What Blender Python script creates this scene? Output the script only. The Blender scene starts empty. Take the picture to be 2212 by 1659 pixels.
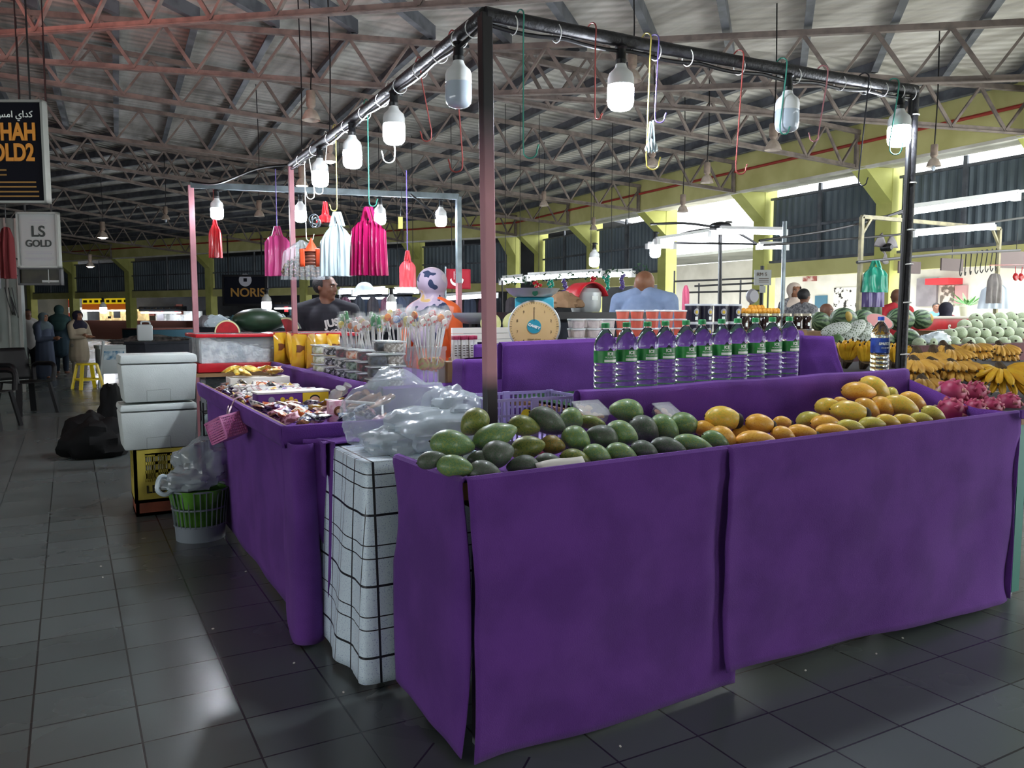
import bpy, bmesh, math, random
from mathutils import Vector as V, Matrix as MX, Euler, noise as NZ
R = random.Random(7)
sc = bpy.context.scene
col = sc.collection
pi = math.pi
# ---------------------------------------------------------------- camera
H, F, CX, CY = 1.3, 1737., 1106., 829.5
yaw = math.radians(28.83); pitch = math.atan(149.5 / F)
fw = V((math.sin(yaw) * math.cos(pitch), math.cos(yaw) * math.cos(pitch), -math.sin(pitch)))
rt = V((math.cos(yaw), -math.sin(yaw), 0)); up = rt.cross(fw)
EYE = V((0, 0, H))
cd = bpy.data.cameras.new('camera'); cam = bpy.data.objects.new('camera', cd); col.objects.link(cam)
cd.sensor_width = 36; cd.lens = F / 2212 * 36; cd.clip_start = .05; cd.clip_end = 300
cam.matrix_world = MX.Translation(EYE) @ MX((rt, up, -fw)).transposed().to_4x4()
sc.camera = cam
def ray(x, y): return fw + rt * ((x - CX) / F) + up * ((CY - y) / F)
def aZ(x, y, z):
    d = ray(x, y); return EYE + d * ((z - H) / d.z)
def aY(x, y, Y):
    d = ray(x, y); return EYE + d * (Y / d.y)
def aX(x, y, X):
    d = ray(x, y); return EYE + d * (X / d.x)
def aD(x, y, t): return EYE + ray(x, y) * t
def dep(p): return (V(p) - EYE).dot(fw)
# ---------------------------------------------------------------- materials
def lin(c):
    if isinstance(c, str): c = [int(c[i:i + 2], 16) / 255 for i in (0, 2, 4)]
    return tuple(((v / 12.92) if v <= .04045 else ((v + .055) / 1.055) ** 2.4) for v in c[:3]) + (1,)
MATS = {}
def mat(name, c='808080', rough=.5, metal=0., c2=None, scale=8., bump=0., bscale=60., emit=0., trans=0., alpha=1., ior=1.45, sheen=0., coat=0., sss=0., spec=.5, contrast=(.4, .62), detail=3., ecol=None, coord='Object'):
    if name in MATS: return MATS[name]
    m = bpy.data.materials.new(name); m.use_nodes = True; MATS[name] = m
    n = m.node_tree.nodes; l = m.node_tree.links; b = n['Principled BSDF']
    b.inputs['Base Color'].default_value = lin(c); b.inputs['Roughness'].default_value = rough
    b.inputs['Metallic'].default_value = metal; b.inputs['IOR'].default_value = ior
    b.inputs['Specular IOR Level'].default_value = spec
    if trans: b.inputs['Transmission Weight'].default_value = trans
    if alpha < 1: b.inputs['Alpha'].default_value = alpha
    if sheen:
        b.inputs['Sheen Weight'].default_value = sheen; b.inputs['Sheen Roughness'].default_value = .6
    if coat: b.inputs['Coat Weight'].default_value = coat
    if sss:
        b.inputs['Subsurface Weight'].default_value = sss; b.inputs['Subsurface Radius'].default_value = (.02, .01, .006)
    if emit:
        b.inputs['Emission Color'].default_value = lin(ecol or c); b.inputs['Emission Strength'].default_value = emit
    if c2 or bump:
        tc = n.new('ShaderNodeTexCoord')
    if c2:
        t = n.new('ShaderNodeTexNoise'); t.inputs['Scale'].default_value = scale; t.inputs['Detail'].default_value = detail
        l.new(tc.outputs[coord], t.inputs['Vector'])
        r = n.new('ShaderNodeValToRGB'); r.color_ramp.elements[0].position = contrast[0]; r.color_ramp.elements[1].position = contrast[1]
        r.color_ramp.elements[0].color = lin(c); r.color_ramp.elements[1].color = lin(c2)
        l.new(t.outputs['Fac'], r.inputs['Fac']); l.new(r.outputs['Color'], b.inputs['Base Color'])
    if bump:
        t2 = n.new('ShaderNodeTexNoise'); t2.inputs['Scale'].default_value = bscale; t2.inputs['Detail'].default_value = 2
        l.new(tc.outputs[coord], t2.inputs['Vector'])
        bp = n.new('ShaderNodeBump'); bp.inputs['Strength'].default_value = bump; bp.inputs['Distance'].default_value = .01
        l.new(t2.outputs['Fac'], bp.inputs['Height']); l.new(bp.outputs['Normal'], b.inputs['Normal'])
    return m
def nodes(m):
    return m.node_tree.nodes, m.node_tree.links, m.node_tree.nodes['Principled BSDF']
# ---------------------------------------------------------------- mesh builder
class MB:
    def __init__(s): s.v = []; s.f = []; s.mi = []; s.cur = 0; s.X = None
    def add(s, vs, fs):
        b = len(s.v)
        if s.X is not None: vs = [s.X @ V(v) for v in vs]
        s.v += [tuple(v) for v in vs]; s.f += [tuple(b + i for i in f) for f in fs]; s.mi += [s.cur] * len(fs); return s
    def box(s, c, d, rz=0, M=None):
        x, y, z = d[0] / 2, d[1] / 2, d[2] / 2
        vs = [V((i * x, j * y, k * z)) for i in (-1, 1) for j in (-1, 1) for k in (-1, 1)]
        T = MX.Translation(V(c)) @ (M if M is not None else MX.Rotation(rz, 4, 'Z'))
        return s.add([T @ v for v in vs], [(0, 1, 3, 2), (4, 6, 7, 5), (0, 4, 5, 1), (2, 3, 7, 6), (0, 2, 6, 4), (1, 5, 7, 3)])
    def bar(s, a, b, w, h=None, upv=(0, 0, 1)):
        a, b = V(a), V(b); h = h or w; d = (b - a); L = d.length
        if L < 1e-6: return s
        d /= L; u = V(upv)
        if abs(d.dot(u)) > .98: u = V((1, 0, 0))
        r = d.cross(u).normalized(); u = r.cross(d)
        M = MX((r, d, u)).transposed().to_4x4()
        return s.box((a + b) / 2, (w, L, h), M=M)
    def tube(s, pts, r, n=8, cap=True, close=False):
        pts = [V(p) for p in pts]; N = len(pts); rs = r if isinstance(r, (list, tuple)) else [r] * N
        ring = []; prev = None; vs = []; fs = []
        for i, p in enumerate(pts):
            a = pts[(i - 1) % N] if (i or close) else p; b = pts[(i + 1) % N] if (i < N - 1 or close) else p
            t = (b - a).normalized()
            if prev is None:
                u = V((0, 0, 1)) if abs(t.z) < .9 else V((1, 0, 0)); u = (u - t * u.dot(t)).normalized()
            else:
                u = prev - t * prev.dot(t); u = u.normalized() if u.length > 1e-6 else t.orthogonal().normalized()
            prev = u; w = t.cross(u)
            for k in range(n):
                an = 2 * pi * k / n; vs.append(p + (u * math.cos(an) + w * math.sin(an)) * rs[i])
        M = N if close else N - 1
        for i in range(M):
            j = (i + 1) % N
            for k in range(n):
                k2 = (k + 1) % n; fs.append((i * n + k, i * n + k2, j * n + k2, j * n + k))
        if cap and not close: fs.append(tuple(range(n - 1, -1, -1))); fs.append(tuple((N - 1) * n + k for k in range(n)))
        return s.add(vs, fs)
    def lathe(s, prof, n=24, c=(0, 0, 0), M=None, sx=1, sy=1, cap=True):
        vs = []; fs = []; T = MX.Translation(V(c)) @ (M if M is not None else MX())
        for (r, z) in prof:
            for k in range(n):
                a = 2 * pi * k / n; vs.append(T @ V((r * math.cos(a) * sx, r * math.sin(a) * sy, z)))
        for i in range(len(prof) - 1):
            for k in range(n):
                k2 = (k + 1) % n; fs.append((i * n + k, i * n + k2, (i + 1) * n + k2, (i + 1) * n + k))
        if cap:
            if prof[0][0] > 1e-5: fs.append(tuple(range(n - 1, -1, -1)))
            if prof[-1][0] > 1e-5: fs.append(tuple((len(prof) - 1) * n + k for k in range(n)))
        return s.add(vs, fs)
    def ell(s, c, r, n=16, m=10, M=None, fn=None):
        r = (r, r, r) if not isinstance(r, (tuple, list)) else r
        T = MX.Translation(V(c)) @ (M if M is not None else MX()); vs = []; fs = []
        for i in range(m + 1):
            th = pi * i / m
            for k in range(n):
                a = 2 * pi * k / n; p = V((math.sin(th) * math.cos(a), math.sin(th) * math.sin(a), -math.cos(th)))
                q = V((p.x * r[0], p.y * r[1], p.z * r[2]))
                if fn: q = fn(p, q)
                vs.append(T @ q)
        for i in range(m):
            for k in range(n):
                k2 = (k + 1) % n; fs.append((i * n + k, i * n + k2, (i + 1) * n + k2, (i + 1) * n + k))
        return s.add(vs, fs)
    def grid(s, fn, nu, nv):
        vs = [fn(i / nu, j / nv) for j in range(nv + 1) for i in range(nu + 1)]
        fs = [(j * (nu + 1) + i, j * (nu + 1) + i + 1, (j + 1) * (nu + 1) + i + 1, (j + 1) * (nu + 1) + i) for j in range(nv) for i in range(nu)]
        return s.add(vs, fs)
    def prism(s, poly, z0, z1, M=None):
        n = len(poly); T = M if M is not None else MX()
        vs = [T @ V((p[0], p[1], z)) for z in (z0, z1) for p in poly]
        fs = [tuple(range(n - 1, -1, -1)), tuple(range(n, 2 * n))] + [(i, (i + 1) % n, n + (i + 1) % n, n + i) for i in range(n)]
        return s.add(vs, fs)
    def build(s, name, m, parent=None, smooth=True, loc=None, weld=False, bevel=0, ang=35, solid=0, sub=0):
        me = bpy.data.meshes.new(name)
        o = V(loc) if loc is not None else V((0, 0, 0))
        me.from_pydata([tuple(V(v) - o) for v in s.v] if loc is not None else s.v, [], s.f)
        for mm in (m if isinstance(m, (list, tuple)) else [m]): me.materials.append(mm)
        me.polygons.foreach_set('material_index', s.mi)
        bm = bmesh.new(); bm.from_mesh(me)
        bmesh.ops.remove_doubles(bm, verts=bm.verts, dist=1e-5)
        bmesh.ops.recalc_face_normals(bm, faces=bm.faces)
        if bevel: bmesh.ops.bevel(bm, geom=[e for e in bm.edges if len(e.link_faces) == 2 and e.calc_face_angle(0) > .6], offset=bevel, segments=2, affect='EDGES', profile=.5)
        bm.to_mesh(me); bm.free()
        if smooth:
            me.polygons.foreach_set('use_smooth', [True] * len(me.polygons))
            try: me.set_sharp_from_angle(angle=math.radians(ang))
            except Exception: pass
        ob = bpy.data.objects.new(name, me); col.objects.link(ob)
        if loc is not None: ob.location = o
        if parent is not None: ob.parent = parent
        if solid:
            k = ob.modifiers.new('solid', 'SOLIDIFY'); k.thickness = solid; k.offset = 0
        if sub:
            k = ob.modifiers.new('sub', 'SUBSURF'); k.levels = sub; k.render_levels = sub
        return ob
def tag(o, label, cat, group=None, kind=None):
    o['label'] = label; o['category'] = cat
    if group: o['group'] = group
    if kind: o['kind'] = kind
    return o
def thing(name, label, cat, loc=(0, 0, 0), rz=0, group=None, rot=None):
    o = bpy.data.objects.new(name, None); col.objects.link(o); o.empty_display_size = .05
    o.location = loc; o.rotation_euler = rot if rot is not None else (0, 0, rz)
    return tag(o, label, cat, group)
def struct(o):
    o['kind'] = 'structure'; return o
def dup(root, loc=None, rz=None, label=None, group=None, rot=None, scale=None):
    r = root.copy(); col.objects.link(r)
    if loc is not None: r.location = loc
    if rz is not None: r.rotation_euler = (0, 0, rz)
    if rot is not None: r.rotation_euler = rot
    if scale is not None: r.scale = (scale,) * 3 if not isinstance(scale, (tuple, list)) else scale
    if label: r['label'] = label
    if group: r['group'] = group
    for ch in list(root.children):
        c = ch.copy(); col.objects.link(c); c.parent = r
        for g in list(ch.children):
            d = g.copy(); col.objects.link(d); d.parent = c
    return r
def text(parent, s, size, M, m, name='lettering', depth=.002, align='CENTER', bold=0.):
    cu = bpy.data.curves.new(name, 'FONT'); cu.body = s; cu.size = size; cu.extrude = depth; cu.align_x = align; cu.align_y = 'CENTER'; cu.offset = bold
    o = bpy.data.objects.new(name, cu); o.data.materials.append(m); col.objects.link(o)
    dg = bpy.context.evaluated_depsgraph_get(); me = bpy.data.meshes.new_from_object(o.evaluated_get(dg))
    bpy.data.objects.remove(o); o = bpy.data.objects.new(name, me); col.objects.link(o)
    if not me.materials: me.materials.append(m)
    o.parent = parent; o.matrix_local = M; return o
def frameM(o, x, y):      # matrix with local x along x, local y along y (for text / flat things)
    x = V(x).normalized(); y = V(y); y = (y - x * y.dot(x)).normalized(); z = x.cross(y)
    return MX.Translation(V(o)) @ MX((x, y, z)).transposed().to_4x4()
def bez(pts, n=6):        # catmull-rom
    pts = [V(p) for p in pts]; P = [pts[0] * 2 - pts[1]] + pts + [pts[-1] * 2 - pts[-2]]; out = []
    for i in range(1, len(P) - 2):
        for k in range(n):
            t = k / n; a, b, c, d = P[i - 1:i + 3]
            out.append(.5 * (2 * b + (c - a) * t + (2 * a - 5 * b + 4 * c - d) * t * t + (3 * b - a - 3 * c + d) * t ** 3))
    return out + [pts[-1]]
def nz(x, y=0., z=0.): return NZ.noise(V((x, y, z)))
# ================================================================ hall shell
A0, A1 = V((12.15, 6.7)), V((12.95, 23.2))           # fascia line of the right wall
C1 = A1 + (V((.2, 44.2)) - A1).normalized() * 29.5; B1 = A0 + V((-.729, -.685)) * 17
def perp(a, b):                                        # inward normal (left of a->b going away)
    d = (b - a).normalized(); return V((-d.y, d.x))
nA = perp(A0, A1); nC = perp(A1, C1); nB = perp(B1, A0)
def sA(p): return (p - A0).dot(nA)
def sC(p): return (p - A1).dot(nC)
def sB(p): return (p - A0).dot(nB)
def roof(p):
    p = V((p[0], p[1])); return 4.72 + .055 * max(-1.5, min(sA(p), sB(p), sC(p)))
yel = mat('yellow_wall_paint', 'd2ce8c', .75, c2='bdb976', scale=1.2, bump=.15, bscale=30)
yel2 = mat('lime_column_paint', 'c6c878', .7, c2='b2b464', scale=1.5, bump=.1, bscale=30)
white_p = mat('white_soffit_paint', 'e6e4da', .8, c2='c9c6b9', scale=2)
steel = mat('truss_steel', '857a73', .65, c2='6b625d', scale=6, metal=.1)
steel_l = mat('purlin_steel', '6a6e75', .5, metal=.2, c2='50545b', scale=4)
red_pipe_m = mat('red_pipe_paint', 'a3392c', .5)
shut = mat('dark_corrugated_sheet', '66727a', .55, metal=.1, c2='525e66', scale=.8)
def corr(m, axis, freq, strength, dist=.03):
    n, l, b = nodes(m); tc = n.new('ShaderNodeTexCoord'); mp = n.new('ShaderNodeMapping')
    mp.inputs['Rotation'].default_value = (0, 0, axis)
    w = n.new('ShaderNodeTexWave'); w.inputs['Scale'].default_value = freq; w.bands_direction = 'X'; w.inputs['Distortion'].default_value = .15; w.inputs['Detail'].default_value = 0
    bp = n.new('ShaderNodeBump'); bp.inputs['Strength'].default_value = strength; bp.inputs['Distance'].default_value = dist
    l.new(tc.outputs['Object'], mp.inputs['Vector']); l.new(mp.outputs['Vector'], w.inputs['Vector']); l.new(w.outputs['Fac'], bp.inputs['Height']); l.new(bp.outputs['Normal'], b.inputs['Normal'])
def dirt(m, c1, c2, axis, sx):      # streaky sheets
    n, l, b = nodes(m); tc = n.new('ShaderNodeTexCoord'); mp = n.new('ShaderNodeMapping'); mp.inputs['Rotation'].default_value = (0, 0, axis); mp.inputs['Scale'].default_value = (sx, .35, 1)
    t = n.new('ShaderNodeTexNoise'); t.inputs['Scale'].default_value = 1.5; t.inputs['Detail'].default_value = 5
    r = n.new('ShaderNodeValToRGB'); r.color_ramp.elements[0].position = .32; r.color_ramp.elements[1].position = .62; r.color_ramp.elements[0].color = lin(c1); r.color_ramp.elements[1].color = lin(c2)
    l.new(tc.outputs['Object'], mp.inputs['Vector']); l.new(mp.outputs['Vector'], t.inputs['Vector']); l.new(t.outputs['Fac'], r.inputs['Fac']); l.new(r.outputs['Color'], b.inputs['Base Color'])
roofm = {}
for k, nrm in (('A', nA), ('B', nB), ('C', nC)):
    m = mat('galvanised_roof_sheet_' + k, '8c887f', .55, metal=.15)
    wall_dir = math.atan2(nrm.x, -nrm.y)
    corr(m, -wall_dir, 1.6, .55, .05); dirt(m, 'a39e95', 'd6d2c9', -wall_dir, 2.5); roofm[k] = m
# roof sheets + purlins, clipped sector by sector
def clip(poly, f):
    out = []
    for i in range(len(poly)):
        a, b = poly[i], poly[(i + 1) % len(poly)]; fa, fb = f(a), f(b)
        if fa >= 0: out.append(a)
        if (fa >= 0) != (fb >= 0): out.append(a.lerp(b, fa / (fa - fb)))
    return out
big = [V((-40, -30)), V((40, -30)), V((40, 75)), V((-40, 75))]
secs = {'A': (sA, (sB, sC), nA), 'B': (sB, (sA, sC), nB), 'C': (sC, (sA, sB), nC)}
def segclip(a, b, fs):
    t0, t1 = 0., 1.
    for f in fs:
        fa, fb = f(a), f(b)
        if fa < 0 and fb < 0: return None
        if fa < 0: t0 = max(t0, fa / (fa - fb))
        elif fb < 0: t1 = min(t1, fa / (fa - fb))
    return (a.lerp(b, t0), a.lerp(b, t1)) if t1 - t0 > 1e-4 else None
lim = [lambda p: p.x + 14.5, lambda p: p.y + 9, lambda p: 52 - p.y]
for k, (s0, oth, nrm) in secs.items():
    fs = [lambda p, o=o: o(p) - s0(p) for o in oth] + [lambda p: s0(p) + 1.3] + lim
    poly = big
    for f in fs: poly = clip(poly, f)
    b = MB(); b.add([(p.x, p.y, roof(p)) for p in poly] + [(p.x, p.y, roof(p) + .05) for p in poly],
                    [tuple(range(len(poly))), tuple(range(2 * len(poly) - 1, len(poly) - 1, -1))] + [(i, (i + 1) % len(poly), len(poly) + (i + 1) % len(poly), len(poly) + i) for i in range(len(poly))])
    r = struct(b.build({'A': 'ceiling_right', 'B': 'ceiling_near', 'C': 'ceiling_back'}[k], roofm[k], smooth=False))
    pb = MB(); d = V((nrm.y, -nrm.x))
    base = {'A': A0, 'B': A0, 'C': A1}[k]
    sv = .25
    while sv < 26:
        q = base + nrm * sv
        seg = segclip(q - d * 60, q + d * 60, fs)
        if seg:
            a3 = V((seg[0].x, seg[0].y, roof(seg[0]) - .085)); b3 = V((seg[1].x, seg[1].y, roof(seg[1]) - .085))
            pb.bar(a3, b3, .02, .17); off = V((nrm.x, nrm.y, .055)) * .04
            pb.bar(a3 + off - V((0, 0, .08)), b3 + off - V((0, 0, .08)), .085, .012)
        sv += .95
    pb.build('purlins', steel_l, r, smooth=False)
# trusses ------------------------------------------------------------------
def truss(p0, p1, lw=.5, nolow=False):
    L = (p1 - p0).length; d = (p1 - p0) / L; n = max(2, int(round(L / .8)))
    T = lambda t, o: V((p0.x + d.x * t, p0.y + d.y * t, roof(p0 + d * t) - o))
    root = struct(MB().bar(T(0, .235), T(L, .235), .07, .07).build('roof_truss', steel, smooth=False))
    lo = MB(); k = 0
    lo.bar(T(0, .86), T(L, .86), .075, .012).bar(T(0, .83), T(L, .83), .014, .075)
    lo.build('bottom_chord', steel, root, smooth=False)
    w = MB()
    for i in range(n):
        a, m, c = L * i / n, L * (i + .5) / n, L * (i + 1) / n
        w.bar(T(a, .25), T(m, .83), .045, .03); w.bar(T(m, .83), T(c, .25), .03, .045)
    w.bar(T(.06, .25), T(.06, .86), .06, .06)
    w.build('web', steel, root, smooth=False)
    return root
dA = (A1 - A0).normalized(); dC = (C1 - A1).normalized(); dB = (B1 - A0).normalized()
LA = (A1 - A0).length
for t in (3.0, 6.15, 9.6, 13.1):
    p = A0 + dA * t
    seg = segclip(p, p + nA * 30, [lambda q: sB(q) - sA(q), lambda q: sC(q) - sA(q)] + lim)
    truss(*seg)
for t in (4.6, 10.2, 15.75, 21.3, 25.75):
    p = A1 + dC * t
    seg = segclip(p, p + nC * 26, [lambda q: sB(q) - sC(q), lambda q: sA(q) - sC(q)] + lim)
    truss(*seg)
for t in (2.9, 6.1, 9.4, 12.6):
    p = A0 + dB * t
    seg = segclip(p, p + nB * 26, [lambda q: sA(q) - sB(q), lambda q: sC(q) - sB(q)] + lim)
    truss(*seg)
for a, n2 in ((A0, (nA + nB).normalized()), (A1, (nA + nC).normalized())):
    seg = segclip(a, a + n2 * 24, lim); truss(*seg)
# walls ---------------------------------------------------------------------
OUT = .75
def wallrun(nm, a, b, ts, openbays=(), noshut=(), d_in=None):
    d = (b - a).normalized(); n = V((-d.y, d.x)); 
    if d_in is not None and n.dot(d_in) < 0: n = -n
    L = (b - a).length
    P = lambda t, s, z: V((a.x + d.x * t + n.x * s, a.y + d.y * t + n.y * s, z))
    f = MB(); f.add([P(0, 0, 3.88), P(L, 0, 3.88), P(L, 0, 4.7), P(0, 0, 4.7), P(0, -.12, 3.88), P(L, -.12, 3.88), P(L, -.12, 4.7), P(0, -.12, 4.7)],
                    [(0, 1, 2, 3), (7, 6, 5, 4), (0, 4, 5, 1), (3, 2, 6, 7), (0, 3, 7, 4), (1, 5, 6, 2)])
    root = struct(f.build('wall_' + nm, yel, smooth=False))
    s = MB(); s.bar(P(0, -OUT / 2 - .05, 3.95), P(L, -OUT / 2 - .05, 3.95), OUT - .1, .1); s.bar(P(0, -.04, 3.865), P(L, -.04, 3.865), .1, .05)
    s.build('soffit', white_p, root, smooth=False)
    pp = MB(); pp.tube([P(0, .05, 4.29), P(L, .05, 4.29)], .028, 8); pp.build('red_pipe', red_pipe_m, root)
    bd = MB(); frm = MB(); sh = MB()
    T = sorted(ts)
    for t in T:
        c = MB(); c.box(P(t, -OUT - .1, 2.0), (.34, .34, 4.0), rz=math.atan2(d.y, d.x))
        w = .16
        pr = [P(t - w, -OUT + .07, 3.9), P(t + w, -OUT + .07, 3.9), P(t - w, .02, 3.87), P(t + w, .02, 3.87), P(t - w, -OUT + .07, 3.3), P(t + w, -OUT + .07, 3.3)]
        c.add(pr, [(0, 2, 3, 1), (0, 1, 5, 4), (2, 4, 5, 3), (0, 4, 2), (1, 3, 5)])
        struct(c.build('wall_column', yel2, smooth=False))
    for i in range(len(T) - 1):
        t0, t1 = T[i] + .17, T[i + 1] - .17
        if i in openbays: continue
        bd.bar(P(t0, -OUT - .1, 2.24), P(t1, -OUT - .1, 2.24), .14, .3)
        if i in noshut: continue
        q0, q1 = t0 + .05, t1 - .05; nn = int((q1 - q0) / .16) * 4
        pts = []
        for k in range(nn + 1):
            u = q0 + (q1 - q0) * k / nn; pts.append((u, -OUT - .1 + (.018 if k % 4 in (1, 2) else -.018)))
        vs = [P(u, s_, z) for z in (2.39, 3.76) for (u, s_) in pts]; m_ = len(pts)
        sh.add(vs, [(k, k + 1, m_ + k + 1, m_ + k) for k in range(m_ - 1)])
        for z in (2.42, 3.1, 3.74): frm.bar(P(q0, -OUT - .05, z), P(q1, -OUT - .05, z), .04, .05)
        frm.bar(P((q0 + q1) / 2, -OUT - .03, 2.4), P((q0 + q1) / 2, -OUT - .03, 3.9), .07, .05)
    bd.build('lower_band', yel, root, smooth=False); sh.build('corrugated_shutter', shut, root, smooth=False); frm.build('shutter_frame', steel_l, root, smooth=False)
    return P
PA = wallrun('right', A0, A1, (0.05, 3.0, 6.15, 9.6, 13.1, LA - .1), openbays=(2,), d_in=nA)
PC = wallrun('back', A1, C1, (.6, 4.6, 10.2, 15.75, 21.3, 25.75, 29.4), d_in=nC)
PB = wallrun('near', A0, B1, (3.2, 6.6, 10., 13.4, 16.9), d_in=nB)
# plain shell where the photograph does not look
plain = mat('plain_plaster', '7d7f78', .85, c2='6c6e68', scale=1)
def slab(nm, a, b, z0, z1, th=.15):
    o = MB().bar(V((a[0], a[1], (z0 + z1) / 2)), V((b[0], b[1], (z0 + z1) / 2)), th, z1 - z0).build('wall_' + nm, plain, smooth=False); return struct(o)
slab('left', (-14.3, -9), (-14.3, 52), 2.0, 6.2); slab('left_lower', (-14.3, 9), (-14.3, 52), 0, 2.0); slab('rear', (-14.3, -8.9), (2, -8.9), 0, 6.2); slab('far', (-14.3, 51), (0, 51), 0, 6.2)
slab('rear_corner', (2, -9), (B1.x, B1.y), 0, 6.2); slab('far_corner', (0, 51), (C1.x, C1.y), 0, 6.2)
# floor -----------------------------------------------------------------------
fl = bpy.data.materials.new('dark_glazed_floor_tiles'); fl.use_nodes = True
n, l, b = nodes(fl)
tc = n.new('ShaderNodeTexCoord')
def brick(rot, loc, sx, sy):
    mp = n.new('ShaderNodeMapping'); mp.inputs['Rotation'].default_value = (0, 0, rot); mp.inputs['Location'].default_value = loc
    br = n.new('ShaderNodeTexBrick'); br.offset = 0; br.inputs['Scale'].default_value = 1; br.inputs['Mortar Size'].default_value = .0035; br.inputs['Mortar Smooth'].default_value = .1
    br.inputs['Brick Width'].default_value = sx; br.inputs['Row Height'].default_value = sy; br.inputs['Bias'].default_value = 0
    br.inputs['Color1'].default_value = lin('565e5d'); br.inputs['Color2'].default_value = lin('616968'); br.inputs['Mortar'].default_value = lin('2a2e2e')
    l.new(tc.outputs['Object'], mp.inputs['Vector']); l.new(mp.outputs['Vector'], br.inputs['Vector']); return br
k0 = aZ(781, 1582, 0); k1 = aZ(985, 1612, 0)
b1 = brick(0, (-k0.x, -k0.y, 0), .302, .262); b2 = brick(-math.atan2(dB.y, dB.x), (.1, .05, 0), .3, .3)
ed = (k1 - k0).normalized(); nn = V((ed.y, -ed.x, 0))
sx = n.new('ShaderNodeVectorMath'); sx.operation = 'DOT_PRODUCT'; sx.inputs[1].default_value = (nn.x, nn.y, 0); l.new(tc.outputs['Object'], sx.inputs[0])
gt = n.new('ShaderNodeMath'); gt.operation = 'GREATER_THAN'; gt.inputs[1].default_value = k0.dot(nn); l.new(sx.outputs['Value'], gt.inputs[0])
sx2 = n.new('ShaderNodeSeparateXYZ'); l.new(tc.outputs['Object'], sx2.inputs[0]); g2 = n.new('ShaderNodeMath'); g2.operation = 'GREATER_THAN'; g2.inputs[1].default_value = k0.x; l.new(sx2.outputs['X'], g2.inputs[0]); g3 = n.new('ShaderNodeMath'); g3.operation = 'MULTIPLY'; l.new(gt.outputs[0], g3.inputs[0]); l.new(g2.outputs[0], g3.inputs[1])
mx = n.new('ShaderNodeMix'); mx.data_type = 'RGBA'; l.new(g3.outputs[0], mx.inputs[0]); l.new(b1.outputs['Color'], mx.inputs[6]); l.new(b2.outputs['Color'], mx.inputs[7])
nt = n.new('ShaderNodeTexNoise'); nt.inputs['Scale'].default_value = 1.3; nt.inputs['Detail'].default_value = 4; l.new(tc.outputs['Object'], nt.inputs['Vector'])
mr = n.new('ShaderNodeMapRange'); mr.inputs['To Min'].default_value = .16; mr.inputs['To Max'].default_value = .36; l.new(nt.outputs['Fac'], mr.inputs['Value']); l.new(mr.outputs['Result'], b.inputs['Roughness'])
l.new(mx.outputs[2], b.inputs['Base Color'])
bp = n.new('ShaderNodeBump'); bp.inputs['Strength'].default_value = .12; bp.inputs['Distance'].default_value = .004; l.new(b1.outputs['Fac'], bp.inputs['Height']); bp.invert = True; l.new(bp.outputs['Normal'], b.inputs['Normal'])
floor = struct(MB().add([(-15, -10, 0), (3, -10, 0), (B1.x + 1, B1.y - 1, 0), (A0.x + 1.2, A0.y - .6, 0), (A1.x + 1, A1.y, 0), (A1.x + 6, A1.y + 6, 0), (C1.x + 6, C1.y + 6, 0), (-15, 53, 0)], [tuple(range(8))]).build('floor', fl, smooth=False))
# outside ---------------------------------------------------------------------
conc = mat('sunlit_concrete', 'cfcdc6', .8, c2='bdbab2', scale=.6)
oc = MB(); oc.box((26.5, 18, -.12), (26, 60, .1)); struct(oc.build('ground_outside', conc, smooth=False))
# light -----------------------------------------------------------------------
w = bpy.data.worlds.new('sky'); sc.world = w; w.use_nodes = True
wn, wl = w.node_tree.nodes, w.node_tree.links
bg = wn['Background']; bg.inputs['Strength'].default_value = 3.6; bg.inputs['Color'].default_value = (.93, .97, 1, 1)
def portal(P, t0, t1, z0, z1, s=-OUT - .3):
    a, c = P(t0, s, z0), P(t1, s, z1); d = (P(t1, s, z0) - a)
    L = bpy.data.lights.new('daylight_portal', 'AREA'); L.shape = 'RECTANGLE'; L.size = d.length; L.size_y = z1 - z0; L.cycles.is_portal = True
    o = bpy.data.objects.new('daylight_portal', L); col.objects.link(o); dn = d.normalized(); inw = P(t0, 0, z0) - P(t0, -1, z0)
    o.matrix_world = MX.Translation((a + c) / 2) @ MX((dn, (-inw).cross(dn), -inw)).transposed().to_4x4()
portal(PA, 0, LA, 0, 3.95); portal(PB, 0, 17, 0, 3.95)
for t0_, t1_ in ((9.7, 13.4),): struct(MB().bar(PB(t0_, -OUT - .1, 1.1), PB(t1_, -OUT - .1, 1.1), .1, 2.2).build('wall_near_lower', plain, smooth=False))  # unseen wall piece added to block daylight falling on the front cloth
portal(lambda t, s, z: V((-14.3 + s, t, z)), -9, 9, 0, 2.0, -.1)  # opening in the unseen left wall, added to brighten left-facing sides
sl_ = bpy.data.lights.new('sun', 'SUN'); sl_.energy = 5; sl_.angle = .02; so_ = bpy.data.objects.new('sun', sl_); col.objects.link(so_); so_.rotation_euler = V((-.35, -.45, .85)).to_track_quat('Z', 'Y').to_euler()
sc.view_settings.view_transform = 'Standard'; sc.view_settings.look = 'None'; sc.view_settings.exposure = .9; sc.view_settings.gamma = 1
sc.cycles.max_bounces = 10; sc.cycles.transparent_max_bounces = 16; sc.cycles.sample_clamp_indirect = 6; sc.cycles.use_denoising = True
# ================================================================ stall tables and cloths
felt = mat('purple_felt', '6a3c90', .95, c2='5e3482', scale=5, bump=.25, bscale=260, sheen=.1, spec=.1)
wood = mat('plywood', '8a6b48', .7, c2='765837', scale=4)
alu = mat('grey_metal_leg', '8b8f92', .4, metal=.7)
SL = .0125
def rimz(x, z): return z + SL * (x - .95)
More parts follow.
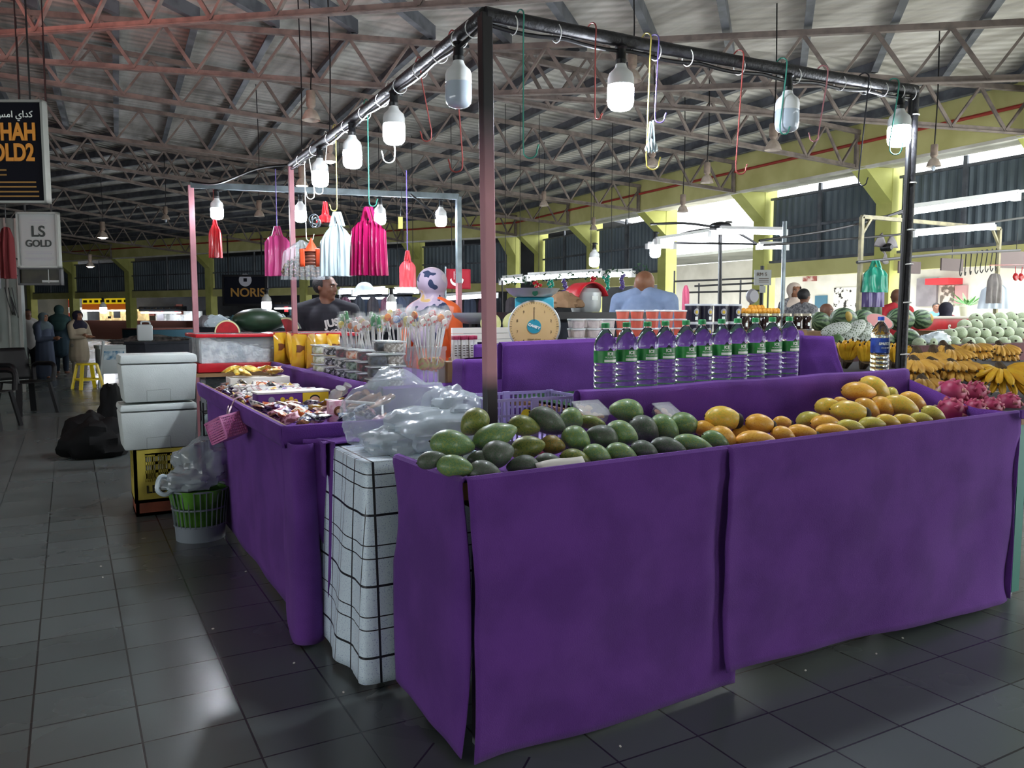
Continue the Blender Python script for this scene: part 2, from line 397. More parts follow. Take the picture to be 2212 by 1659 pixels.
# front fruit table (T1)
T1X0, T1X1, T1Y0, T1Y1 = .955, 3.66, 2.01, 2.57
t1 = thing('fruit_table', 'long trestle table under purple felt holding the mangoes', 'table', (2.3, 2.3, 0))
def ltab(x0, x1, y0, y1, z, root, legs=True):
    o = V(root.location)
    b = MB(); b.box(V(((x0 + x1) / 2, (y0 + y1) / 2, z - .012)) - o, (x1 - x0, y1 - y0, .024)); b.build('tabletop', wood, root, smooth=False)
    for x in (x0 + .06, x1 - .06):
        for y in (y0 + .06, y1 - .06):
            MB().bar(V((x, y, 0)) - o, V((x, y, z - .024)) - o, .035).build('leg', alu, root, smooth=False)
ltab(T1X0 + .03, T1X1 - .03, T1Y0 + .03, T1Y1 - .02, .775, t1)
o = V(t1.location)
MB().bar(V((T1X0 + .02, T1Y0 + .012, .805)) - o, V((T1X1 - .02, T1Y0 + .012, .805 + SL * 2.6)) - o, .016, .06).build('front_board', wood, t1, smooth=False)
MB().bar(V((T1X0 + .012, T1Y0 + .02, .80)) - o, V((T1X0 + .012, T1Y1, .80)) - o, .016, .05).build('side_board', wood, t1, smooth=False)
MB().bar(V((1.70, T1Y1, .86)) - o, V((T1X1, T1Y1, .88)) - o, .016, .2).build('back_board', wood, t1, smooth=False)
def cloth(mb, top, fn, nu, nv):     # top(u) -> edge point + outward dir ; fn(u,v,p,out) -> point
    return mb
cl = MB()
def front(x0, x1, zb, left):
    def f(u, v):
        x = x0 + (x1 - x0) * u
        zt = rimz(x, .852)
        if v < .14:
            k = v / .14; a = pi * k
            return V((x, 2.025 + .028 * math.cos(a), zt - .022 + .024 * math.sin(a) - (.05 * (1 - k) ** 2)))
        k = (v - .14) / .86; z = zt - .022 - (zt - .022 - zb(u)) * k
        y = 1.997 - .004 * math.sin(pi * k)
        y += (.05 * nz(x * 1.7 + k * 1.1, k * 1.9 - x * .7, 3.1 if left else 8.2) + .018 * nz(x * 4, k * 4, 1.7)) * min(1, k * 2.2) * (1.1 - .5 * k) - .006 * math.exp(-((k - .1) / .03) ** 2)
        xx = x
        if left:
            e = min(1, max(0, u - .84) / .08); y += .03 * e * e * (.25 + math.sin(pi * k))
            e2 = max(0, .1 - u) / .1; y -= .012 * e2 * k; xx += .02 * e2 * math.sin(pi * k * .8)
        else:
            e = max(0, u - .93) / .07; y += .03 * e * e * k
            y -= .008 * max(0, .05 - u) / .05
            if k > .93: y -= .012 * (k - .93) / .07
        return V((xx, y, z))
    return f
cl.grid(front(.958, 2.0, lambda u: .012, True), 46, 40)
cl.grid(front(1.93, 3.655, lambda u: .075 - .055 * u, False), 70, 40)
def side(u, v):
    y = 2.02 + .55 * u; zt = .842 - .012 * u
    yb = y
    if v < .14:
        a = pi * v / .14; return V((.975 + .024 * math.cos(a), y, zt - .022 + .024 * math.sin(a) - .03 * (1 - v / .14) ** 2))
    k = (v - .14) / .86; z = zt - .022 - (zt - .022 - (.02 + .02 * u)) * k
    x = .951 - .006 * k + .012 * nz(y * 6, k * 2, 5) * k
    e = max(0, u - .6) / .4; y2 = y - e * (.05 * math.sin(pi * min(1, k * 2.2)) * (k < .45) + .02 * k)
    e3 = max(0, .12 - u) / .12; x += .03 * e3 * math.sin(pi * k)
    return V((x, y2, z))
cl.grid(side, 26, 40)
def back(u, v):
    x = 1.70 + (T1X1 - 1.70) * u; zt = rimz(x, .982) - .006 * abs(math.sin(u * 9))
    if v < .5: k = v / .5; return V((x, 2.545 + .006 * nz(x * 5, k * 3), .80 + (zt - .80) * k))
    k = (v - .5) / .5; a = pi * min(1, k * 2)
    return V((x, 2.57 - .025 * math.cos(a), zt + .02 * math.sin(a) - max(0, k - .5) * .1))
cl.grid(back, 60, 16)
cl.grid(lambda u, v: V((.98 + (T1X1 - .99) * u, 2.04 + .51 * v, .782 + .01 * nz(u * 12, v * 5))), 30, 10)
cl.grid(lambda u, v: V((3.60 + .075 * u + .02 * v * u, 1.972 - .012 * math.sin(u * 2) + .012 * u, .888 - (.055 - .02 * (1 - u)) * v)), 8, 6)
cl.grid(lambda u, v: V((T1X1 - .005 + .012 * nz(v * 3, u * 2), 2.0 + .57 * u, (.87 + .12 * max(0, u * 1.6 - .6)) * (1 - v) + .03 * v)), 12, 14)
tag(cl.build('purple_tablecloth', felt, solid=.004), 'purple felt cloth hanging to the floor in front of the mangoes', 'tablecloth')
# left sweets table (T2)
t2 = thing('sweets_table', 'table under purple felt heaped with sweet packets', 'table', (1.0, 4.3, 0))
ltab(.78, 1.25, 3.2, 5.5, .80, t2)
o = V(t2.location)
MB().bar(V((.735, 3.19, .825)) - o, V((.735, 5.5, .825)) - o, .02, .075).build('side_board', wood, t2, smooth=False)
MB().bar(V((.73, 3.185, .825)) - o, V((1.25, 3.185, .825)) - o, .02, .075).build('front_board', wood, t2, smooth=False)
c2 = MB()
def band(p, q, outd, zt, h):
    p, q, outd = V(p), V(q), V(outd)
    def f(u, v):
        b = p.lerp(q, u)
        if v < .35: a = pi * v / .35; off = -.022 * math.cos(a); return V((b.x + outd.x * off, b.y + outd.y * off, zt - .02 + .022 * math.sin(a) - (.05 * (1 - v / .35) ** 2)))
        k = (v - .35) / .65; off = .022 - .014 * k * k + .004 * nz(u * 9, k * 2); return V((b.x + outd.x * off, b.y + outd.y * off, zt - .02 - h * k))
    return f
c2.grid(band((.735, 3.165, 0), (.735, 5.52, 0), (-1, 0, 0), .872, .075), 40, 14)
c2.grid(band((.715, 3.185, 0), (1.26, 3.185, 0), (0, -1, 0), .872, .075), 14, 14)
def skirtL(u, v):
    y = 3.33 + 2.17 * u; return V((.765 + .012 * nz(y * 3, v * 2) + .03 * v, y, .80 - (.80 - .03) * v))
c2.grid(skirtL, 30, 20)
path = bez([(.760, 3.36), (.752, 3.33), (.742, 3.25), (.735, 3.16), (.745, 3.10), (.79, 3.085), (.83, 3.11), (.845, 3.17), (.84, 3.22)], 7)
def drape(u, v):
    i = u * (len(path) - 1); a = int(min(i, len(path) - 2)); p = path[a].lerp(path[a + 1], i - a)
    cx, cy = .80, 3.25; k = v
    fl = 1 + .25 * k * (u > .3) * math.sin(pi * min(1, (u - .3) / .7))
    zb = .13 - .115 * min(1, u * 3) if u < .33 else .015 + .02 * max(0, u - .8) * 5
    if u < .3 and .06 < k < .42: p = V((p[0], p[1] - .1 * (1 - u / .3) * math.sin(pi * (k - .06) / .36), 0))
    return V((cx + (p[0] - cx) * fl + .008 * nz(u * 6, k * 3), cy + (p[1] - cy) * fl, .80 - (.80 - zb) * k))
c2.grid(drape, 48, 26)
# loose knotted flap that falls on to the checked table
fp = bez([(.80, 3.14), (.86, 3.10), (.875, 3.06), (.885, 3.0)], 6)
def flap(u, v):
    i = u * (len(fp) - 1); a = int(min(i, len(fp) - 2)); p = fp[a].lerp(fp[a + 1], i - a)
    zb = .42 - .25 * u + .1 * math.sin(u * 7)
    return V((p[0] - .012 - .025 * math.sin(u * 9) * v, p[1] - .01, .815 - (.815 - zb - .2 * max(0, u - .6)) * v))
c2.grid(flap, 20, 14)
c2.grid(lambda u, v: V((.84 + .16 * u, 3.02 + .16 * v, .806 + .01 * nz(u * 5, v * 5))), 8, 8)
c2.grid(lambda u, v: V((.845 + .004 * nz(u * 4, v * 4), 3.02 + .1 * u, .806 - .13 * v)), 6, 8)
c2.grid(lambda u, v: V((.745 + .50 * u, 3.2 + 2.3 * v, .806)), 6, 12)
tag(c2.build('purple_tablecloth', felt, solid=.004), 'purple felt cloth draped round the sweets tray, knotted at its front corner', 'tablecloth')
# checked table (T3)
chk = bpy.data.materials.new('checked_oilcloth'); chk.use_nodes = True; MATS['chk'] = chk
n, l, b = nodes(chk); b.inputs['Roughness'].default_value = .45
tc = n.new('ShaderNodeTexCoord'); ge = n.new('ShaderNodeNewGeometry'); sp = n.new('ShaderNodeSeparateXYZ'); sn = n.new('ShaderNodeSeparateXYZ')
l.new(tc.outputs['Object'], sp.inputs[0]); l.new(ge.outputs['True Normal'], sn.inputs[0])
def mth(op, a, c=None, d=None):
    q = n.new('ShaderNodeMath'); q.operation = op
    for i, vv in enumerate((a, c, d)):
        if vv is None: continue
        if isinstance(vv, (int, float)): q.inputs[i].default_value = vv
        else: l.new(vv, q.inputs[i])
    return q.outputs[0]
def lines(s, off, per, specs):
    w_ = mth('FLOORED_MODULO', mth('ADD', s, off), per); acc = None
    for c_, hw in specs:
        q = mth('LESS_THAN', mth('ABSOLUTE', mth('SUBTRACT', w_, c_)), hw); acc = q if acc is None else mth('MAXIMUM', acc, q)
    return acc
S3 = [(.06, .0042), (.155, .0022), (.2, .0022)]
def vis(s): return mth('LESS_THAN', mth('ABSOLUTE', s), .6)
lx = mth('MULTIPLY', lines(sp.outputs[0], -.9 + .06 + 10 * .245, .245, S3), vis(sn.outputs[0]))
ly = mth('MULTIPLY', lines(sp.outputs[1], .02, .245, S3), vis(sn.outputs[1]))
lz = mth('MULTIPLY', lines(sp.outputs[2], .06 - .61 + .735, .245, S3), vis(sn.outputs[2]))
al = mth('MAXIMUM', mth('MAXIMUM', lx, ly), lz)
sp2 = n.new('ShaderNodeTexNoise'); sp2.inputs['Scale'].default_value = 260; l.new(tc.outputs['Object'], sp2.inputs['Vector'])
rr = n.new('ShaderNodeValToRGB'); rr.color_ramp.elements[0].position = .3; rr.color_ramp.elements[1].position = .42; rr.color_ramp.elements[0].color = lin('93a8cc'); rr.color_ramp.elements[1].color = lin('dcecf7'); l.new(sp2.outputs['Fac'], rr.inputs['Fac'])
mx = n.new('ShaderNodeMix'); mx.data_type = 'RGBA'; l.new(al, mx.inputs[0]); l.new(rr.outputs['Color'], mx.inputs[6]); mx.inputs[7].default_value = lin('0c0e1c'); l.new(mx.outputs[2], b.inputs['Base Color'])
t3 = thing('side_table', 'small table hidden under a blue and black checked oilcloth', 'table', (1.15, 2.86, 0))
ltab(.90, 1.30, 2.66, 3.07, .778, t3)
c3 = MB()
c3.grid(lambda u, v: V((.875 + .445 * u, 2.63 + .47 * v, .792)), 12, 10)
P3 = bez([(1.32, 2.63), (1.15, 2.628), (.96, 2.628), (.9, 2.632), (.878, 2.655), (.872, 2.72), (.872, 2.86), (.872, 3.1)], 8)
def c3side(u, v):
    i = u * (len(P3) - 1); a = int(min(i, len(P3) - 2)); p = P3[a].lerp(P3[a + 1], i - a); zb = .03 + .05 * max(0, .25 - u) * 2
    ox, oy = p[0] - 1.15, p[1] - 2.9; k = v
    fx = p[0] - .045 * k * (1 if u > .35 else .4) - .015 * math.sin(u * 26) * k * (u > .6); fy = p[1] - .055 * k * (u < .62) - .02 * k * math.sin(u * 16) * (u > .6)
    if u > .62: fy += .14 * k * (u - .62) / .38
    return V((fx, fy, .792 - (.792 - zb) * k))
c3.grid(c3side, 60, 26)
tag(c3.build('checked_tablecloth', chk, solid=.003), 'pale blue oilcloth with black checked lines between the purple cloths', 'tablecloth')
# second tier (T4) with lollipops, and taller purple box on it
t4 = thing('tiered_shelf', 'raised stall shelf under purple felt carrying lollipop tubs', 'shelf', (1.6, 4.6, 0))
ltab(1.29, 2.0, 3.6, 5.9, .935, t4)
c4 = MB()
def t4left(u, v):
    y = 3.57 + 2.3 * u; zt = .968 + .008 * nz(y * 2.5)
    if v < .3: a = pi * v / .3; return V((1.285 - .022 * -math.cos(a) * -1 * -1 if False else 1.285 + .022 * math.cos(a), y, zt - .02 + .022 * math.sin(a) - .03 * (1 - v / .3) ** 2))
    k = (v - .3) / .7; return V((1.263 + .008 * nz(y * 4, k * 2) + .006 * k, y, zt - .02 - .17 * k))
c4.grid(t4left, 40, 14)
def t4front(u, v):
    x = 1.27 + .78 * u; zt = .968 + .012 * u
    if v < .2: a = pi * v / .2; return V((x, 3.57 + .022 * math.cos(a), zt - .02 + .022 * math.sin(a) - .03 * (1 - v / .2) ** 2))
    k = (v - .2) / .8; return V((x, 3.548 - .02 * math.sin(k * pi) + .012 * nz(x * 5, k * 3), zt - .02 - .6 * k))
c4.grid(t4front, 26, 16)
c4.grid(lambda u, v: V((1.28 + .75 * u, 3.6 + 2.28 * v, .939)), 6, 12)
tag(c4.build('purple_tablecloth', felt, solid=.004), 'purple felt over the raised shelf below the lollipop tubs', 'tablecloth')
def softbox(name, x0, x1, y0, y1, z0, z1, lab, cat, rz=0, top=True, sag=.012):
    m = MB(); c = V(((x0 + x1) / 2, (y0 + y1) / 2, 0)); prof = []
    r = .025
    def pt(a, z, ins): # rounded rectangle
        hx, hy = (x1 - x0) / 2 - ins, (y1 - y0) / 2 - ins; ca, sa = math.cos(a), math.sin(a); e = .18
        px = hx * (abs(ca) ** e) * (1 if ca > 0 else -1); py = hy * (abs(sa) ** e) * (1 if sa > 0 else -1)
        d = .006 * nz(a * 3, z * 6, x0); return V((px + d, py + d, z))
    def f(u, v):
        a = 2 * pi * u + .01
        if v < .8: return pt(a, z0 + (z1 - r - z0) * v / .8, .004 * math.sin(v * 9))
        k = (v - .8) / .2; return pt(a, z1 - r + r * math.sin(k * pi / 2) - sag * nz(a, k), r * (1 - math.cos(k * pi / 2)))
    m.grid(f, 48, 22)
    m.grid(lambda u, v: V((((x0 + x1) / 2 - x0 - r) * (2 * u - 1), ((y1 - y0) / 2 - r) * (2 * v - 1), z1 - .004 + sag * .4 * nz(u * 3, v * 3, 2))), 8, 8)
    T = MX.Translation(c) @ MX.Rotation(rz, 4, 'Z'); m.v = [tuple(T @ V(q)) for q in m.v]
    return tag(m.build(name, felt), lab, cat)
softbox('purple_covered_box', 1.62, 2.02, 3.42, 3.56, .55, 1.088, 'purple felt covered box standing behind the lilac crate', 'box')
softbox('purple_cushion', 1.80, 2.0, 3.68, 3.86, .95, 1.15, 'rolled bundle of purple felt left of the dial scale', 'cloth')
# bottle shelf (T5)
t5 = thing('bottle_shelf', 'stall shelf lined with fake turf carrying the water bottles', 'shelf', (2.8, 2.85, 0))
ltab(1.72, 3.66, 2.6, 3.17, .925, t5)
tf = MB(); tf.grid(lambda u, v: V((1.74 + 1.9 * u, 2.6 + .58 * v, .934 + .02 * u + .004 * R.random())) - V(t5.location), 160, 50)
turf = mat('fake_turf', '2c5a33', .9, c2='153a1c', scale=120, bump=.6, bscale=400)
tf.build('turf_mat', turf, t5, smooth=False)
MB().box(V((2.8, 3.2, 1.04)) - V(t5.location), (2.0, .02, .2)).build('back_board', wood, t5, smooth=False)
c5 = MB()
def t5back(u, v):
    x = 1.70 + 1.92 * u; zt = 1.157 + .035 * u + .004 * nz(x * 4)
    if v < .6: k = v / .6; return V((x, 3.185 - .01 * k + .008 * nz(x * 4, k * 3), .90 + (zt - .90) * k))
    k = (v - .6) / .4; a = pi * min(1, k * 2); return V((x, 3.20 - .025 * math.cos(a), zt + .02 * math.sin(a) - max(0, k - .5) * .3))
c5.grid(t5back, 60, 18)
c5.grid(lambda u, v: V((3.60 + .012 * math.sin(u * pi) + .01 * nz(v * 3), 2.66 + .54 * u, .93 + (.055 + .20 * max(0, min(1, (u - .45) / .12))) * v)), 14, 10)
tag(c5.build('purple_backcloth', felt, solid=.004), 'purple felt backing standing behind the row of water bottles', 'tablecloth')
# ================================================================ stall frame
blk = mat('black_tape', '17171a', .5, c2='2a2a2e', scale=40, bump=.3, bscale=90)
pink = mat('dusty_pink_paint', 'b98088', .5, c2='a8737b', scale=6)
greyp = mat('galvanised_tube', '7f8b90', .35, metal=.6, c2='6d777c', scale=10)
cab = mat('black_cable', '101013', .4)
tie = mat('white_cable_tie', 'dcdcd8', .4)
PT = V((1.386, 2.725, 2.4)); PB_ = V((1.352, 2.60, 0)); P2 = V((3.696, 2.604, 2.4)); P2b = V((3.70, 2.62, 0)); P3t = V((1.479, 6.055, 2.4)); P3b = V((1.47, 6.0, 0))
fr = thing('stall_framework', 'black and pink tube frame over the purple fruit stall', 'stall frame', (1.37, 2.66, 0))
o = V(fr.location)
def poleseg(nm, a, b, w, m): return MB().bar(V(a) - o, V(b) - o, w).build(nm, m, fr, smooth=False, bevel=.003)
def lp(a, b, z): k = (z - a.z) / (b.z - a.z); return a.lerp(b, k)
pm = bpy.data.materials.new('pink_post_black_ends'); pm.use_nodes = True; n, l, b = nodes(pm); b.inputs['Roughness'].default_value = .45
tc = n.new('ShaderNodeTexCoord'); sp = n.new('ShaderNodeSeparateXYZ'); l.new(tc.outputs['Object'], sp.inputs[0]); rp = n.new('ShaderNodeValToRGB'); mr = n.new('ShaderNodeMapRange'); mr.inputs['From Max'].default_value = 2.4
l.new(sp.outputs['Z'], mr.inputs['Value']); l.new(mr.outputs[0], rp.inputs['Fac']); l.new(rp.outputs['Color'], b.inputs['Base Color'])
E_ = rp.color_ramp.elements; E_[0].position = .425; E_[0].color = lin('2a2426'); E_[1].position = .455; E_[1].color = lin('c48d95')
for p_, c_ in ((.72, 'c48d95'), (.82, '5b4a4f'), (.86, '1c1c20')): e = E_.new(p_); e.color = lin(c_)
poleseg('post', PB_, PT, .043, pm)
MB().tube([P2b - o, P2 - o], .02, 12).build('post', blk, fr)
poleseg('post', P3b, P3t, .036, pink)
def beam(a, b, r, m, nm='beam'):
    q = MB(); N = 40; pts = []; rs = []
    for i in range(N + 1):
        p = a.lerp(b, i / N); pts.append(p - o + V((0, 0, -.012 * math.sin(pi * i / N)))); rs.append(r * (1 + .07 * nz(i * .9, a.x)))
    q.tube(pts, rs, 12); return q.build(nm, m, fr)
beam(PT, P2, .026, blk); beam(PT, P3t, .024, blk)
cb = MB()
for a, b_ in ((PT, P2), (PT, P3t)):
    pts = [];
    for i in range(41): p = a.lerp(b_, i / 40); pts.append(p - o + V((0, 0, -.034 - .012 * math.sin(pi * i / 40) - .012 * abs(math.sin(i * .55)))))
    cb.tube(pts, .008, 8)
cb.tube([P2 - o + V((-.03, 0, -.03)), P2 - o + V((-.035, .0, -.4)), P2b - o + V((-.03, 0, 1.0))], .012, 8)
cb.build('power_cable', cab, fr)
def loop(c, ax, r): 
    ax = V(ax).normalized(); u = ax.orthogonal().normalized(); w = ax.cross(u)
    return [V(c) + (u * math.cos(t) + w * math.sin(t)) * r for t in [2 * pi * i / 16 for i in range(16)]]
for a, b_, fs in ((PT, P2, (.05, .13, .33, .4, .52, .66, .78, .85, .9, .95, .985)), (PT, P3t, (.03, .07, .13, .2, .28, .36, .45, .55, .66, .78, .9))):
    for f_ in fs:
        p = a.lerp(b_, f_) - o + V((0, 0, -.02 - .012 * math.sin(pi * f_)))
        MB().tube(loop(p, b_ - a + V((.15, .1, .3)), 0.034), .0022, 6, close=True).build('cable_tie', tie, fr)
for z in (2.28, 1.95, 1.72, 1.55, 1.36, 1.1):
    MB().tube(loop(V((3.698, 2.61, z)) - o, (0, .1, 1), .027), .0035, 6, close=True).build('cable_tie', tie, fr)
# far frame
F1 = V((.963, 7.425, 2.4)); F2 = V((3.246, 6.938, 2.4))
ff = thing('stall_framework', 'grey tube frame with pink posts behind the ice box', 'stall frame', (.963, 7.42, 0)); o2 = V(ff.location)
MB().bar(F1 - o2, V((.97, 7.42, 0)) - o2, .045).build('post', pink, ff, smooth=False)
MB().bar(F2 - o2, V((3.246, 6.938, 1.6)) - o2, .045).build('post', greyp, ff, smooth=False)
MB().bar(V((3.246, 6.938, 1.6)) - o2, V((3.246, 6.938, 0)) - o2, .045).build('post', pink, ff, smooth=False)
MB().bar(F1 - o2, F2 - o2, .05).build('beam', greyp, ff, smooth=False)
MB().tube(bez([F1 - o2 + V((0, 0, .03)), F1.lerp(P3t, .3) - o2 + V((0, 0, -.03)), F1.lerp(P3t, .7) - o2 + V((0, 0, .02)), P3t - o2 + V((0, 0, .0))], 8), .01, 6).build('power_cable', cab, ff)
MB().tube(bez([F1.lerp(F2, .8) - o2 + V((0, -.04, .0)), F1.lerp(F2, .88) - o2 + V((0, -.05, -.15)), F1.lerp(F2, .9) - o2 + V((0, -.05, -.22))], 6), .01, 6).build('power_cable', cab, ff)
# ================================================================ bulbs
lampw = mat('bulb_housing', 'd9dcdb', .4); opal_off = mat('opal_bulb_glass', 'b9c6d2', .15, coat=.5)
opal_on = mat('opal_bulb_lit', 'ffffff', .3, emit=170, ecol='eef5ff'); sock = mat('bulb_socket', '16181b', .35)
def bulb(label, p, lit, s=1., rz=0.):      # p = top of socket
    t = thing('led_bulb', label, 'light bulb', p, rz, 'screw-in bulbs under the stall beams'); t.scale = (s, s, s)
    m = MB(); m.lathe([(.022, 0), (.026, -.008), (.02, -.014), (.02, -.05), (.023, -.055), (.021, -.075)], 16).box((.03, 0, -.01), (.03, .012, .012)).build('socket', sock, t)
    m = MB(); pr = [(.021, -.072), (.025, -.085), (.03, -.092), (.047, -.108), (.0525, -.125), (.0525, -.155), (.05, -.158)]
    m.lathe(pr, 40)
    for i, v in enumerate(m.v):
        if .11 < -v[2] < .152 and i % 2: m.v[i] = (v[0] * .965, v[1] * .965, v[2])
    m.build('housing', lampw, t)
    MB().lathe([(.0505, -.156), (.053, -.165), (.053, -.215), (.049, -.235), (.038, -.247), (.02, -.252), (0, -.253)], 32).build('diffuser', opal_on if lit else opal_off, t)
    return t
def onbeam(a, b, px):     # point of segment a-b seen at pixel column px
    lo, hi = 0., 1.
    def sx(t): p = a.lerp(b, t) - EYE; return CX + F * p.dot(rt) / p.dot(fw)
    s0, s1 = sx(0), sx(1)
    for _ in range(40):
        m = (lo + hi) / 2
        if (sx(m) < px) == (s0 < s1): lo = m
        else: hi = m
    return a.lerp(b, (lo + hi) / 2)
dz = V((0, 0, -.03))
bulb('unlit opal bulb hanging left of the near frame post', onbeam(PT, P3t, 990) + dz, False)
bulb('lit bulb second along the left beam from the near post', onbeam(PT, P3t, 850) + dz, True)
bulb('lit bulb third along the left beam from the near post', onbeam(PT, P3t, 760) + dz, True)
bulb('lit bulb last on the left beam, above the hanging bags', onbeam(PT, P3t, 690) + dz, True)
bulb('lit bulb on the right beam nearest the near post', onbeam(PT, P2, 1342) + dz, True)
bulb('unlit opal bulb in the middle of the right beam', onbeam(PT, P2, 1703) + dz, False)
bulb('lit bulb at the right beam end beside the black post', onbeam(PT, P2, 1946) + dz, True)
bulb('lit bulb under the grey rear beam nearest its left pink post', onbeam(F1, F2, 467) + dz, True)
bulb('lit bulb under the grey rear beam behind the middle post', onbeam(F1, F2, 648) + dz, True)
bulb('lit bulb under the grey rear beam behind the magenta bags', onbeam(F1, F2, 820) + dz, True)
bulb('lit bulb at the right end of the grey rear beam', onbeam(F1, F2, 952) + dz, True)
# ================================================================ hooks
hk = {k: mat('hook_' + k, c, .35, metal=m_) for k, c, m_ in (('red', '9e4a45', .2), ('green', '3f8f7d', .2), ('white', 'd6d4cc', .3), ('yellow', 'cdbf63', .2), ('purple', '7060a8', .2), ('black', '2a2b33', .3), ('pink', 'b77b80', .2))}
def hook(p, y1, c, label, r=.026, side=1, lean=0.):     # p on beam, y1 pixel row of the bottom
    t = thing('wire_hook', label, 'hook', p, 0, 'wire hooks hanging from the stall beams')
    zb = aD(CX, y1, dep(p)).z - p.z
    d = V((rt.x, rt.y, 0)); L = d * lean
    pts = [V((0, .03, -.015)), V((0, .03, .02)), V((0, .0, .036)), V((0, -.032, .015)), V((0, -.03, -.05))]
    pts = bez(pts, 5) + [V((0, -.03, zb + r * 2)) + L]
    for i in range(1, 9):
        a = pi * i / 8 * 1.05; pts.append(V((0, -.03, zb + r)) + L + d * side * r * (1 - math.cos(a)) - V((0, 0, r * math.sin(a))))
    pts.append(pts[-1] + V((0, 0, r * .8)) + d * side * .006)
    MB().tube(pts, .0032, 6).build('wire', hk[c], t); return t
for px, y1, c, lab, bm_, rr_, sd, ln in (
    (975, 370, 'red', 'red wire hook behind the unlit left bulb', 'L', .026, -1, .03), (903, 305, 'red', 'red wire hook between the first two left bulbs', 'L', .022, -1, .045),
    (838, 352, 'white', 'cream wire hook below the second left bulb', 'L', .03, -1, .02), (790, 445, 'green', 'green wire hook holding the magenta bags', 'L', .02, 1, 0),
    (722, 455, 'yellow', 'yellow wire hook holding the white bags', 'L', .02, -1, 0), (703, 420, 'white', 'cream wire hook left of the white bags', 'L', .026, -1, -.03),
    (665, 430, 'white', 'long cream hook beside the third lit bulb', 'L', .026, -1, .03), (655, 520, 'white', 'long white hook holding the sausage net', 'L', .025, 1, .0),
    (1122, 340, 'green', 'green wire hook right of the near post', 'R', .026, 1, 0), (1277, 258, 'red', 'red wire hook left of the first right bulb', 'R', .012, 1, 0),
    (1395, 365, 'yellow', 'long yellow wire hook with the white scrap bag', 'R', .026, 1, -.01), (1412, 265, 'purple', 'purple wire hook beside the yellow one', 'R', .02, 1, -.01),
    (1594, 375, 'red', 'long red wire hook at the middle of the right beam', 'R', .022, 1, -.02), (1687, 290, 'green', 'green wire hook in front of the unlit right bulb', 'R', .02, 1, -.02),
    (1775, 305, 'pink', 'pink wire hook right of the unlit right bulb', 'R', .02, -1, -.03), (1864, 400, 'black', 'black wire hook left of the last right bulb', 'R', .02, 1, -.03),
    (1928, 334, 'green', 'green wire hook on the last right bulb', 'R', .03, 1, -.03)):
    hook(onbeam(PT, P3t if bm_ == 'L' else P2, px), y1, c, lab, rr_, sd, ln)
# ================================================================ hanging bags
def film(name, c, a=.9, rough=.25, trans=0.): return mat(name, c, rough, alpha=a, coat=.3, trans=trans)
def bag(name, label, cat, p, w, h, m, th=.05, folds=6, neck=.3, seed=0, handles=True, flare=.1, group=None, shoulder=.18, slit=False):
    # p: top hanging point; flat bundle of carrier bags, facing the camera side
    t = thing(name, label, cat, p, 0, group); d = V((rt.x, rt.y, 0)); f = V((-fw.x, -fw.y, 0)).normalized()
    def shp(sgn):
        def fn(u, v):
            s = 2 * u - 1; hw = w / 2 * (neck + (1 - neck) * min(1, (v / shoulder)) ** .6 + flare * v)
            z = -.06 - (h - .06) * v - .02 * (abs(s) ** 3) * (1 - v) * 2
            env = math.sqrt(max(0, 1 - s * s)) * (1 - (.85 * math.exp(-(s / .07) ** 2) if slit and v > .05 else 0)); fo = .16 * th * math.sin(s * folds * pi + seed) + .25 * th * nz(s * 3, v * 2, seed)
            q = d * (s * hw) + f * (sgn * (th * .5 * env * (.4 + .6 * min(1, v * 3)) + fo * env)) + V((0, 0, z + .008 * nz(s * 4, 0, seed) * v))
            return q
        return fn
    b_ = MB(); b_.grid(shp(1), 36, 18); b_.grid(shp(-1), 36, 18); b_.build('bag_body', m, t)
    if handles:
        hb = MB()
        for s in (-1, 1):
            hb.grid(lambda u, v: d * (s * w * (.04 + .12 * v) + (u - .5) * w * .2) + V((0, 0, .012 - .085 * v)) + f * (.006 * math.sin(u * pi * 3 + s) + .01 * s), 6, 8)
        hb.build('handles', m, t)
    return t
mag = film('magenta_plastic', 'ad1a5c', .97); pnk = film('pink_plastic', 'c64585', .95); wht = film('white_plastic', 'bfd0d4', .9); coral = film('coral_plastic', 'd04750', .97); redp = film('red_plastic', 'b81f26', .95)
clr = film('clear_plastic', 'd5dde2', .2, .15); grn = film('green_plastic', '1f8a72', .97); viol = film('violet_plastic', '5a4a86', .95)
def hang(px, py, px2=None, depth=None): return aD(px, py, depth)
Q = lambda px, py: dep(onbeam(PT, P3t, px))
bag('plastic_bag_bundle', 'magenta carrier bag bundle hanging from the green hook', 'plastic bags', aD(795, 452, Q(795, 0)), .185, .345, mag, .07, 9, .86, 1, flare=.12, shoulder=.05, slit=True)
bag('plastic_bag_bundle', 'white carrier bag bundle hanging from the yellow hook', 'plastic bags', aD(727, 462, Q(722, 0)), .2, .37, wht, .07, 7, .45, 2, flare=.1, shoulder=.25, slit=True)
bag('plastic_bag_bundle', 'pink carrier bag bundle left of the middle post', 'plastic bags', aD(598, 492, 6.3), .2, .375, pnk, .07, 4, .9, 3, flare=.05, shoulder=.05)
bag('plastic_bag_bundle', 'coral red bag pack hanging near the hijab woman', 'plastic bags', aD(880, 545, 5.6), .115, .24, coral, .03, 2, .97, 4, flare=.02, shoulder=.05)
MB().tube([V((0, 0, -.02)), V((0, 0, .56))], .004, 6).build('string', hk['purple'], bpy.data.objects['plastic_bag_bundle.003'])
MB().tube([V((0, 0, -.02)), V((0, 0, .45))], .004, 6).build('string', hk['purple'], bpy.data.objects['plastic_bag_bundle.002'])
bag('plastic_bag', 'small red plastic bag behind the white bag bundle', 'plastic bag', aD(702, 440, 5.2), .11, .12, redp, .04, 3, .3, 5)
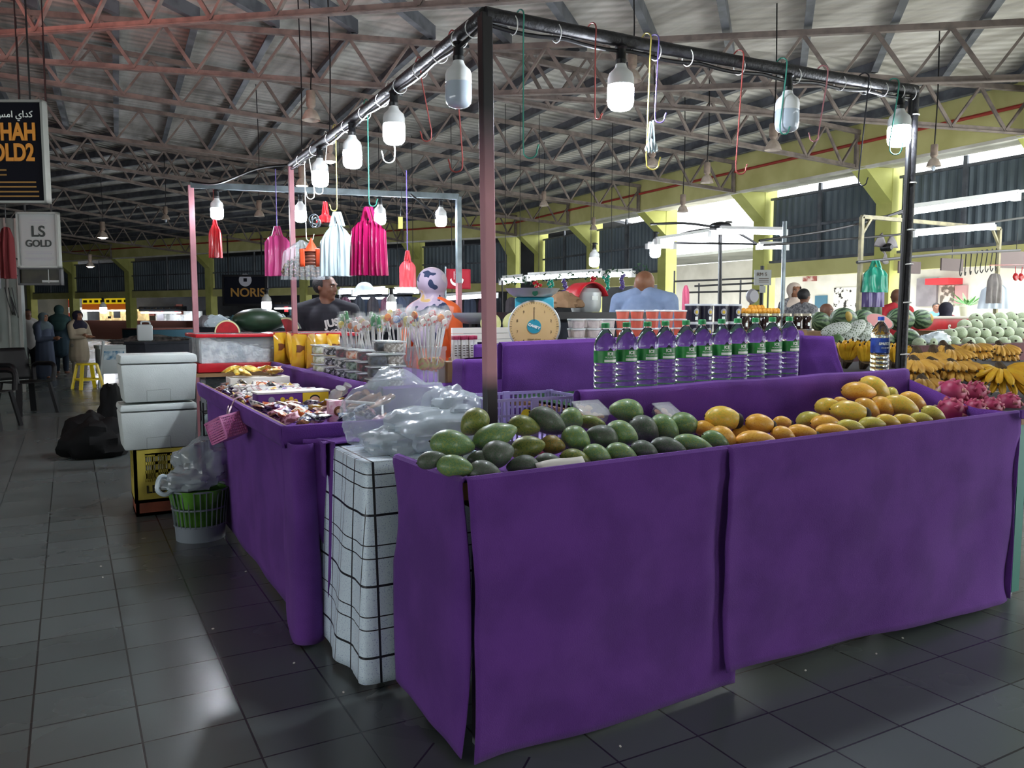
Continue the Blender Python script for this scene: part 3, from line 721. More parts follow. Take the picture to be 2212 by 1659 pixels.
bag('plastic_bag', 'dark red plastic bag below the rear left bulb', 'plastic bag', onbeam(F1, F2, 460) + V((0, -.03, -.27)), .11, .34, redp, .05, 3, .7, 6)
bag('plastic_sheet_pack', 'small white bag pack below the magenta bags', 'plastic bags', aD(787, 590, 5.4), .13, .13, wht, .02, 2, .95, 7, handles=False)
MB().tube([V((0, .03, -.02)), V((0, .03, .26))], .003, 5).build('string', hk['red'], bpy.data.objects['plastic_bag.001'])
pb_ = bag('peanut_bag', 'clear plastic bag of brown nuts on the middle post', 'bag of nuts', aD(652, 500, 5.6), .26, .335, clr, .09, 8, .22, 8, handles=False, flare=.2)
nut = mat('brown_nuts', '463424', .7, c2='6a5440', scale=25)
nb = MB(); d_ = V((rt.x, rt.y, 0))
for i in range(220):
    s = R.uniform(-1, 1); hgt = R.uniform(0, .13 * (1 - .4 * s * s)); nb.ell(d_ * (s * .125 - .01) + V((0, 0, -.31 + hgt)) + V((fw.x, fw.y, 0)) * R.uniform(-.025, .025), (.012, .009, .009), 6, 5, M=Euler((R.random() * 3, R.random() * 3, 0)).to_matrix().to_4x4())
nbo = nb.build('nuts', nut, pb_); nbo['kind'] = 'stuff'
sn_ = thing('sausage_pack', 'red wrapped pack of brown sausages hanging by the nut bag', 'sausages', aD(672, 512, 5.0))
saus = mat('sausage_skin', '7d4a3a', .5, c2='6a3b2e', scale=10); ornm = mat('orange_red_net', 'd14a22', .5)
for i in range(5): MB().tube(bez([d_ * (-.062) + V((0, 0, -.085 - i * .021)), V((0, 0, -.078 - i * .021)) - V((fw.x, fw.y, 0)) * .02, d_ * .062 + V((0, 0, -.085 - i * .021))], 6), .0125, 8).build('sausage', saus, sn_)
MB().lathe([(.004, -.005), (.012, -.03), (.045, -.085), (.05, -.09)], 14).build('wrapper_top', ornm, sn_)
for s in (-1, 1): MB().grid(lambda u, v: d_ * (s * .05 + (u - .5) * .032) + V((0, 0, -.075 - .11 * v)) - V((fw.x, fw.y, 0)) * .03, 3, 4).build('wrapper_band', ornm, sn_, solid=.002)
keys = thing('rubber_band_ring', 'metal ring of grey bands between red and white bags', 'ring', aD(680, 480, 5.0))
for i in range(5): MB().tube(loop((R.uniform(-.01, .01), R.uniform(-.01, .01), R.uniform(-.02, .02)), (R.uniform(-1, 1), -1, R.uniform(-.6, .6)), .03), .003, 6, close=True).build('band', greyp, keys)
scr = bag('plastic_scrap', 'crumpled white plastic scrap on the yellow and purple hooks', 'plastic scrap', aD(1408, 268, dep(onbeam(PT, P2, 1400))), .058, .11, wht, .03, 5, .4, 9, flare=-.2)
tagm = mat('yellow_tag', 'd9cf6a', .6)
tg = thing('price_tag', 'small yellow tag dangling right of the magenta bags', 'tag', aD(865, 470, 6.2)); MB().box((0, 0, -.04), (.035, .004, .09), rz=-.5).build('card', tagm, tg, smooth=False); MB().tube([(0, 0, 0), (0.02, 0, .34)], .002, 5).build('string', cab, tg)
# ================================================================ mangoes
def fruitmat(name, c, c2, c3=None, rough=.42, scale=18, spot=None, bloom=None):
    m = mat(name, c, rough, c2=c2, scale=scale, coat=.12, bump=.06, bscale=120, contrast=(.35, .68), detail=4)
    if c3 or spot:
        n, l, b = nodes(m); src = b.inputs['Base Color'].links[0].from_socket; tc = n.new('ShaderNodeTexCoord'); oi = n.new('ShaderNodeObjectInfo')
        mp = n.new('ShaderNodeVectorMath'); mp.operation = 'ADD'; l.new(tc.outputs['Object'], mp.inputs[0]); l.new(oi.outputs['Location'], mp.inputs[1])
        for (cc, sc_, lo, hi) in ([(c3, 9, .5, .66)] if c3 else []) + ([(spot, 55, .66, .69)] if spot else []):
            t = n.new('ShaderNodeTexNoise'); t.inputs['Scale'].default_value = sc_; l.new(mp.outputs[0], t.inputs['Vector'])
            mr = n.new('ShaderNodeMapRange'); mr.inputs['From Min'].default_value = lo; mr.inputs['From Max'].default_value = hi; l.new(t.outputs['Fac'], mr.inputs['Value'])
            mx = n.new('ShaderNodeMix'); mx.data_type = 'RGBA'; l.new(mr.outputs[0], mx.inputs[0]); l.new(src, mx.inputs[6]); mx.inputs[7].default_value = lin(cc); l.new(mx.outputs[2], b.inputs['Base Color']); src = mx.outputs[2]
    return m
GM = {'g': fruitmat('green_mango_skin', '557a4c', '7a9866', '8a964a', spot='2c3324'), 'd': fruitmat('dark_green_mango_skin', '4a5046', '656a5e', '3f5a40', .5, spot='2a2a24'),
      'y': fruitmat('yellow_green_mango_skin', '6f7f3f', '8f8a3c', '4f6b3c', spot='2e3020'), 'b': fruitmat('browned_mango_skin', '8a7a3c', '9c7a36', '5a6a3c', spot='4a2f1a'),
      'o': fruitmat('ripe_orange_mango_skin', 'e8a93a', 'ecbc50', 'dd982f', .38, spot='4a3018'), 'w': fruitmat('ripe_yellow_mango_skin', 'e6c44a', 'e0b040', 'c9b84a', .38, spot='3a2a18'),
      'l': fruitmat('lime_yellow_mango_skin', 'c2b64a', 'd2be52', 'a8a846', .4, spot='4a4a20')}
stemm = mat('dark_fruit_stem', '2e261d', .8); rot = mat('black_rot_spot', '211b18', .7, c2='3a2d24', scale=60)
def mango_proto(k, tip=False, point=.0):
    t = thing('mango', 'mango', 'mango', (0, 0, 0))
    def fn(p, q):
        x = p.x; s = 1 - .16 * x - .1 * x * x * (x > 0); y = q.y * s; z = q.z * s + .05 * (1 - x * x)
        xx = q.x * (1 + .05 * abs(p.x) ** 3)
        if point and p.x > .75: xx += point * (p.x - .75) * .8; z -= point * (p.x - .75)
        return V((xx, y, z))
    b = MB(); b.ell((0, 0, 0), (1, .8, .74), 26, 18, M=None, fn=lambda p, q: fn(V((p.z, p.y, -p.x)), V((q.z / .74 * 1, q.y, -q.x * .74))))
    b.build('skin', GM[k], t)
    s = MB(); s.tube([(-1.02, 0, .03), (-1.1, .02, .06)], [.07, .045], 8); s.build('stem', stemm, t)
    if tip: MB().ell((.72, .0, .0), (.31, .55, .51), 16, 12).build('blackened_tip', rot, t)
    return t
MP = {}
def mango(px, py, L, W, ang, k, y, label, tip=False, depthtilt=0., flip=1, group='green mangoes on the near table'):
    key = (k, tip)
    p = aY(px, py, y); d = dep(p); a = L * d / F / 2 * 1.05; w = W * d / F / 2 / .70
    ca, sa = math.cos(math.radians(ang)), math.sin(math.radians(ang)); ex = (rt * ca + up * sa) * flip + fw * depthtilt; ex.normalize()
    ez = up - ex * up.dot(ex); ez.normalize(); ey = ez.cross(ex)
    M = MX((ex * a, ey * w, ez * w)).transposed().to_4x4(); M.translation = p
    lo, ro, sca = M.decompose()
    if key not in MP: MP[key] = t = mango_proto(k, tip)
    else: t = dup(MP[key])
    t['label'] = label; t['group'] = group; t.rotation_mode = 'QUATERNION'; t.location = lo; t.rotation_quaternion = ro; t.scale = sca
    return t
GL = [(395, 295, 200, 170, 40, 'y', 2), (245, 445, 285, 180, -8, 'g', 1), (535, 390, 300, 165, 20, 'g', 1), (735, 320, 205, 135, -12, 'y', 2), (893, 290, 255, 165, -28, 'd', 2), (1060, 270, 150, 140, -30, 'g', 3),
      (1195, 295, 180, 90, -10, 'y', 3), (760, 468, 225, 155, 15, 'y', 1), (930, 450, 160, 125, -10, 'b', 1), (1090, 410, 195, 160, -30, 'g', 1), (1265, 395, 205, 160, -22, 'd', 1), (1400, 372, 215, 160, -20, 'g', 1),
      (1555, 345, 210, 165, -38, 'd', 2), (1690, 330, 200, 155, -30, 'g', 2), (1830, 312, 205, 155, -12, 'g', 2), (1430, 216, 215, 155, -10, 'g', 3), (105, 550, 190, 115, 12, 'd', 0.5), (265, 597, 245, 145, -8, 'g', 0),
      (425, 545, 150, 110, 0, 'd', .5), (555, 512, 215, 180, 20, 'd', 0.3), (460, 640, 218, 160, -5, 'd', -.3), (725, 598, 208, 150, 0, 'd', -.1), (905, 578, 195, 135, -5, 'd', 0), (1085, 548, 205, 130, -14, 'y', 0),
      (1230, 527, 195, 150, -20, 'g', 0), (1400, 517, 215, 145, -20, 'g', 0), (1555, 497, 195, 140, -20, 'd', 0), (1720, 468, 235, 130, -12, 'd', 0), (1885, 447, 255, 125, -12, 'g', 0), (2045, 428, 205, 125, -28, 'g', .2)]
ordn = ['first', 'second', 'third', 'fourth', 'fifth', 'sixth', 'seventh', 'eighth', 'ninth', 'tenth', 'eleventh', 'twelfth', 'thirteenth', 'fourteenth', 'fifteenth', 'sixteenth']
rown = {0: 'front row', 1: 'middle row', 2: 'upper row', 3: 'topmost row'}
cname = {'g': 'green', 'd': 'dark dusty green', 'y': 'green and yellow', 'b': 'brown-patched', 'o': 'ripe orange', 'w': 'ripe yellow', 'l': 'lime yellow'}
cnt = {}
for (zx, zy, L, W, ang, k, r) in sorted(GL):
    rr_ = min(3, max(0, int(r + .4))); cnt[rr_] = cnt.get(rr_, 0) + 1
    mango(900 + zx / 3.16, 820 + zy / 3.16, L / 3.16, W / 3.16, ang, k, 2.115 + .105 * r, '%s mango, %s from the left in the green pile, %s' % (cname[k], ordn[cnt[rr_] - 1], rown[rr_]), flip=1 if R.random() < .75 else -1, depthtilt=R.uniform(-.25, .25))
YL = [(255, 380, 235, 150, -8, 'w', 1.5, 1), (495, 415, 195, 120, -12, 'o', .8, 1), (640, 405, 125, 80, -10, 'o', 1.6, 1), (125, 440, 130, 95, 0, 'o', 1.6, 0), (245, 500, 175, 130, -20, 'o', .3, 0), (375, 465, 130, 90, 10, 'o', 1.2, 0), (460, 522, 252, 125, 0, 'o', -.1, 0), (640, 490, 155, 112, -20, 'o', .2, 0), (775, 477, 200, 105, -14, 'o', .2, 1),
      (1135, 202, 217, 115, -5, 'o', 3, 0), (1235, 187, 205, 140, -32, 'w', 3.4, 0), (1345, 217, 85, 85, -20, 'l', 4, 0), (935, 302, 160, 112, 0, 'w', 2, 0), (1080, 337, 242, 137, -8, 'w', 1.2, 1), (1185, 312, 170, 115, -28, 'o', 1.9, 0), (1288, 302, 160, 112, -32, 'o', 1.9, 0), (1408, 297, 212, 127, -18, 'w', 1.6, 0), (1485, 265, 165, 105, -24, 'o', 2.6, 0),
      (812, 388, 160, 110, 10, 'l', 1.6, 0), (915, 408, 175, 105, 0, 'o', .9, 0), (962, 457, 205, 90, -3, 'o', -.1, 0), (1080, 432, 175, 88, -8, 'l', 0, 0), (1220, 417, 165, 97, 0, 'l', .1, 0), (1328, 397, 160, 84, -15, 'w', .1, 0), (1432, 392, 155, 80, -10, 'w', .1, 0), (1540, 377, 135, 74, -6, 'l', .1, 0), (1622, 352, 160, 92, -28, 'l', .3, 0), (1015, 266, 90, 60, 0, 'o', 2.6, 0)]
cnt = {}
for (zx, zy, L, W, ang, k, r, tip) in sorted(YL):
    rr_ = min(3, max(0, int(r + .4))); cnt[rr_] = cnt.get(rr_, 0) + 1
    mango(1480 + zx / 3.022, 780 + zy / 3.022, L / 3.022, W / 3.022, ang, k, 2.115 + .105 * min(r, 3.6), '%s mango%s, %s from the left, %s of yellow pile' % (cname[k], ' with a blackened tip' if tip else '', ordn[cnt[rr_] - 1], rown[rr_]), tip=bool(tip), depthtilt=R.uniform(-.15, .15), group='yellow mangoes on the near table')
# paper price slip, tubs of cut fruit
pap = mat('white_paper', 'd6d2c8', .8)
sl_ = MB(); p = aY(1215, 1015, 2.045); sl_.grid(lambda u, v: p + V((.17 * (u - .5), .03 * v - .01, .012 * (u - .5) + .03 * v + .004 * math.sin(u * 5))), 8, 3); tag(sl_.build('paper_slip', pap, solid=.001), 'torn white paper slip tucked behind the front felt edge', 'paper')
clearp = mat('clear_plastic_tub', 'e4e8ea', .12, alpha=.28, coat=.5)
pkf = mat('pale_cut_fruit', 'd9a184', .5, c2='e8c9a8', scale=45)
def cuttub(px, py, w, lab):
    p = aY(px, py, 2.5); t = thing('fruit_tub', lab, 'tub', p, .1)
    t.rotation_euler = (.5, 0, .1)
    b = MB(); b.prism([(-w / 2, -.045), (w / 2, -.045), (w / 2, .045), (-w / 2, .045)], -.03, .015); b.build('tub', clearp, t, bevel=.012)
    MB().box((0, 0, .018), (w + .012, .1, .006)).build('rim', clearp, t, bevel=.002)
    f = MB()
    for i in range(16): f.ell((R.uniform(-w / 2 + .02, w / 2 - .02), R.uniform(-.03, .03), R.uniform(-.02, .005)), (.015, .015, .006), 8, 6)
    f.build('fruit_pieces', pkf, t)
cuttub(1276, 890, .12, 'clear tub of pale cut fruit behind the green mangoes'); cuttub(1440, 893, .085, 'small clear tub of cut fruit below the bottle row')
ys = thing('yellow_sign_disc', 'yellow round card poking up behind the green mangoes', 'card', aY(1137, 897, 2.45)); MB().lathe([(.022, -.001), (.022, .001)], 20, M=MX.Rotation(pi / 2, 4, 'X')).build('card', mat('yellow_card', 'e3c61e', .5), ys)
# lilac crate
lil = mat('lilac_plastic', 'a79ad0', .4)
cr = thing('lilac_crate', 'lilac slatted plastic crate behind the near post', 'crate', (1.60, 2.84, .80), -.05)
def slatwall(m, a, b_, z0, z1):
    a, b_ = V(a), V(b_); n_ = int((b_ - a).length / .022)
    for z, hh in ((z0, .012), (z1, .012), ((z0 + z1) * .5 + .022, .008)): m.bar(a + V((0, 0, z)), b_ + V((0, 0, z)), .006, hh)
    for i in range(n_ + 1): q = a.lerp(b_, i / n_); m.bar(q + V((0, 0, z0)), q + V((0, 0, z1)), .005, .007)
m = MB(); W_, D_ = .21, .13
for a, b_ in (((-W_, -D_, 0), (W_, -D_, 0)), ((-W_, D_, 0), (W_, D_, 0)), ((-W_, -D_, 0), (-W_, D_, 0)), ((W_, -D_, 0), (W_, D_, 0))): slatwall(m, a, b_, .005, .17)
for x in (-W_, 0, W_):
    for y in (-D_, D_): m.box((x, y, .09), (.03, .012, .175))
m.build('slatted_sides', lil, cr, smooth=False); MB().box((0, 0, .005), (2 * W_, 2 * D_, .008)).build('base', lil, cr, smooth=False)
# ================================================================ the big clear bag on the checked table
sheetm = mat('crumpled_clear_plastic', 'cfd9e2', .18, alpha=.34, coat=.6, bump=.5, bscale=14)
milk = mat('milky_plastic_bag', 'c6d2da', .22, alpha=.6, coat=.5, bump=.45, bscale=22)
cbg = thing('clear_plastic_bag', 'big crumpled clear plastic bag lying on the checked table', 'plastic bag', (1.17, 2.86, .797), 0)
def lump(r, seed, amp=.16):
    def fn(p, q):
        k = 1 + amp * nz(p.x * 1.7 + seed, p.y * 1.7, p.z * 1.7) + amp * .55 * nz(p.x * 4 + seed, p.y * 4, p.z * 4) + .03 * abs(nz(p.x * 9, p.y * 9 + seed, p.z * 9))
        q = q * k; 
        if q.z < -r[2] * .55: q.z = -r[2] * .55
        return q
    return fn
def lumpy(root, nm, c, r, seed, m, amp=.16, n=44): MB().ell(c, r, n, n * 2 // 3, fn=lump(r, seed, amp)).build(nm, m, root)
lumpy(cbg, 'clear_film', (-.03, .12, .10), (.24, .13, .175), 1.3, sheetm, .2)
lumpy(cbg, 'clear_film', (.17, .12, .08), (.12, .11, .135), 5.1, sheetm, .2)
lumpy(cbg, 'milky_bag', (.05, -.04, .06), (.24, .16, .10), 9.2, milk, .25)
lumpy(cbg, 'milky_bag', (.16, -.02, .10), (.14, .13, .10), 12.7, milk, .3)
lumpy(cbg, 'milky_bag', (-.12, -.04, .03), (.13, .13, .06), 17.1, milk, .25)
# ================================================================ water bottles
pet = mat('clear_water_bottle', 'eef4f6', .04, trans=1., ior=1.3, spec=.8, alpha=.9)
gcap = mat('green_bottle_cap', '1f8a4c', .4); bcap = mat('blue_bottle_cap', '2a55c0', .4)
glab = mat('green_bottle_label', '2e8b3f', .4, c2='0f5f34', scale=14); wlab = mat('white_label_print', 'e9efe9', .5); nav = mat('navy_label_print', '101a2a', .5); blab = mat('blue_bottle_label', '1d4aa8', .4, c2='15307a', scale=20)
def wraptext(parent, s, size, r, z, m, ang0=-pi / 2, name='label_lettering', bold=.0):
    o = text(parent, s, size, MX(), m, name, .0004, bold=bold)
    for v in o.data.vertices:
        a = ang0 + v.co.x / r; v.co = V(((r + v.co.z) * math.cos(a), (r + v.co.z) * math.sin(a), z + v.co.y))
    return o
def bottle(label, p, capm, labm, s=1., blue=False):
    t = thing('water_bottle', label, 'water bottle', p, -yaw, 'green capped water bottles in a row' if not blue else None); t.scale = (s,) * 3
    r = .045; pr = [(.0, 0), (.03, .0), (.042, .006), (r, .02)]
    for i in range(6): z = .03 + i * .022; pr += [(r, z), (r, z + .012), (r * .93, z + .017)]
    pr += [(r, .165), (r * .985, .168), (r * .985, .213), (r, .216), (r * .99, .235), (r * .9, .255), (r * .68, .275), (r * .42, .292), (.0145, .298), (.0145, .306)]
    MB().lathe(pr, 28).build('bottle', pet, t)
    MB().lathe([(.0165, .303), (.0165, .32), (.014, .323), (0, .323)], 20).build('cap', capm, t)
    lz0, lz1 = (.166, .214) if not blue else (.14, .215)
    MB().lathe([(r + .0008, lz0), (r + .0008, lz1)], 28, cap=False).build('label', labm, t)
    if not blue:
        R_ = r + .0016
        st = MB()
        def patch(a0, a1, z0, z1): st.grid(lambda u, v: V((R_ * math.cos(a0 + (a1 - a0) * u), R_ * math.sin(a0 + (a1 - a0) * u), z0 + (z1 - z0) * v)), 8, 1)
        patch(-1.75, -.55, .170, .180); st.build('label_stripe', wlab, t)
        pk = MB(); A = lambda a, z: V((R_ * math.cos(a), R_ * math.sin(a), z)); pk.add([A(-1.5, .213), A(-.95, .213), A(-1.22, .226)], [(0, 1, 2)]); pk.build('label_peak', nav, t)
        wraptext(t, 'ICE', .017, R_, .202, wlab, -1.22, bold=.0006); wraptext(t, 'MOUNTAIN', .0095, R_, .188, wlab, -1.15)
    else: wraptext(t, 'SPRITZER', .017, r + .0016, .185, wlab, -1.35, bold=.0006); wraptext(t, 'mineral water', .008, r + .0016, .165, wlab, -1.4)
    return t
b0 = None
pos = ['leftmost of the row', 'second from the left', 'third from the left', 'fourth from the left', 'fifth from the left', 'middle of the row', 'fifth from the right', 'fourth from the right', 'third from the right', 'second from the right', 'rightmost of the row']
pxs = [1308, 1355, 1399, 1439, 1482, 1518, 1559, 1595, 1632, 1670, 1705]
for i, px in enumerate(pxs):
    p = aY(px, 700, 2.665); z = .938 + .0024 * i
    lab = 'clear water bottle with green cap and label, %s' % pos[i]
    if i == 0: b0 = bottle(lab, (p.x, p.y, z), gcap, glab, 1.02)
    else: dup(b0, (p.x, p.y + .004 * (i % 2), z), -yaw + R.uniform(-.25, .1), lab)
p = aY(1903, 700, 2.7); bottle('single water bottle with blue cap and blue label by the black post', (p.x, p.y, .968), bcap, blab, 1.0, True)
sbx = thing('bottle_stand', 'low purple covered block under the blue capped bottle', 'stand', (p.x, p.y, .93)); MB().box((0, 0, .018), (.14, .1, .036)).build('block', felt, sbx, bevel=.006)
# ================================================================ tubs, buckets, jars on the rear shelf
t7 = thing('tub_shelf', 'raised white shelf holding stacked tubs and jars', 'shelf', (3.1, 3.5, 0)); ltab(2.05, 4.0, 3.26, 3.85, 1.138, t7)
lidm = mat('clear_tub_lid', 'dfe4e4', .25, alpha=.8); tubw = mat('white_tub_content', 'c9beb9', .45, c2='b5a8a6', scale=30); tubr = mat('coral_tub_content', 'c9614f', .4, c2='bb5342', scale=14)
def tubproto(lab, m, grp):
    t = thing('plastic_tub', lab, 'tub', (0, 0, 0), 0, grp)
    MB().lathe([(.0, 0), (.029, 0), (.034, .036), (.034, .038)], 20).build('cup', m, t)
    MB().lathe([(.0365, .037), (.0375, .040), (.0365, .045), (.03, .0455), (0, .045)], 20).build('lid', lidm, t); return t
rn = ['top', 'second', 'third', 'bottom']
tr = None
for ci, px in enumerate((1345, 1376, 1409, 1440, 1469)):
    p = aY(px, 690, 3.34)
    for k in range(4):
        lab = 'coral red lidded tub, %s of its stack, %s stack from the left' % (rn[3 - k], ordn[ci])
        q = (p.x, p.y, 1.14 + .0465 * k)
        if tr is None: tr = tubproto(lab, tubr, 'coral tubs in stacks'); tr.location = q
        else: dup(tr, q, R.random(), lab)
tw = None
for ci, px in enumerate((1249, 1282, 1314)):
    for di in range(2):
        p = aY(px, 700, 3.34) + V((.03 * di, .08 * di, 0))
        for k in range(3 if di == 0 else 3):
            lab = 'pale lidded tub, %s of the %s %s stack beside the scale' % (['bottom', 'middle', 'top'][k], ordn[ci], 'front' if di == 0 else 'rear')
            q = (p.x, p.y, 1.14 + .0475 * k)
            if tw is None: tw = tubproto(lab, tubw, 'pale tubs in stacks'); tw.location = q
            else: dup(tw, q, R.random(), lab)
bkt = mat('navy_bucket', '1c1b2c', .35); bkl = mat('bucket_lid', 'c9cdd2', .3, alpha=.9); gry = mat('grey_badge', '9a9aa0', .5); ylw = mat('yellow_badge', 'c7a93a', .5)
def bucket(lab):
    t = thing('navy_bucket', lab, 'bucket', (0, 0, 0), 0, 'navy lidded buckets')
    MB().lathe([(0, 0), (.036, 0), (.0395, .085)], 22).build('bucket', bkt, t); MB().lathe([(.041, .083), (.042, .088), (.04, .093), (0, .093)], 22).build('lid', bkl, t)
    def disc(r, a, z, m, off, nm):
        b = MB(); N = 16; R_ = .0385 + off; vs = [V((R_ * math.cos(a), R_ * math.sin(a), z))] + [V((R_ * math.cos(a + r / R_ * math.cos(2 * pi * k / N)), R_ * math.sin(a + r / R_ * math.cos(2 * pi * k / N)), z + r * math.sin(2 * pi * k / N))) for k in range(N)]
        b.add(vs, [(0, 1 + k, 1 + (k + 1) % N) for k in range(N)]); b.build(nm, m, t)
    disc(.017, -1.35, .052, gry, .0012, 'badge'); disc(.009, -1.35, .05, ylw, .0022, 'badge_centre')
    b = MB(); b.grid(lambda u, v: V((.0395 * math.cos(-1.6 + .45 * u), .0395 * math.sin(-1.6 + .45 * u), .01 + .017 * v)), 4, 1); b.build('white_sticker', wlab, t)
    return t
bk0 = None
for ci, px in enumerate((1495, 1524, 1557, 1586)):
    p = aY(px, 690, 3.38)
    for k in range(2):
        lab = 'navy lidded bucket with round badge, %s row, %s from the left' % (['lower', 'upper'][k], ordn[ci]); q = (p.x, p.y, 1.14 + k * .118 if k == 0 else 1.262)
        if bk0 is None: bk0 = bucket(lab); bk0.location = q; bk0.rotation_euler.z = -yaw; bk0.scale = (1, 1, 1.3)
        else:
            d_b = dup(bk0, q, -yaw + R.uniform(-.3, .3), lab); d_b.scale = (1, 1, 1.3 if k == 0 else 1.05)
jgl = mat('dark_jar', '2b1c1a', .12, coat=.6, c2='1a1212', scale=30); jlid = mat('jar_lid', 'a9a28f', .35, metal=.5)
def jarp(lab):
    t = thing('preserve_jar', lab, 'jar', (0, 0, 0), 0, 'dark preserve jars on the tub shelf')
    MB().lathe([(0, 0), (.026, 0), (.028, .01), (.028, .07), (.022, .08)], 18).build('jar', jgl, t); MB().lathe([(.025, .078), (.025, .092), (0, .093)], 18).build('lid', jlid, t)
    MB().grid(lambda u, v: V((.0287 * math.cos(-1.9 + .5 * u), .0287 * math.sin(-1.9 + .5 * u), .02 + .02 * v)), 4, 1).build('label', wlab, t); return t
j0 = None
for ci, px in enumerate((1606, 1629, 1653, 1677, 1701, 1724, 1743)):
    for di in range(2):
        p = aY(px, 690, 3.36 + .07 * di); lab = 'dark preserve jar, %s from the left in the %s jar row' % (ordn[ci], ['front', 'rear'][di]); q = (p.x, p.y, 1.215)
        if j0 is None: j0 = jarp(lab); j0.location = q
        else: dup(j0, q, -yaw + R.uniform(-.4, .4), lab)
rs_ = thing('jar_riser', 'board raising the preserve jars on the tub shelf', 'riser', (3.55, 3.42, 1.139)); MB().box((0, 0, .037), (.5, .22, .074)).build('board', wood, rs_, smooth=False)
orr = mat('small_orange_fruit', 'd08a1e', .45, c2='dca038', scale=30)
of0 = None; nO = 0
pt_ = aY(1640, 675, 3.52); tray = thing('fruit_tray', 'clear tray under the small orange fruits behind the jars', 'tray', (pt_.x, pt_.y, 1.30)); MB().box((0, 0, 0), (.28, .12, .012)).build('tray', clearp, tray); MB().box((0, .03, -.085), (.26, .05, .16)).build('support', wood, tray, smooth=False)
for i in range(9):
    for k in range(2 + (2 < i < 7)):
        q = (pt_.x - .12 + .03 * i, pt_.y - .03 + .035 * k + R.uniform(-.004, .004), 1.322 + (.02 if k == 2 else 0))
        lab = 'small orange fruit, %s along the heap, %s' % (ordn[i], ['front', 'back', 'on top'][k])
        if of0 is None: of0 = tag(MB().ell((0, 0, 0), .0185, 12, 9).build('small_orange', orr), lab, 'fruit', 'small orange fruits behind the jars'); of0.location = q
        else: dup(of0, q, None, lab)
# ================================================================ dial scale
p = aY(1154, 705, 3.42)
scl = thing('dial_scale', 'round beige dial weighing scale with steel pan', 'weighing scale', (p.x, p.y, p.z), -yaw - .05)
rD = 56 * dep(p) / F
RX = MX.Rotation(pi / 2, 4, 'X')
chrome = mat('brushed_steel', 'b4b9b9', .35, metal=.35); beige = mat('beige_dial', 'd9ba86', .45, c2='cfae78', scale=6); inkm = mat('dial_ink', '4a3a2a', .6); teal = mat('teal_paint', '2f93a8', .45)
MB().lathe([(rD, -.05), (rD * 1.02, .0), (rD * 1.0, .012), (rD * .95, .014)], 48, M=RX, cap=True).build('case', chrome, scl)
MB().lathe([(rD * .95, .0), (rD * .95, .0155), (0, .0165)], 48, M=RX, cap=False).build('dial', beige, scl)
b = MB()
for i in range(60):
    a = 2 * pi * i / 60; r0, r1 = rD * .86, rD * (.92 if i % 5 else .95); b.bar((r0 * math.sin(a), -.0175, r0 * math.cos(a)), (r1 * math.sin(a), -.0175, r1 * math.cos(a)), .0012 if i % 5 else .0022, .001, (0, 1, 0))
for i in range(10):
    a = 2 * pi * i / 10; text(scl, str(i), rD * .14, frameM((rD * .68 * math.sin(a), -.018, rD * .68 * math.cos(a)), (1, 0, 0), (0, 0, 1)), inkm, 'dial_number', .0004)
b.build('dial_ticks', inkm, scl, smooth=False)
MB().bar((0, -.02, rD * .2), (0, -.02, rD * .62), .003, .002, (0, 1, 0)).build('needle', inkm, scl, smooth=False)
MB().lathe([(rD * .27, .014), (rD * .27, .02), (0, .021)], 32, M=RX, cap=False).build('hub_badge', teal, scl)
text(scl, 'CAMRY', rD * .14, frameM((0, -.0225, 0), (1, 0, -.35), (.35, 0, 1)), wlab, 'badge_lettering', .0005, bold=.001)
text(scl, 'SPRING SCALE', rD * .08, frameM((0, -.0185, -rD * .5), (1, 0, 0), (0, 0, 1)), inkm, 'dial_lettering', .0004)
MB().box((0, .055, rD * .55), (rD * 1.5, .1, rD * 1.15)).build('body', teal, scl, bevel=.01)
MB().box((0, .055, -rD * .4), (rD * 1.7, .1, rD * 1.5)).build('pedestal', teal, scl, bevel=.01)
pz = aY(1150, 632, 3.42).z - p.z
b = MB(); b.tube([(-.02, .05, rD * 1.1), (-.02, .05, pz)], .006, 8)
for x in (-.045, .05): b.tube([(x, .05, rD * 1.1), (x, .05, pz - .015)], .003, 6)
b.build('pan_support', chrome, scl)
MB().lathe([(.02, pz - .022), (.09, pz - .02), (.118, pz - .002), (.135, pz + .02), (.138, pz + .022), (.134, pz + .022), (.115, pz + .002), (.088, pz - .016), (0, pz - .018)], 40, c=(-.01, .05, 0), sy=.75).build('pan', chrome, scl)
MB().lathe([(.014, 0), (.014, .002)], 16, c=(.005, -.04, pz - .003), M=RX).build('green_sticker', mat('dark_green_sticker', '0e4a35', .5), scl)
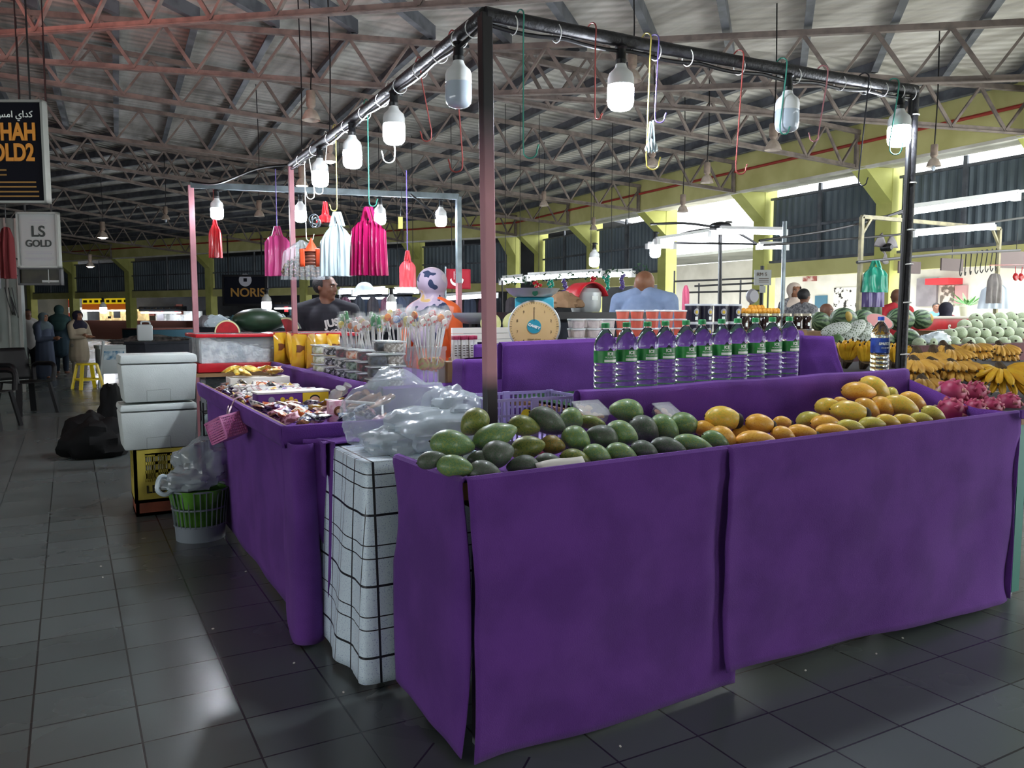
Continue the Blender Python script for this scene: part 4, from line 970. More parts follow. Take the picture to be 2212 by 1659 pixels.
# ================================================================ sweets on the tiers
clearc = mat('clear_candy_tub', 'e6ecec', .12, alpha=.12, coat=.5); lidc = mat('candy_tub_lid', 'd8dedd', .2, alpha=.7)
candm = {k: mat('candy_' + k, a, .4, c2=c, scale=90, contrast=(.45, .52)) for k, a, c in (('white', 'cfc8bd', '8b7f73'), ('navy', '23262f', '3a4250'), ('red', '7a2030', '33151c'), ('green', '3c5a48', '8aa08c'), ('zebra', 'dcdcdc', '1c1f28'), ('lime', 'b9c08a', 'd9dcc0'), ('orange', 'd8794f', 'e2c9b0'))}
def ctub(k, lab):
    t = thing('candy_tub', lab, 'candy tub', (0, 0, 0), 0, 'small clear tubs of sweets')
    w = .05; pl = lambda s: [(s * w * math.cos(a) * (1 if True else 1), s * w * math.sin(a)) for a in [pi / 4 + i * pi / 2 for i in range(4)]]
    MB().box((0, 0, .026), (.086, .086, .05)).build('tub', clearc, t, bevel=.008); MB().box((0, 0, .054), (.094, .094, .008)).build('lid', lidc, t, bevel=.003)
    MB().box((0, 0, .025), (.078, .078, .042)).build('sweets', candm[k], t, bevel=.01)['kind'] = 'stuff'
    return t
CT = {}
def place_tub(k, p, lab, rz, s=1.):
    if k not in CT: CT[k] = t = ctub(k, lab); t.location = p; t.rotation_euler.z = rz; t.scale = (s,) * 3
    else: dup(CT[k], p, rz, lab, scale=s)
zt4 = .942
st_i = 0
for (px, Y, X, ks) in ((851, 3.66, None, ('white',) * 4), (815, 3.65, None, ('navy', 'navy', 'navy')), (790, None, 1.36, ('red', 'red', 'red')), (766, None, 1.35, ('green', 'green', 'orange')), (742, None, 1.35, ('zebra', 'zebra', 'red')), (716, None, 1.35, ('zebra',) * 3), (692, None, 1.36, ('lime', 'lime', 'lime')), (828, 3.78, None, ('navy', 'navy', 'navy', 'navy'))):
    st_i += 1
    p = aY(px, 790, Y) if Y else aX(px, 780, X)
    for i, k in enumerate(ks):
        place_tub(k, (p.x, p.y, zt4 + .0585 * i), 'clear tub of %s sweets, %s from the bottom of the %s stack by the rim' % (k, ordn[i], ordn[st_i - 1]), R.uniform(-.2, .2), 1.0)
# tubs holding lollipops
frost = mat('frosted_jar', 'c3cdd2', .3, alpha=.28, coat=.3)
def ljar(p, r, h, lab, wide=1.0):
    t = thing('lollipop_jar', lab, 'jar', p); MB().lathe([(0, 0), (r * .9, 0), (r, .01), (r, h - .02), (r * 1.06, h - .018), (r * 1.06, h), (r * .98, h)], 28).build('jar', frost, t); return t
jars = []
for px, Y, r, h, lab in ((768, 4.5, .085, .19, 'frosted jar of lollipops farthest left on the raised shelf'), (812, 4.25, .085, .19, 'frosted jar of lollipops between the two shelf ends'), (868, 3.9, .075, .19, 'frosted jar of lollipops behind the white sweet tubs'), (926, 3.72, .085, .2, 'large clear tub with swirl lollipops at the shelf front')):
    p = aY(px, 760, Y); q = V((p.x, p.y, zt4)); jars.append((q, r, h)); ljar(q, r, h, lab)
stk = mat('white_lolly_stick', 'e6e6e2', .5); wrap = mat('clear_wrapper', 'e9eeee', .15, alpha=.13, coat=.6)
lolc = [mat('lolly_red', 'c62a2f', .3, c2='e8d0c8', scale=70, contrast=(.5, .56)), mat('lolly_orange', 'e08a2a', .3, c2='c43a2a', scale=60), mat('lolly_yellow', 'd8c23a', .3, c2='e9e3c0', scale=60), mat('lolly_green', '2f8f4a', .35, c2='dfe9df', scale=60, contrast=(.5, .55)), mat('lolly_white', 'e4dcd2', .3, c2='c8433a', scale=60, contrast=(.52, .58)), mat('lolly_blue', '4a6fae', .3, c2='e3e6ea', scale=70)]
LP = []
for k in range(6):
    t = thing('lollipop', 'x', 'lollipop'); MB().tube([(0, 0, 0), (0, 0, .2)], .0032, 6).build('stick', stk, t)
    if k in (3,): MB().box((0, 0, .225), (.024, .012, .07)).build('candy', lolc[k], t, bevel=.004)
    else: MB().lathe([(0, -.006), (.017, -.005), (.02, 0), (.017, .005), (0, .006)], 20, c=(0, 0, .215), M=RX).build('candy', lolc[k], t)
    b = MB(); b.grid(lambda u, v: V(((u - .5) * (.044 + .012 * math.sin(v * 3)), -.009 + .004 * math.sin(u * 12), .185 + .075 * v)), 8, 6); b.grid(lambda u, v: V(((u - .5) * .048, .009 - .004 * math.sin(u * 11), .185 + .072 * v)), 8, 6)
    b.build('wrapper', wrap, t); LP.append(t)
used = set(); ji = 0
where = ['in the leftmost lollipop jar', 'in the second lollipop jar', 'in the jar behind the white tubs', 'in the big front lollipop tub']
for j, (q, r, h) in enumerate(jars):
    for i in range((22, 22, 22, 26)[j]):
        k = R.choice((0, 0, 1, 2, 4, 4, 5) if j > 1 else (0, 2, 2, 3, 4, 4, 1)); a = R.random() * 2 * pi; rr = r * math.sqrt(R.random()) * .9
        tilt = .24 * rr / r; rot_ = (-tilt * math.sin(a), tilt * math.cos(a), R.uniform(-1.2, .5)); pos_ = q + V((rr * math.cos(a) * .75, rr * math.sin(a) * .75, .075 + R.uniform(-.01, .05) + (.03 if j > 1 else 0)))
        cn_ = ['red', 'orange', 'yellow', 'green', 'white and red', 'blue'][k]; lab = 'wrapped %s lollipop on a white stick %s' % (cn_, where[j]); g = '%s lollipops %s' % (cn_, where[j])
        if k not in used: used.add(k); t = LP[k]; t.location = pos_; t.rotation_euler = rot_; t['label'] = lab; t['group'] = g
        else: dup(LP[k], pos_, None, lab, g, rot=rot_)
for k in range(6):
    if k not in used:
        for c in list(LP[k].children): bpy.data.objects.remove(c)
        bpy.data.objects.remove(LP[k])
# swirl lollies inside the front tub
for i in range(4):
    t = thing('swirl_lollipop', 'large swirl lollipop inside the big front tub', 'lollipop', jars[3][0] + V((-.04 + .027 * i, -.03 + .012 * (i % 2), .055)), -yaw + R.uniform(-.4, .4), 'swirl lollipops in the front tub')
    sw = mat('swirl_candy', 'd8632c', .3, c2='c9b13a', scale=45, contrast=(.45, .55)); MB().lathe([(0, -.008), (.028, -.007), (.033, 0), (.028, .007), (0, .008)], 24, c=(0, 0, .06), M=RX).build('candy', sw, t); MB().tube([(0, 0, -.045), (0, 0, .03)], .003, 6).build('stick', stk, t)
# biscuit packs right of the lollipops
wpk = mat('white_biscuit_pack', 'd8d6d0', .35, c2='b9b6b0', scale=30); mrn = mat('maroon_pack_top', 'a02f4e', .4)
bpk = None
for i in range(6):
    p = aY(982 + i * 8.5, 765, 3.70 + .02 * (i % 2)); lab = 'white biscuit pack with maroon top, %s from the left' % ordn[i]
    if bpk is None:
        bpk = thing('biscuit_pack', lab, 'biscuit pack', (p.x, p.y, 1.066), -.2, 'biscuit packs beside the lollipops'); MB().box((0, 0, .055), (.02, .06, .11)).build('pack', wpk, bpk, bevel=.004); MB().box((0, 0, .118), (.021, .061, .022)).build('top', mrn, bpk, bevel=.004)
        b = MB(); [b.box((0, -.0305, .03 + .012 * k_), (.012, .001, .004)) for k_ in range(5)]; b.build('print', inkm, bpk, smooth=False)
    else: dup(bpk, (p.x, p.y, 1.066), -.2 + R.uniform(-.1, .1), lab)
pst = thing('pack_stand', 'small wooden board under the biscuit packs', 'board', (aY(1003, 765, 3.71).x, 3.71, .94)); MB().box((0, 0, .063), (.24, .12, .124)).build('board', wood, pst, smooth=False)
# pillow pouches
def pouch(b, w, h, th, c=(0, 0, 0), M=None, n=8):
    T = MX.Translation(V(c)) @ (M if M is not None else MX())
    for s in (-1, 1):
        b.grid(lambda u, v: T @ V(((u - .5) * w * (1 - .08 * math.sin(v * pi)), s * th * (max(0, math.sin(u * pi)) * max(0, math.sin(v * pi))) ** .55 + .0006 * s, (v - .5) * h)), n, n)
    return b
yb = mat('yellow_snack_foil', 'd3a92a', .3, c2='c99222', scale=14, coat=.4); rdp = mat('red_print', 'b03024', .4); bwp = mat('brown_print', '6a3a1c', .5)
sn0 = None
for i, (px, X, rz) in enumerate(((608, 1.36, .45), (628, 1.42, 1.1), (650, 1.37, .25), (671, 1.43, .95), (697, 1.6, -.1), (722, 1.66, .5))):
    p = aX(px, 770, X); lab = 'yellow foil snack bag standing, %s from the ice box end' % ordn[i]; q = (p.x, p.y, zt4 + .115)
    if sn0 is None:
        sn0 = thing('snack_bag', lab, 'snack bag', q, rz, 'yellow snack bags on the raised shelf'); pouch(MB(), .14, .23, .035).build('foil_bag', yb, sn0); pouch(MB(), .1, .05, .004, (0, -.031, .01)).build('brown_print', bwp, sn0); MB().box((0, 0, .108), (.138, .004, .016)).build('red_seam', rdp, sn0, smooth=False)
    else: dup(sn0, q, None, lab, rot=(R.uniform(-.15, .1), R.uniform(-.14, .14), rz), scale=1. if i < 4 else .95)
# ================================================================ sweets heap on the left table
packc = [('8b5a3c', 'd9c7b0'), ('d6d2c8', '4a4a52'), ('c99a2a', 'e0d070'), ('23262e', 'd8d8d8'), ('b8403a', 'e6ddd2'), ('6a4a8a', 'd9d2e0'), ('d7a0b0', '8a4a5a'), ('3a5a8a', 'dfe6ea'), ('c9632a', 'f0e2c8'), ('5a3020', '9a6a4a')]
PK = []
for i, (a, c) in enumerate(packc):
    m = mat('sweet_wrapper_%d' % i, a, .3, c2=c, scale=38 + 5 * i, contrast=(.48, .54), coat=.4)
    PK.append(m)
SW = {}
cnames = ['brown', 'white and grey', 'gold', 'black and white', 'red', 'violet', 'pink', 'blue', 'orange', 'chocolate brown']
zT2 = .812
def heap(x, y): return zT2 + .02 + .035 * math.sin(pi * min(1, max(0, (x - .74) / .5))) + .02 * nz(x * 8, y * 6)
i = 0
for i in range(210):
    x = R.uniform(.785, 1.2); y = R.uniform(3.24, 5.25); k = R.randrange(10) if y < 4.4 else R.choice((1, 1, 3, 7, 2, 8, 1))
    if .8 < x < 1.19 and 3.98 < y < 4.22: continue
    q = (x, y, heap(x, y) + R.uniform(0, .02)); ro = (R.uniform(.7, 2.2), R.uniform(-.5, .5), R.uniform(0, 6.28)); s = R.uniform(.75, 1.3)
    lab = 'small %s wrapped sweet packet heaped in the left tray' % cnames[k]; g = '%s sweet packets in the left tray' % cnames[k]
    if k not in SW: SW[k] = t = tag(pouch(MB(), .075, .05, .012).build('sweet_packet', PK[k]), lab, 'sweet', g); t.location = q; t.rotation_euler = ro; t.scale = (s,) * 3
    else: dup(SW[k], q, None, lab, g, rot=ro, scale=s)
# purple display box with white top
vb = mat('violet_box_print', '5b2a78', .4); ybp = mat('yellow_box_print', 'e0c02a', .4); skn = mat('printed_face_skin', 'e0b392', .5); hrp = mat('printed_hair', '16161a', .5)
vx = thing('candy_box', 'violet and yellow candy carton with white lid in the left tray', 'carton', (.99, 4.1, .815), 0); vx.rotation_euler = (-.0, 0, .04)
MB().box((0, .05, .045), (.36, .12, .09)).build('carton', vb, vx, bevel=.002); MB().box((0, .052, .094), (.37, .13, .008)).build('white_lid', pap, vx, smooth=False)
MB().box((.11, -.0112, .045), (.135, .003, .086)).build('yellow_panel', ybp, vx, smooth=False)
b = MB(); b.lathe([(.026, 0), (.0, .003)], 20, c=(.105, -.0128, .045), M=RX, cap=False); b.build('printed_face', skn, vx); b = MB(); b.lathe([(.029, 0), (0, .001)], 20, c=(.105, -.0126, .058), M=RX, cap=False, sy=.7); b.build('printed_hair', hrp, vx)
b = MB(); [b.lathe([(.012, 0), (0, .002)], 10, c=(-.06 + .022 * i_, -.0112, .06 - .012 * (i_ % 2)), M=RX, cap=False) for i_ in range(4)]; b.build('gold_print', ybp, vx)
MB().lathe([(.016, 0), (0, .002)], 16, c=(-.115, -.0112, .06), M=RX, cap=False).build('grey_print', gry, vx)
wc = thing('white_carton', 'white carton full of yellow packets at the far tray end', 'carton', (1.03, 5.18, .815), .0); MB().box((0, 0, .05), (.36, .16, .1)).build('carton', pap, wc, bevel=.003)
for i in range(9): 
    q = (1.03 + R.uniform(-.16, .16), 5.18 + R.uniform(-.06, .06), .935 + R.uniform(0, .03)); lab = 'yellow and orange packet piled in the white carton'
    t = dup(SW[2] if i % 3 else SW[8], q, None, lab, 'packets in the white carton', rot=(R.uniform(.8, 2), R.uniform(-.4, .4), R.random() * 6), scale=1.5)
ltube = mat('white_candy_tube', 'd9d6d2', .35, c2='b08a8a', scale=30, contrast=(.55, .6)); lt0 = None
for i in range(14):
    q = (1.0 + R.uniform(-.05, .05), 4.42 + .03 * i, .86 + R.uniform(0, .03)); lab = 'long white wrapped candy stick lying across the left tray'
    if lt0 is None: lt0 = tag(MB().tube([(-.15, 0, 0), (-.14, 0, 0), (.14, 0, 0), (.15, 0, 0)], [.004, .011, .011, .004], 8).build('candy_stick', ltube), lab, 'candy stick', 'white candy sticks in the left tray'); lt0.location = q
    else: dup(lt0, q, R.uniform(-.15, .15), lab)
cone = mat('brown_cone_wrapper', '8a5636', .35, c2='c2906a', scale=20, coat=.4); cn0 = None
clr2 = mat('clear_cone_film', 'dfe3e0', .15, alpha=.4, coat=.5)
for i, (x, y, rr_, k) in enumerate(((1.14, 3.62, (1.1, .3, .6), 0), (1.16, 3.52, (1.2, -.4, 1.2), 0), (1.2, 3.42, (1.3, .2, 2.0), 0), (1.08, 3.72, (.9, .1, .2), 1), (1.12, 3.8, (.8, .3, .5), 1))):
    lab = '%s cone packet leaning on the raised shelf, %s' % (['brown', 'clear and silver'][k], ordn[i]); 
    t = tag(MB().lathe([(.002, -.09), (.03, .03), (.034, .05), (.02, .07), (.026, .09)], 12, sy=.6).build('cone_packet', cone if k == 0 else clr2), lab, 'sweet', 'cone packets in the left tray'); t.location = (x, y, .905); t.rotation_euler = rr_
pkx = thing('pink_candy_box', 'pink candy box with a printed doll, upright at the tray front', 'carton', (.99, 3.36, .855), .1); MB().box((0, 0, .035), (.075, .03, .09)).build('carton', mat('pink_carton', 'd793a8', .4, c2='e6c3cc', scale=40), pkx, bevel=.002); MB().lathe([(.022, 0), (0, .002)], 16, c=(.005, -.0155, .035), M=RX, cap=False).build('printed_hair', bwp, pkx); MB().lathe([(.012, 0), (0, .002)], 16, c=(.005, -.017, .033), M=RX, cap=False).build('printed_face', skn, pkx)
tt = thing('candy_toothbrush', 'white plastic stick lying across the dark packets', 'candy stick', (1.09, 3.45, .915), -.5); MB().tube([(-.12, 0, .01), (0, 0, 0), (.1, 0, -.01)], [.004, .006, .009], 8).build('stick', stk, tt)
# pink hanging basket -------------------------------------------------------
pbk = mat('pink_plastic_basket', 'd07fae', .35, c2='c673a3', scale=10)
p = aX(489, 925, .655); bs = thing('pink_basket', 'small pink plastic basket hooked on the left purple rim', 'basket', p)
bs.rotation_euler = Euler((0, .10, -.15)); 
tl = MX.Rotation(-.45, 4, (fw.x, fw.y, 0)) @ MX.Rotation(.5, 4, 'Z')
bm_ = MB(); bm_.X = tl; w_, d_2, h_ = .055, .075, .052
for i in range(12): bm_.box((-w_ + i * .01, -d_2, 0), (.004, .004, 2 * h_)); bm_.box((-w_ + i * .01, d_2, 0), (.004, .004, 2 * h_))
for i in range(9): bm_.box((0, -d_2, -h_ + i * .013), (2 * w_, .004, .005)); bm_.box((0, d_2, -h_ + i * .013), (2 * w_, .004, .005))
for i in range(10): bm_.box((-w_, 0, -h_ + i * .0115), (.004, 2 * d_2, .0075)); bm_.box((w_, 0, -h_ + i * .0115), (.004, 2 * d_2, .0075))
bm_.box((0, 0, -h_), (2 * w_, 2 * d_2, .005))
for s in (-1, 1): bm_.box((0, s * d_2, h_), (2 * w_ + .012, .01, .01)); bm_.box((s * w_, 0, h_), (.01, 2 * d_2 + .01, .01)); bm_.box((s * w_, -d_2, 0), (.008, .008, 2 * h_)); bm_.box((s * w_, d_2, 0), (.008, .008, 2 * h_))
bm_.build('basket', pbk, bs, smooth=False); whk = mat('pale_pink_hook', 'e3c3cc', .4)
for hp in (((470, 897, .66), (477, 882, .66), (470, 868, .675), (476, 852, .69), (489, 847, .715), (500, 855, .74)), ((486, 905, .66), (495, 890, .66), (488, 876, .675), (495, 860, .69), (508, 855, .715), (520, 864, .74))):
    MB().tube(bez([aX(*q_) - p for q_ in hp], 6), .0042, 6).build('hook', whk, bs)
# ================================================================ styrofoam boxes, crates, bin
sty = mat('white_styrofoam', 'c4ccc9', .75, c2='b4bcb9', scale=3, bump=.15, bscale=160); grime = mat('grey_grime_line', '8d938f', .8)
Ys = 5.6
def styro(lab, y0p, y1p, lidp):
    a = aY(262, y1p, Ys); b2 = aY(428, y1p, Ys); top = aY(262, y0p, Ys).z
    w = b2.x - a.x; h = top - a.z
    t = thing('styrofoam_box', lab, 'box', ((a.x + b2.x) / 2, Ys + .17, a.z), .02); lh = aY(262, y0p, Ys).z - aY(262, lidp, Ys).z
    b = MB(); 
    for (z0, z1, i0, i1) in ((0, h - lh - .003, .018, 0), (h - lh + .003, h, -.004, .002)):
        pl = lambda s: [(-w / 2 + s, -.17 + s), (w / 2 - s, -.17 + s), (w / 2 - s, .17 - s), (-w / 2 + s, .17 - s)]
        vs = [V((x, y, z0)) for x, y in pl(i0)] + [V((x, y, z1)) for x, y in pl(i1)]
        q = MB(); q.add(vs, [(3, 2, 1, 0), (4, 5, 6, 7), (0, 1, 5, 4), (1, 2, 6, 5), (2, 3, 7, 6), (3, 0, 4, 7)]); q.build('box' if z0 == 0 else 'lid', sty, t, bevel=.012)
    g = MB(); 
    for (p0, p1) in (((-.08, .0), (-.08, .075)), ((-.08, .075), (.06, .08)), ((.06, .08), (.06, 0))): g.bar((p0[0], -.166 + .013 * (1 - p0[1] / h) - .001, p0[1]), (p1[0], -.166 + .013 * (1 - p1[1] / h) - .001, p1[1]), .003, .003, (0, 1, 0))
    g.build('moulded_handle_line', grime, t, smooth=False); return a
A1_ = styro('white styrofoam box on top of the stack with a scuffed lid', 768, 872, 788)
A2_ = styro('lower white styrofoam box standing on the yellow crate', 877, 976, 892)
cry = mat('faded_yellow_crate', 'b8a845', .55, c2='9c8e3a', scale=4); crr = mat('faded_red_crate', '8c4a34', .6, c2='6f3a2a', scale=5)
def crate(nm, lab, x0, x1, y0, dp, z0, z1, m, holes=True):
    t = thing(nm, lab, 'crate', ((x0 + x1) / 2, y0 + dp / 2, z0)); w = x1 - x0; h = z1 - z0; b = MB(); D2 = dp / 2
    for s in (-1, 1):
        for ax_ in (0, 1):
            L = w if ax_ == 0 else dp
            def bx(c, hz, w2, h2):
                if ax_ == 0: b.box((c, s * (D2 - .01), hz), (w2, .02, h2))
                else: b.box((s * (w / 2 - .01), c, hz), (.02, w2, h2))
            if not holes: bx(0, h / 2, L, h); continue
            bx(0, h * .2, L, h * .4); bx(0, h * .95, L, h * .1)
            bx(-L / 2 + L * .1, h * .65, L * .2, h * .5); bx(L / 2 - L * .1, h * .65, L * .2, h * .5)
            for k in range(4): bx(0, h * (.42 + .16 * k), L * .62, h * .055)
            for g_ in range(3):
                for k in range(5): bx(-L * .3 + L * .21 * g_ + k * L * .033 + .012, h * .65, L * .012, h * .5)
                bx(-L * .3 + L * .21 * g_ + L * .19, h * .65, L * .045, h * .5)
    b.box((0, 0, .01), (w, dp, .02)); b.build('crate_body', m, t, smooth=False)
    if holes: text(t, 'LEO', h * .2, frameM((-.045, -D2 - .002, h * .24), (1, 0, 0), (0, 0, 1)), mat('dark_stencil', '2e2a18', .7), 'stencil_lettering', .001, bold=.002)
    return t
a_ = aY(292, 1090, Ys + .02); b_3 = aY(418, 1080, Ys + .02)
crate('yellow_crate', 'faded yellow plastic crate under the styrofoam boxes', a_.x, b_3.x, Ys + .02, .32, a_.z + .005, A2_.z - .003, cry)
crate('red_crate', 'low faded red crate at the bottom of the box stack', a_.x + .005, b_3.x, Ys + .025, .31, 0.002, a_.z + .003, crr, False)
sack = mat('black_bin_liner', '08090a', .75, bump=.4, bscale=14, spec=.2)
sk = thing('black_sack', 'black plastic sack slumped behind the styrofoam boxes', 'sack', aZ(200, 953, .14)); MB().ell((0, 0, 0), (.27, .24, .24), 30, 20, fn=lump((.27, .24, .24), 4.4, .3)).build('sack', sack, sk)
sk = thing('black_sack', 'small black sack tied beside the upper styrofoam box', 'sack', aZ(232, 930, .08) + V((.06, .35, .12))); MB().ell((0, 0, 0), (.13, .12, .36), 24, 16, fn=lump((.13, .12, .36), 2.2, .25)).build('sack', sack, sk)
# bin
bing = mat('grey_basket_plastic', '7b848c', .45); lin_g = mat('green_bin_liner', '5f9a35', .35, bump=.4, bscale=16, c2='4a7d2a', scale=10)
bn = thing('waste_basket', 'grey slotted waste basket with a green liner by the purple table', 'bin', (.63, 4.93, 0))
b = MB(); b.lathe([(0, .004), (.135, 0), (.14, .085)], 40); b.build('solid_base', bing, bn)
b = MB()
for i in range(30):
    a = 2 * pi * i / 30
    for (r0, z0, r1, z1) in ((.14, .085, .15, .185), (.15, .185, .165, .295)): b.bar((r0 * math.cos(a), r0 * math.sin(a), z0), (r1 * math.cos(a), r1 * math.sin(a), z1), .012, .005)
for r_, z in ((.141, .088), (.151, .19), (.166, .295)): b.tube(loop((0, 0, z), (0, 0, 1), r_), .006, 6, close=True)
b.build('slotted_side', bing, bn, smooth=False)
b = MB(); b.grid(lambda u, v: V(((.168 - .02 * v + .008 * math.sin(u * 40)) * math.cos(2 * pi * u), (.168 - .02 * v + .008 * math.sin(u * 40)) * math.sin(2 * pi * u), .302 - (.05 + .05 * max(0, math.sin(2 * pi * u - 2.4)) + .01 * nz(u * 12)) * v)), 80, 8)
b.lathe([(0, .02), (.12, .03), (.152, .29)], 30, cap=False); b.build('green_liner', lin_g, bn)
tb = thing('clear_rubbish_bag', 'clear plastic rubbish heaped in the waste basket', 'plastic bag', (.63, 4.93, .37))
tr_ = mat('rubbish_clear_plastic', 'b9c6cc', .2, alpha=.55, coat=.6, bump=.5, bscale=16)
lumpy(tb, 'clear_film', (.03, .03, .05), (.17, .14, .15), 3.3, tr_, .32); lumpy(tb, 'clear_film', (-.06, -.05, -.02), (.14, .11, .08), 7.7, tr_, .3)
MB().tube(bez([(-.15, -.03, 0), (-.21, -.06, .02), (-.23, -.07, -.05), (-.19, -.08, -.08), (-.14, -.07, -.05)], 6), .013, 8).build('bag_handle', wht, tb)
# trolley with a clear bag between the boxes and the table
tly = thing('wire_rack', 'dark wire rack with a pale bag behind the pink basket', 'rack', (.80, 5.62, 0)); b = MB()
for x in (-.04, .12):
    for y in (0, .12): b.tube([(x, y, 0), (x, y, .72)], .006, 6)
for z in (.2, .35, .5, .65): b.tube([(-.04, 0, z), (.12, 0, z), (.12, .12, z), (-.04, .12, z)], .005, 6, close=True)
b.build('wire_frame', cab, tly); lumpy(tly, 'pale_bag', (.03, .06, .45), (.09, .07, .22), 5.5, wht, .15, 24)
# ================================================================ ice box with water melons
redm = mat('red_box_paint', 'c01f2b', .35, c2='ab1924', scale=6); glassm = mat('clear_tank_wall', 'dfe6e8', .05, alpha=.16, coat=.6); icem = mat('crushed_ice', 'd8dcde', .3, c2='98a2a8', scale=16, bump=1., bscale=38, sss=.1)
Yi = 6.02
xa, xb = aY(428, 800, Yi).x, aY(745, 790, Yi).x + .1; zb_, zr_, zt_ = aY(428, 806, Yi).z, aY(428, 786, Yi).z, aY(428, 722, Yi).z
ib = thing('ice_box', 'red rimmed clear ice box filled with crushed ice', 'ice box', (xa, Yi, zb_)); W2 = xb - xa; Hh = zt_ - zb_; D3 = .55
MB().box((W2 / 2, D3 / 2, (zr_ - zb_) / 2), (W2, D3, zr_ - zb_)).build('red_base', redm, ib, bevel=.008)
b = MB(); b.box((W2 / 2, .012, Hh / 2 + .03), (W2 - .03, .008, Hh - .08)); b.box((.015, D3 / 2, Hh / 2 + .03), (.008, D3 - .03, Hh - .08)); b.box((W2 - .015, D3 / 2, Hh / 2 + .03), (.008, D3 - .03, Hh - .08)); b.build('clear_wall', glassm, ib, smooth=False)
b = MB(); b.box((W2 / 2, 0, Hh - .012), (W2 + .02, .03, .026)); b.box((W2 / 2, D3, Hh - .012), (W2 + .02, .03, .026)); b.box((0, D3 / 2, Hh - .012), (.03, D3, .026)); b.box((W2, D3 / 2, Hh - .012), (.03, D3, .026)); b.build('red_rim', redm, ib, bevel=.006)
MB().box((W2 / 2, D3 / 2, Hh - .004), (W2 - .04, D3 - .04, .008)).build('lid', mat('grey_clear_lid', '8d9296', .25, alpha=.75), ib, smooth=False)
b = MB(); 
def icef(u, v):
    x, y = .03 + (W2 * .62) * u, .03 + (D3 - .06) * v; z = (zr_ - zb_) + .13 + .05 * math.sin(u * 4 + 1.2) * (1 - u) - .03 * u + .02 * nz(x * 9, y * 9) + .012 * nz(x * 30, y * 30); return V((x, y, z))
b.grid(icef, 60, 24); b.grid(lambda u, v: V((.03 + W2 * .62 * u, .03, (zr_ - zb_) + (icef(u, 0).z - (zr_ - zb_)) * v)), 60, 8); b.grid(lambda u, v: V((.03, .03 + (D3 - .06) * u, (zr_ - zb_) + (icef(0, u).z - (zr_ - zb_)) * v)), 24, 8); b.grid(lambda u, v: V((.03 + W2 * .62, .03 + (D3 - .06) * u, (zr_ - zb_) + (icef(1, u).z - (zr_ - zb_)) * v)), 24, 8)
b.build('crushed_ice', icem, ib)['kind'] = 'stuff'
it = thing('ice_table', 'grey metal table under the ice box', 'table', (xa + .7, Yi + .3, 0)); ltab(xa - .03, xb + .02, Yi - .04, Yi + .57, zb_ - .004, it)
wmr = mat('dark_watermelon_rind', '1d3022', .35, c2='2a4430', scale=5); wmf = mat('watermelon_flesh', 'b5242e', .45, c2='a01f2a', scale=25, spec=.4); wmw = mat('watermelon_white', 'd9d2a2', .5)
zl = zt_ + .004
def melonhalf(px, py, r, lab, rz, cut='half'):
    p = aY(px, py, Yi + .2); t = thing('watermelon_piece', lab, 'watermelon', (p.x, p.y, zl), rz)
    n_ = 24; A0_, A1__ = (0, pi) if cut == 'half' else (.25, pi * .62)
    def fan(rr, y, z0=0): return [V((rr * math.cos(A0_ + (A1__ - A0_) * i / n_), y, rr * math.sin(A0_ + (A1__ - A0_) * i / n_))) for i in range(n_ + 1)]
    f = MB(); vs = [V((0, -.002, 0))] + fan(r * .87, -.002); f.add(vs, [(0, i + 1, i + 2) for i in range(n_)]); f.build('flesh', wmf, t)
    w2_ = MB(); a_ = fan(r * .87, -.0015); c_ = fan(r * .98, -.001); w2_.add(a_ + c_, [(i, i + 1, n_ + 2 + i, n_ + 1 + i) for i in range(n_)]); w2_.build('white_rim', wmw, t)
    k_ = MB(); k_.grid(lambda u, v: V((r * math.cos(A0_ + (A1__ - A0_) * u) * math.cos(v * pi / 2), r * 1.1 * math.sin(v * pi / 2), r * math.sin(A0_ + (A1__ - A0_) * u) * math.cos(v * pi / 2))), n_, 10); k_.add([V((0, 0, 0))] + fan(r, 0), [(0, i + 1, i + 2) for i in range(n_)]); k_.build('rind', wmr, t); return t
melonhalf(491, 712, .095, 'cut watermelon half on the left of the ice box lid', -.45)
melonhalf(618, 712, .115, 'watermelon wedge with a pointed top beside the middle post', -.7, 'w')
p = aY(560, 712, Yi + .3); wm_ = thing('watermelon', 'whole dark watermelon lying on the ice box lid', 'watermelon', (p.x, p.y, zl + .09)); MB().ell((0, 0, 0), (.2, .115, .092), 28, 18).build('rind', wmr, wm_); MB().tube([(.2, 0, .0), (.225, 0, .01)], .006, 6).build('stem', stemm, wm_)
lumpy(thing('clear_plastic_wrap', 'clear plastic wrapping bundled behind the cut watermelon', 'plastic bag', (aY(470, 690, Yi + .48).x, Yi + .48, zl + .07)), 'film', (0, 0, 0), (.09, .05, .06), 8.1, tr_, .3, 26)
# ================================================================ right neighbour stall: bananas, dragon fruit, melons
t6 = thing('banana_table', 'table of bananas and dragon fruit right of the purple cloth', 'table', (4.6, 3.1, 0)); ltab(3.74, 5.9, 2.04, 3.2, .83, t6)
t6b = thing('rear_banana_table', 'low table behind carrying the rear banana row', 'table', (5.4, 3.75, 0)); ltab(4.06, 6.8, 3.24, 4.3, .83, t6b)
tealp = mat('teal_panel', '3f7f72', .6)
MB().box((-.80, -1.03, .42), (.06, .02, .8)).build('teal_leg_panel', tealp, t6, smooth=False)
drk = mat('dark_cover_cloth', '1d1822', .9)
b = MB(); b.grid(lambda u, v: V((3.75 + 2.15 * u, 2.05 + 1.15 * v, .833 + .01 * nz(u * 8, v * 8))), 14, 14); b.grid(lambda u, v: V((3.76, 2.06 + 1.14 * u, .83 - .35 * v)), 10, 4)
tag(b.build('dark_tablecloth', drk, solid=.003), 'dark cloth below the bananas and dragon fruit', 'tablecloth')
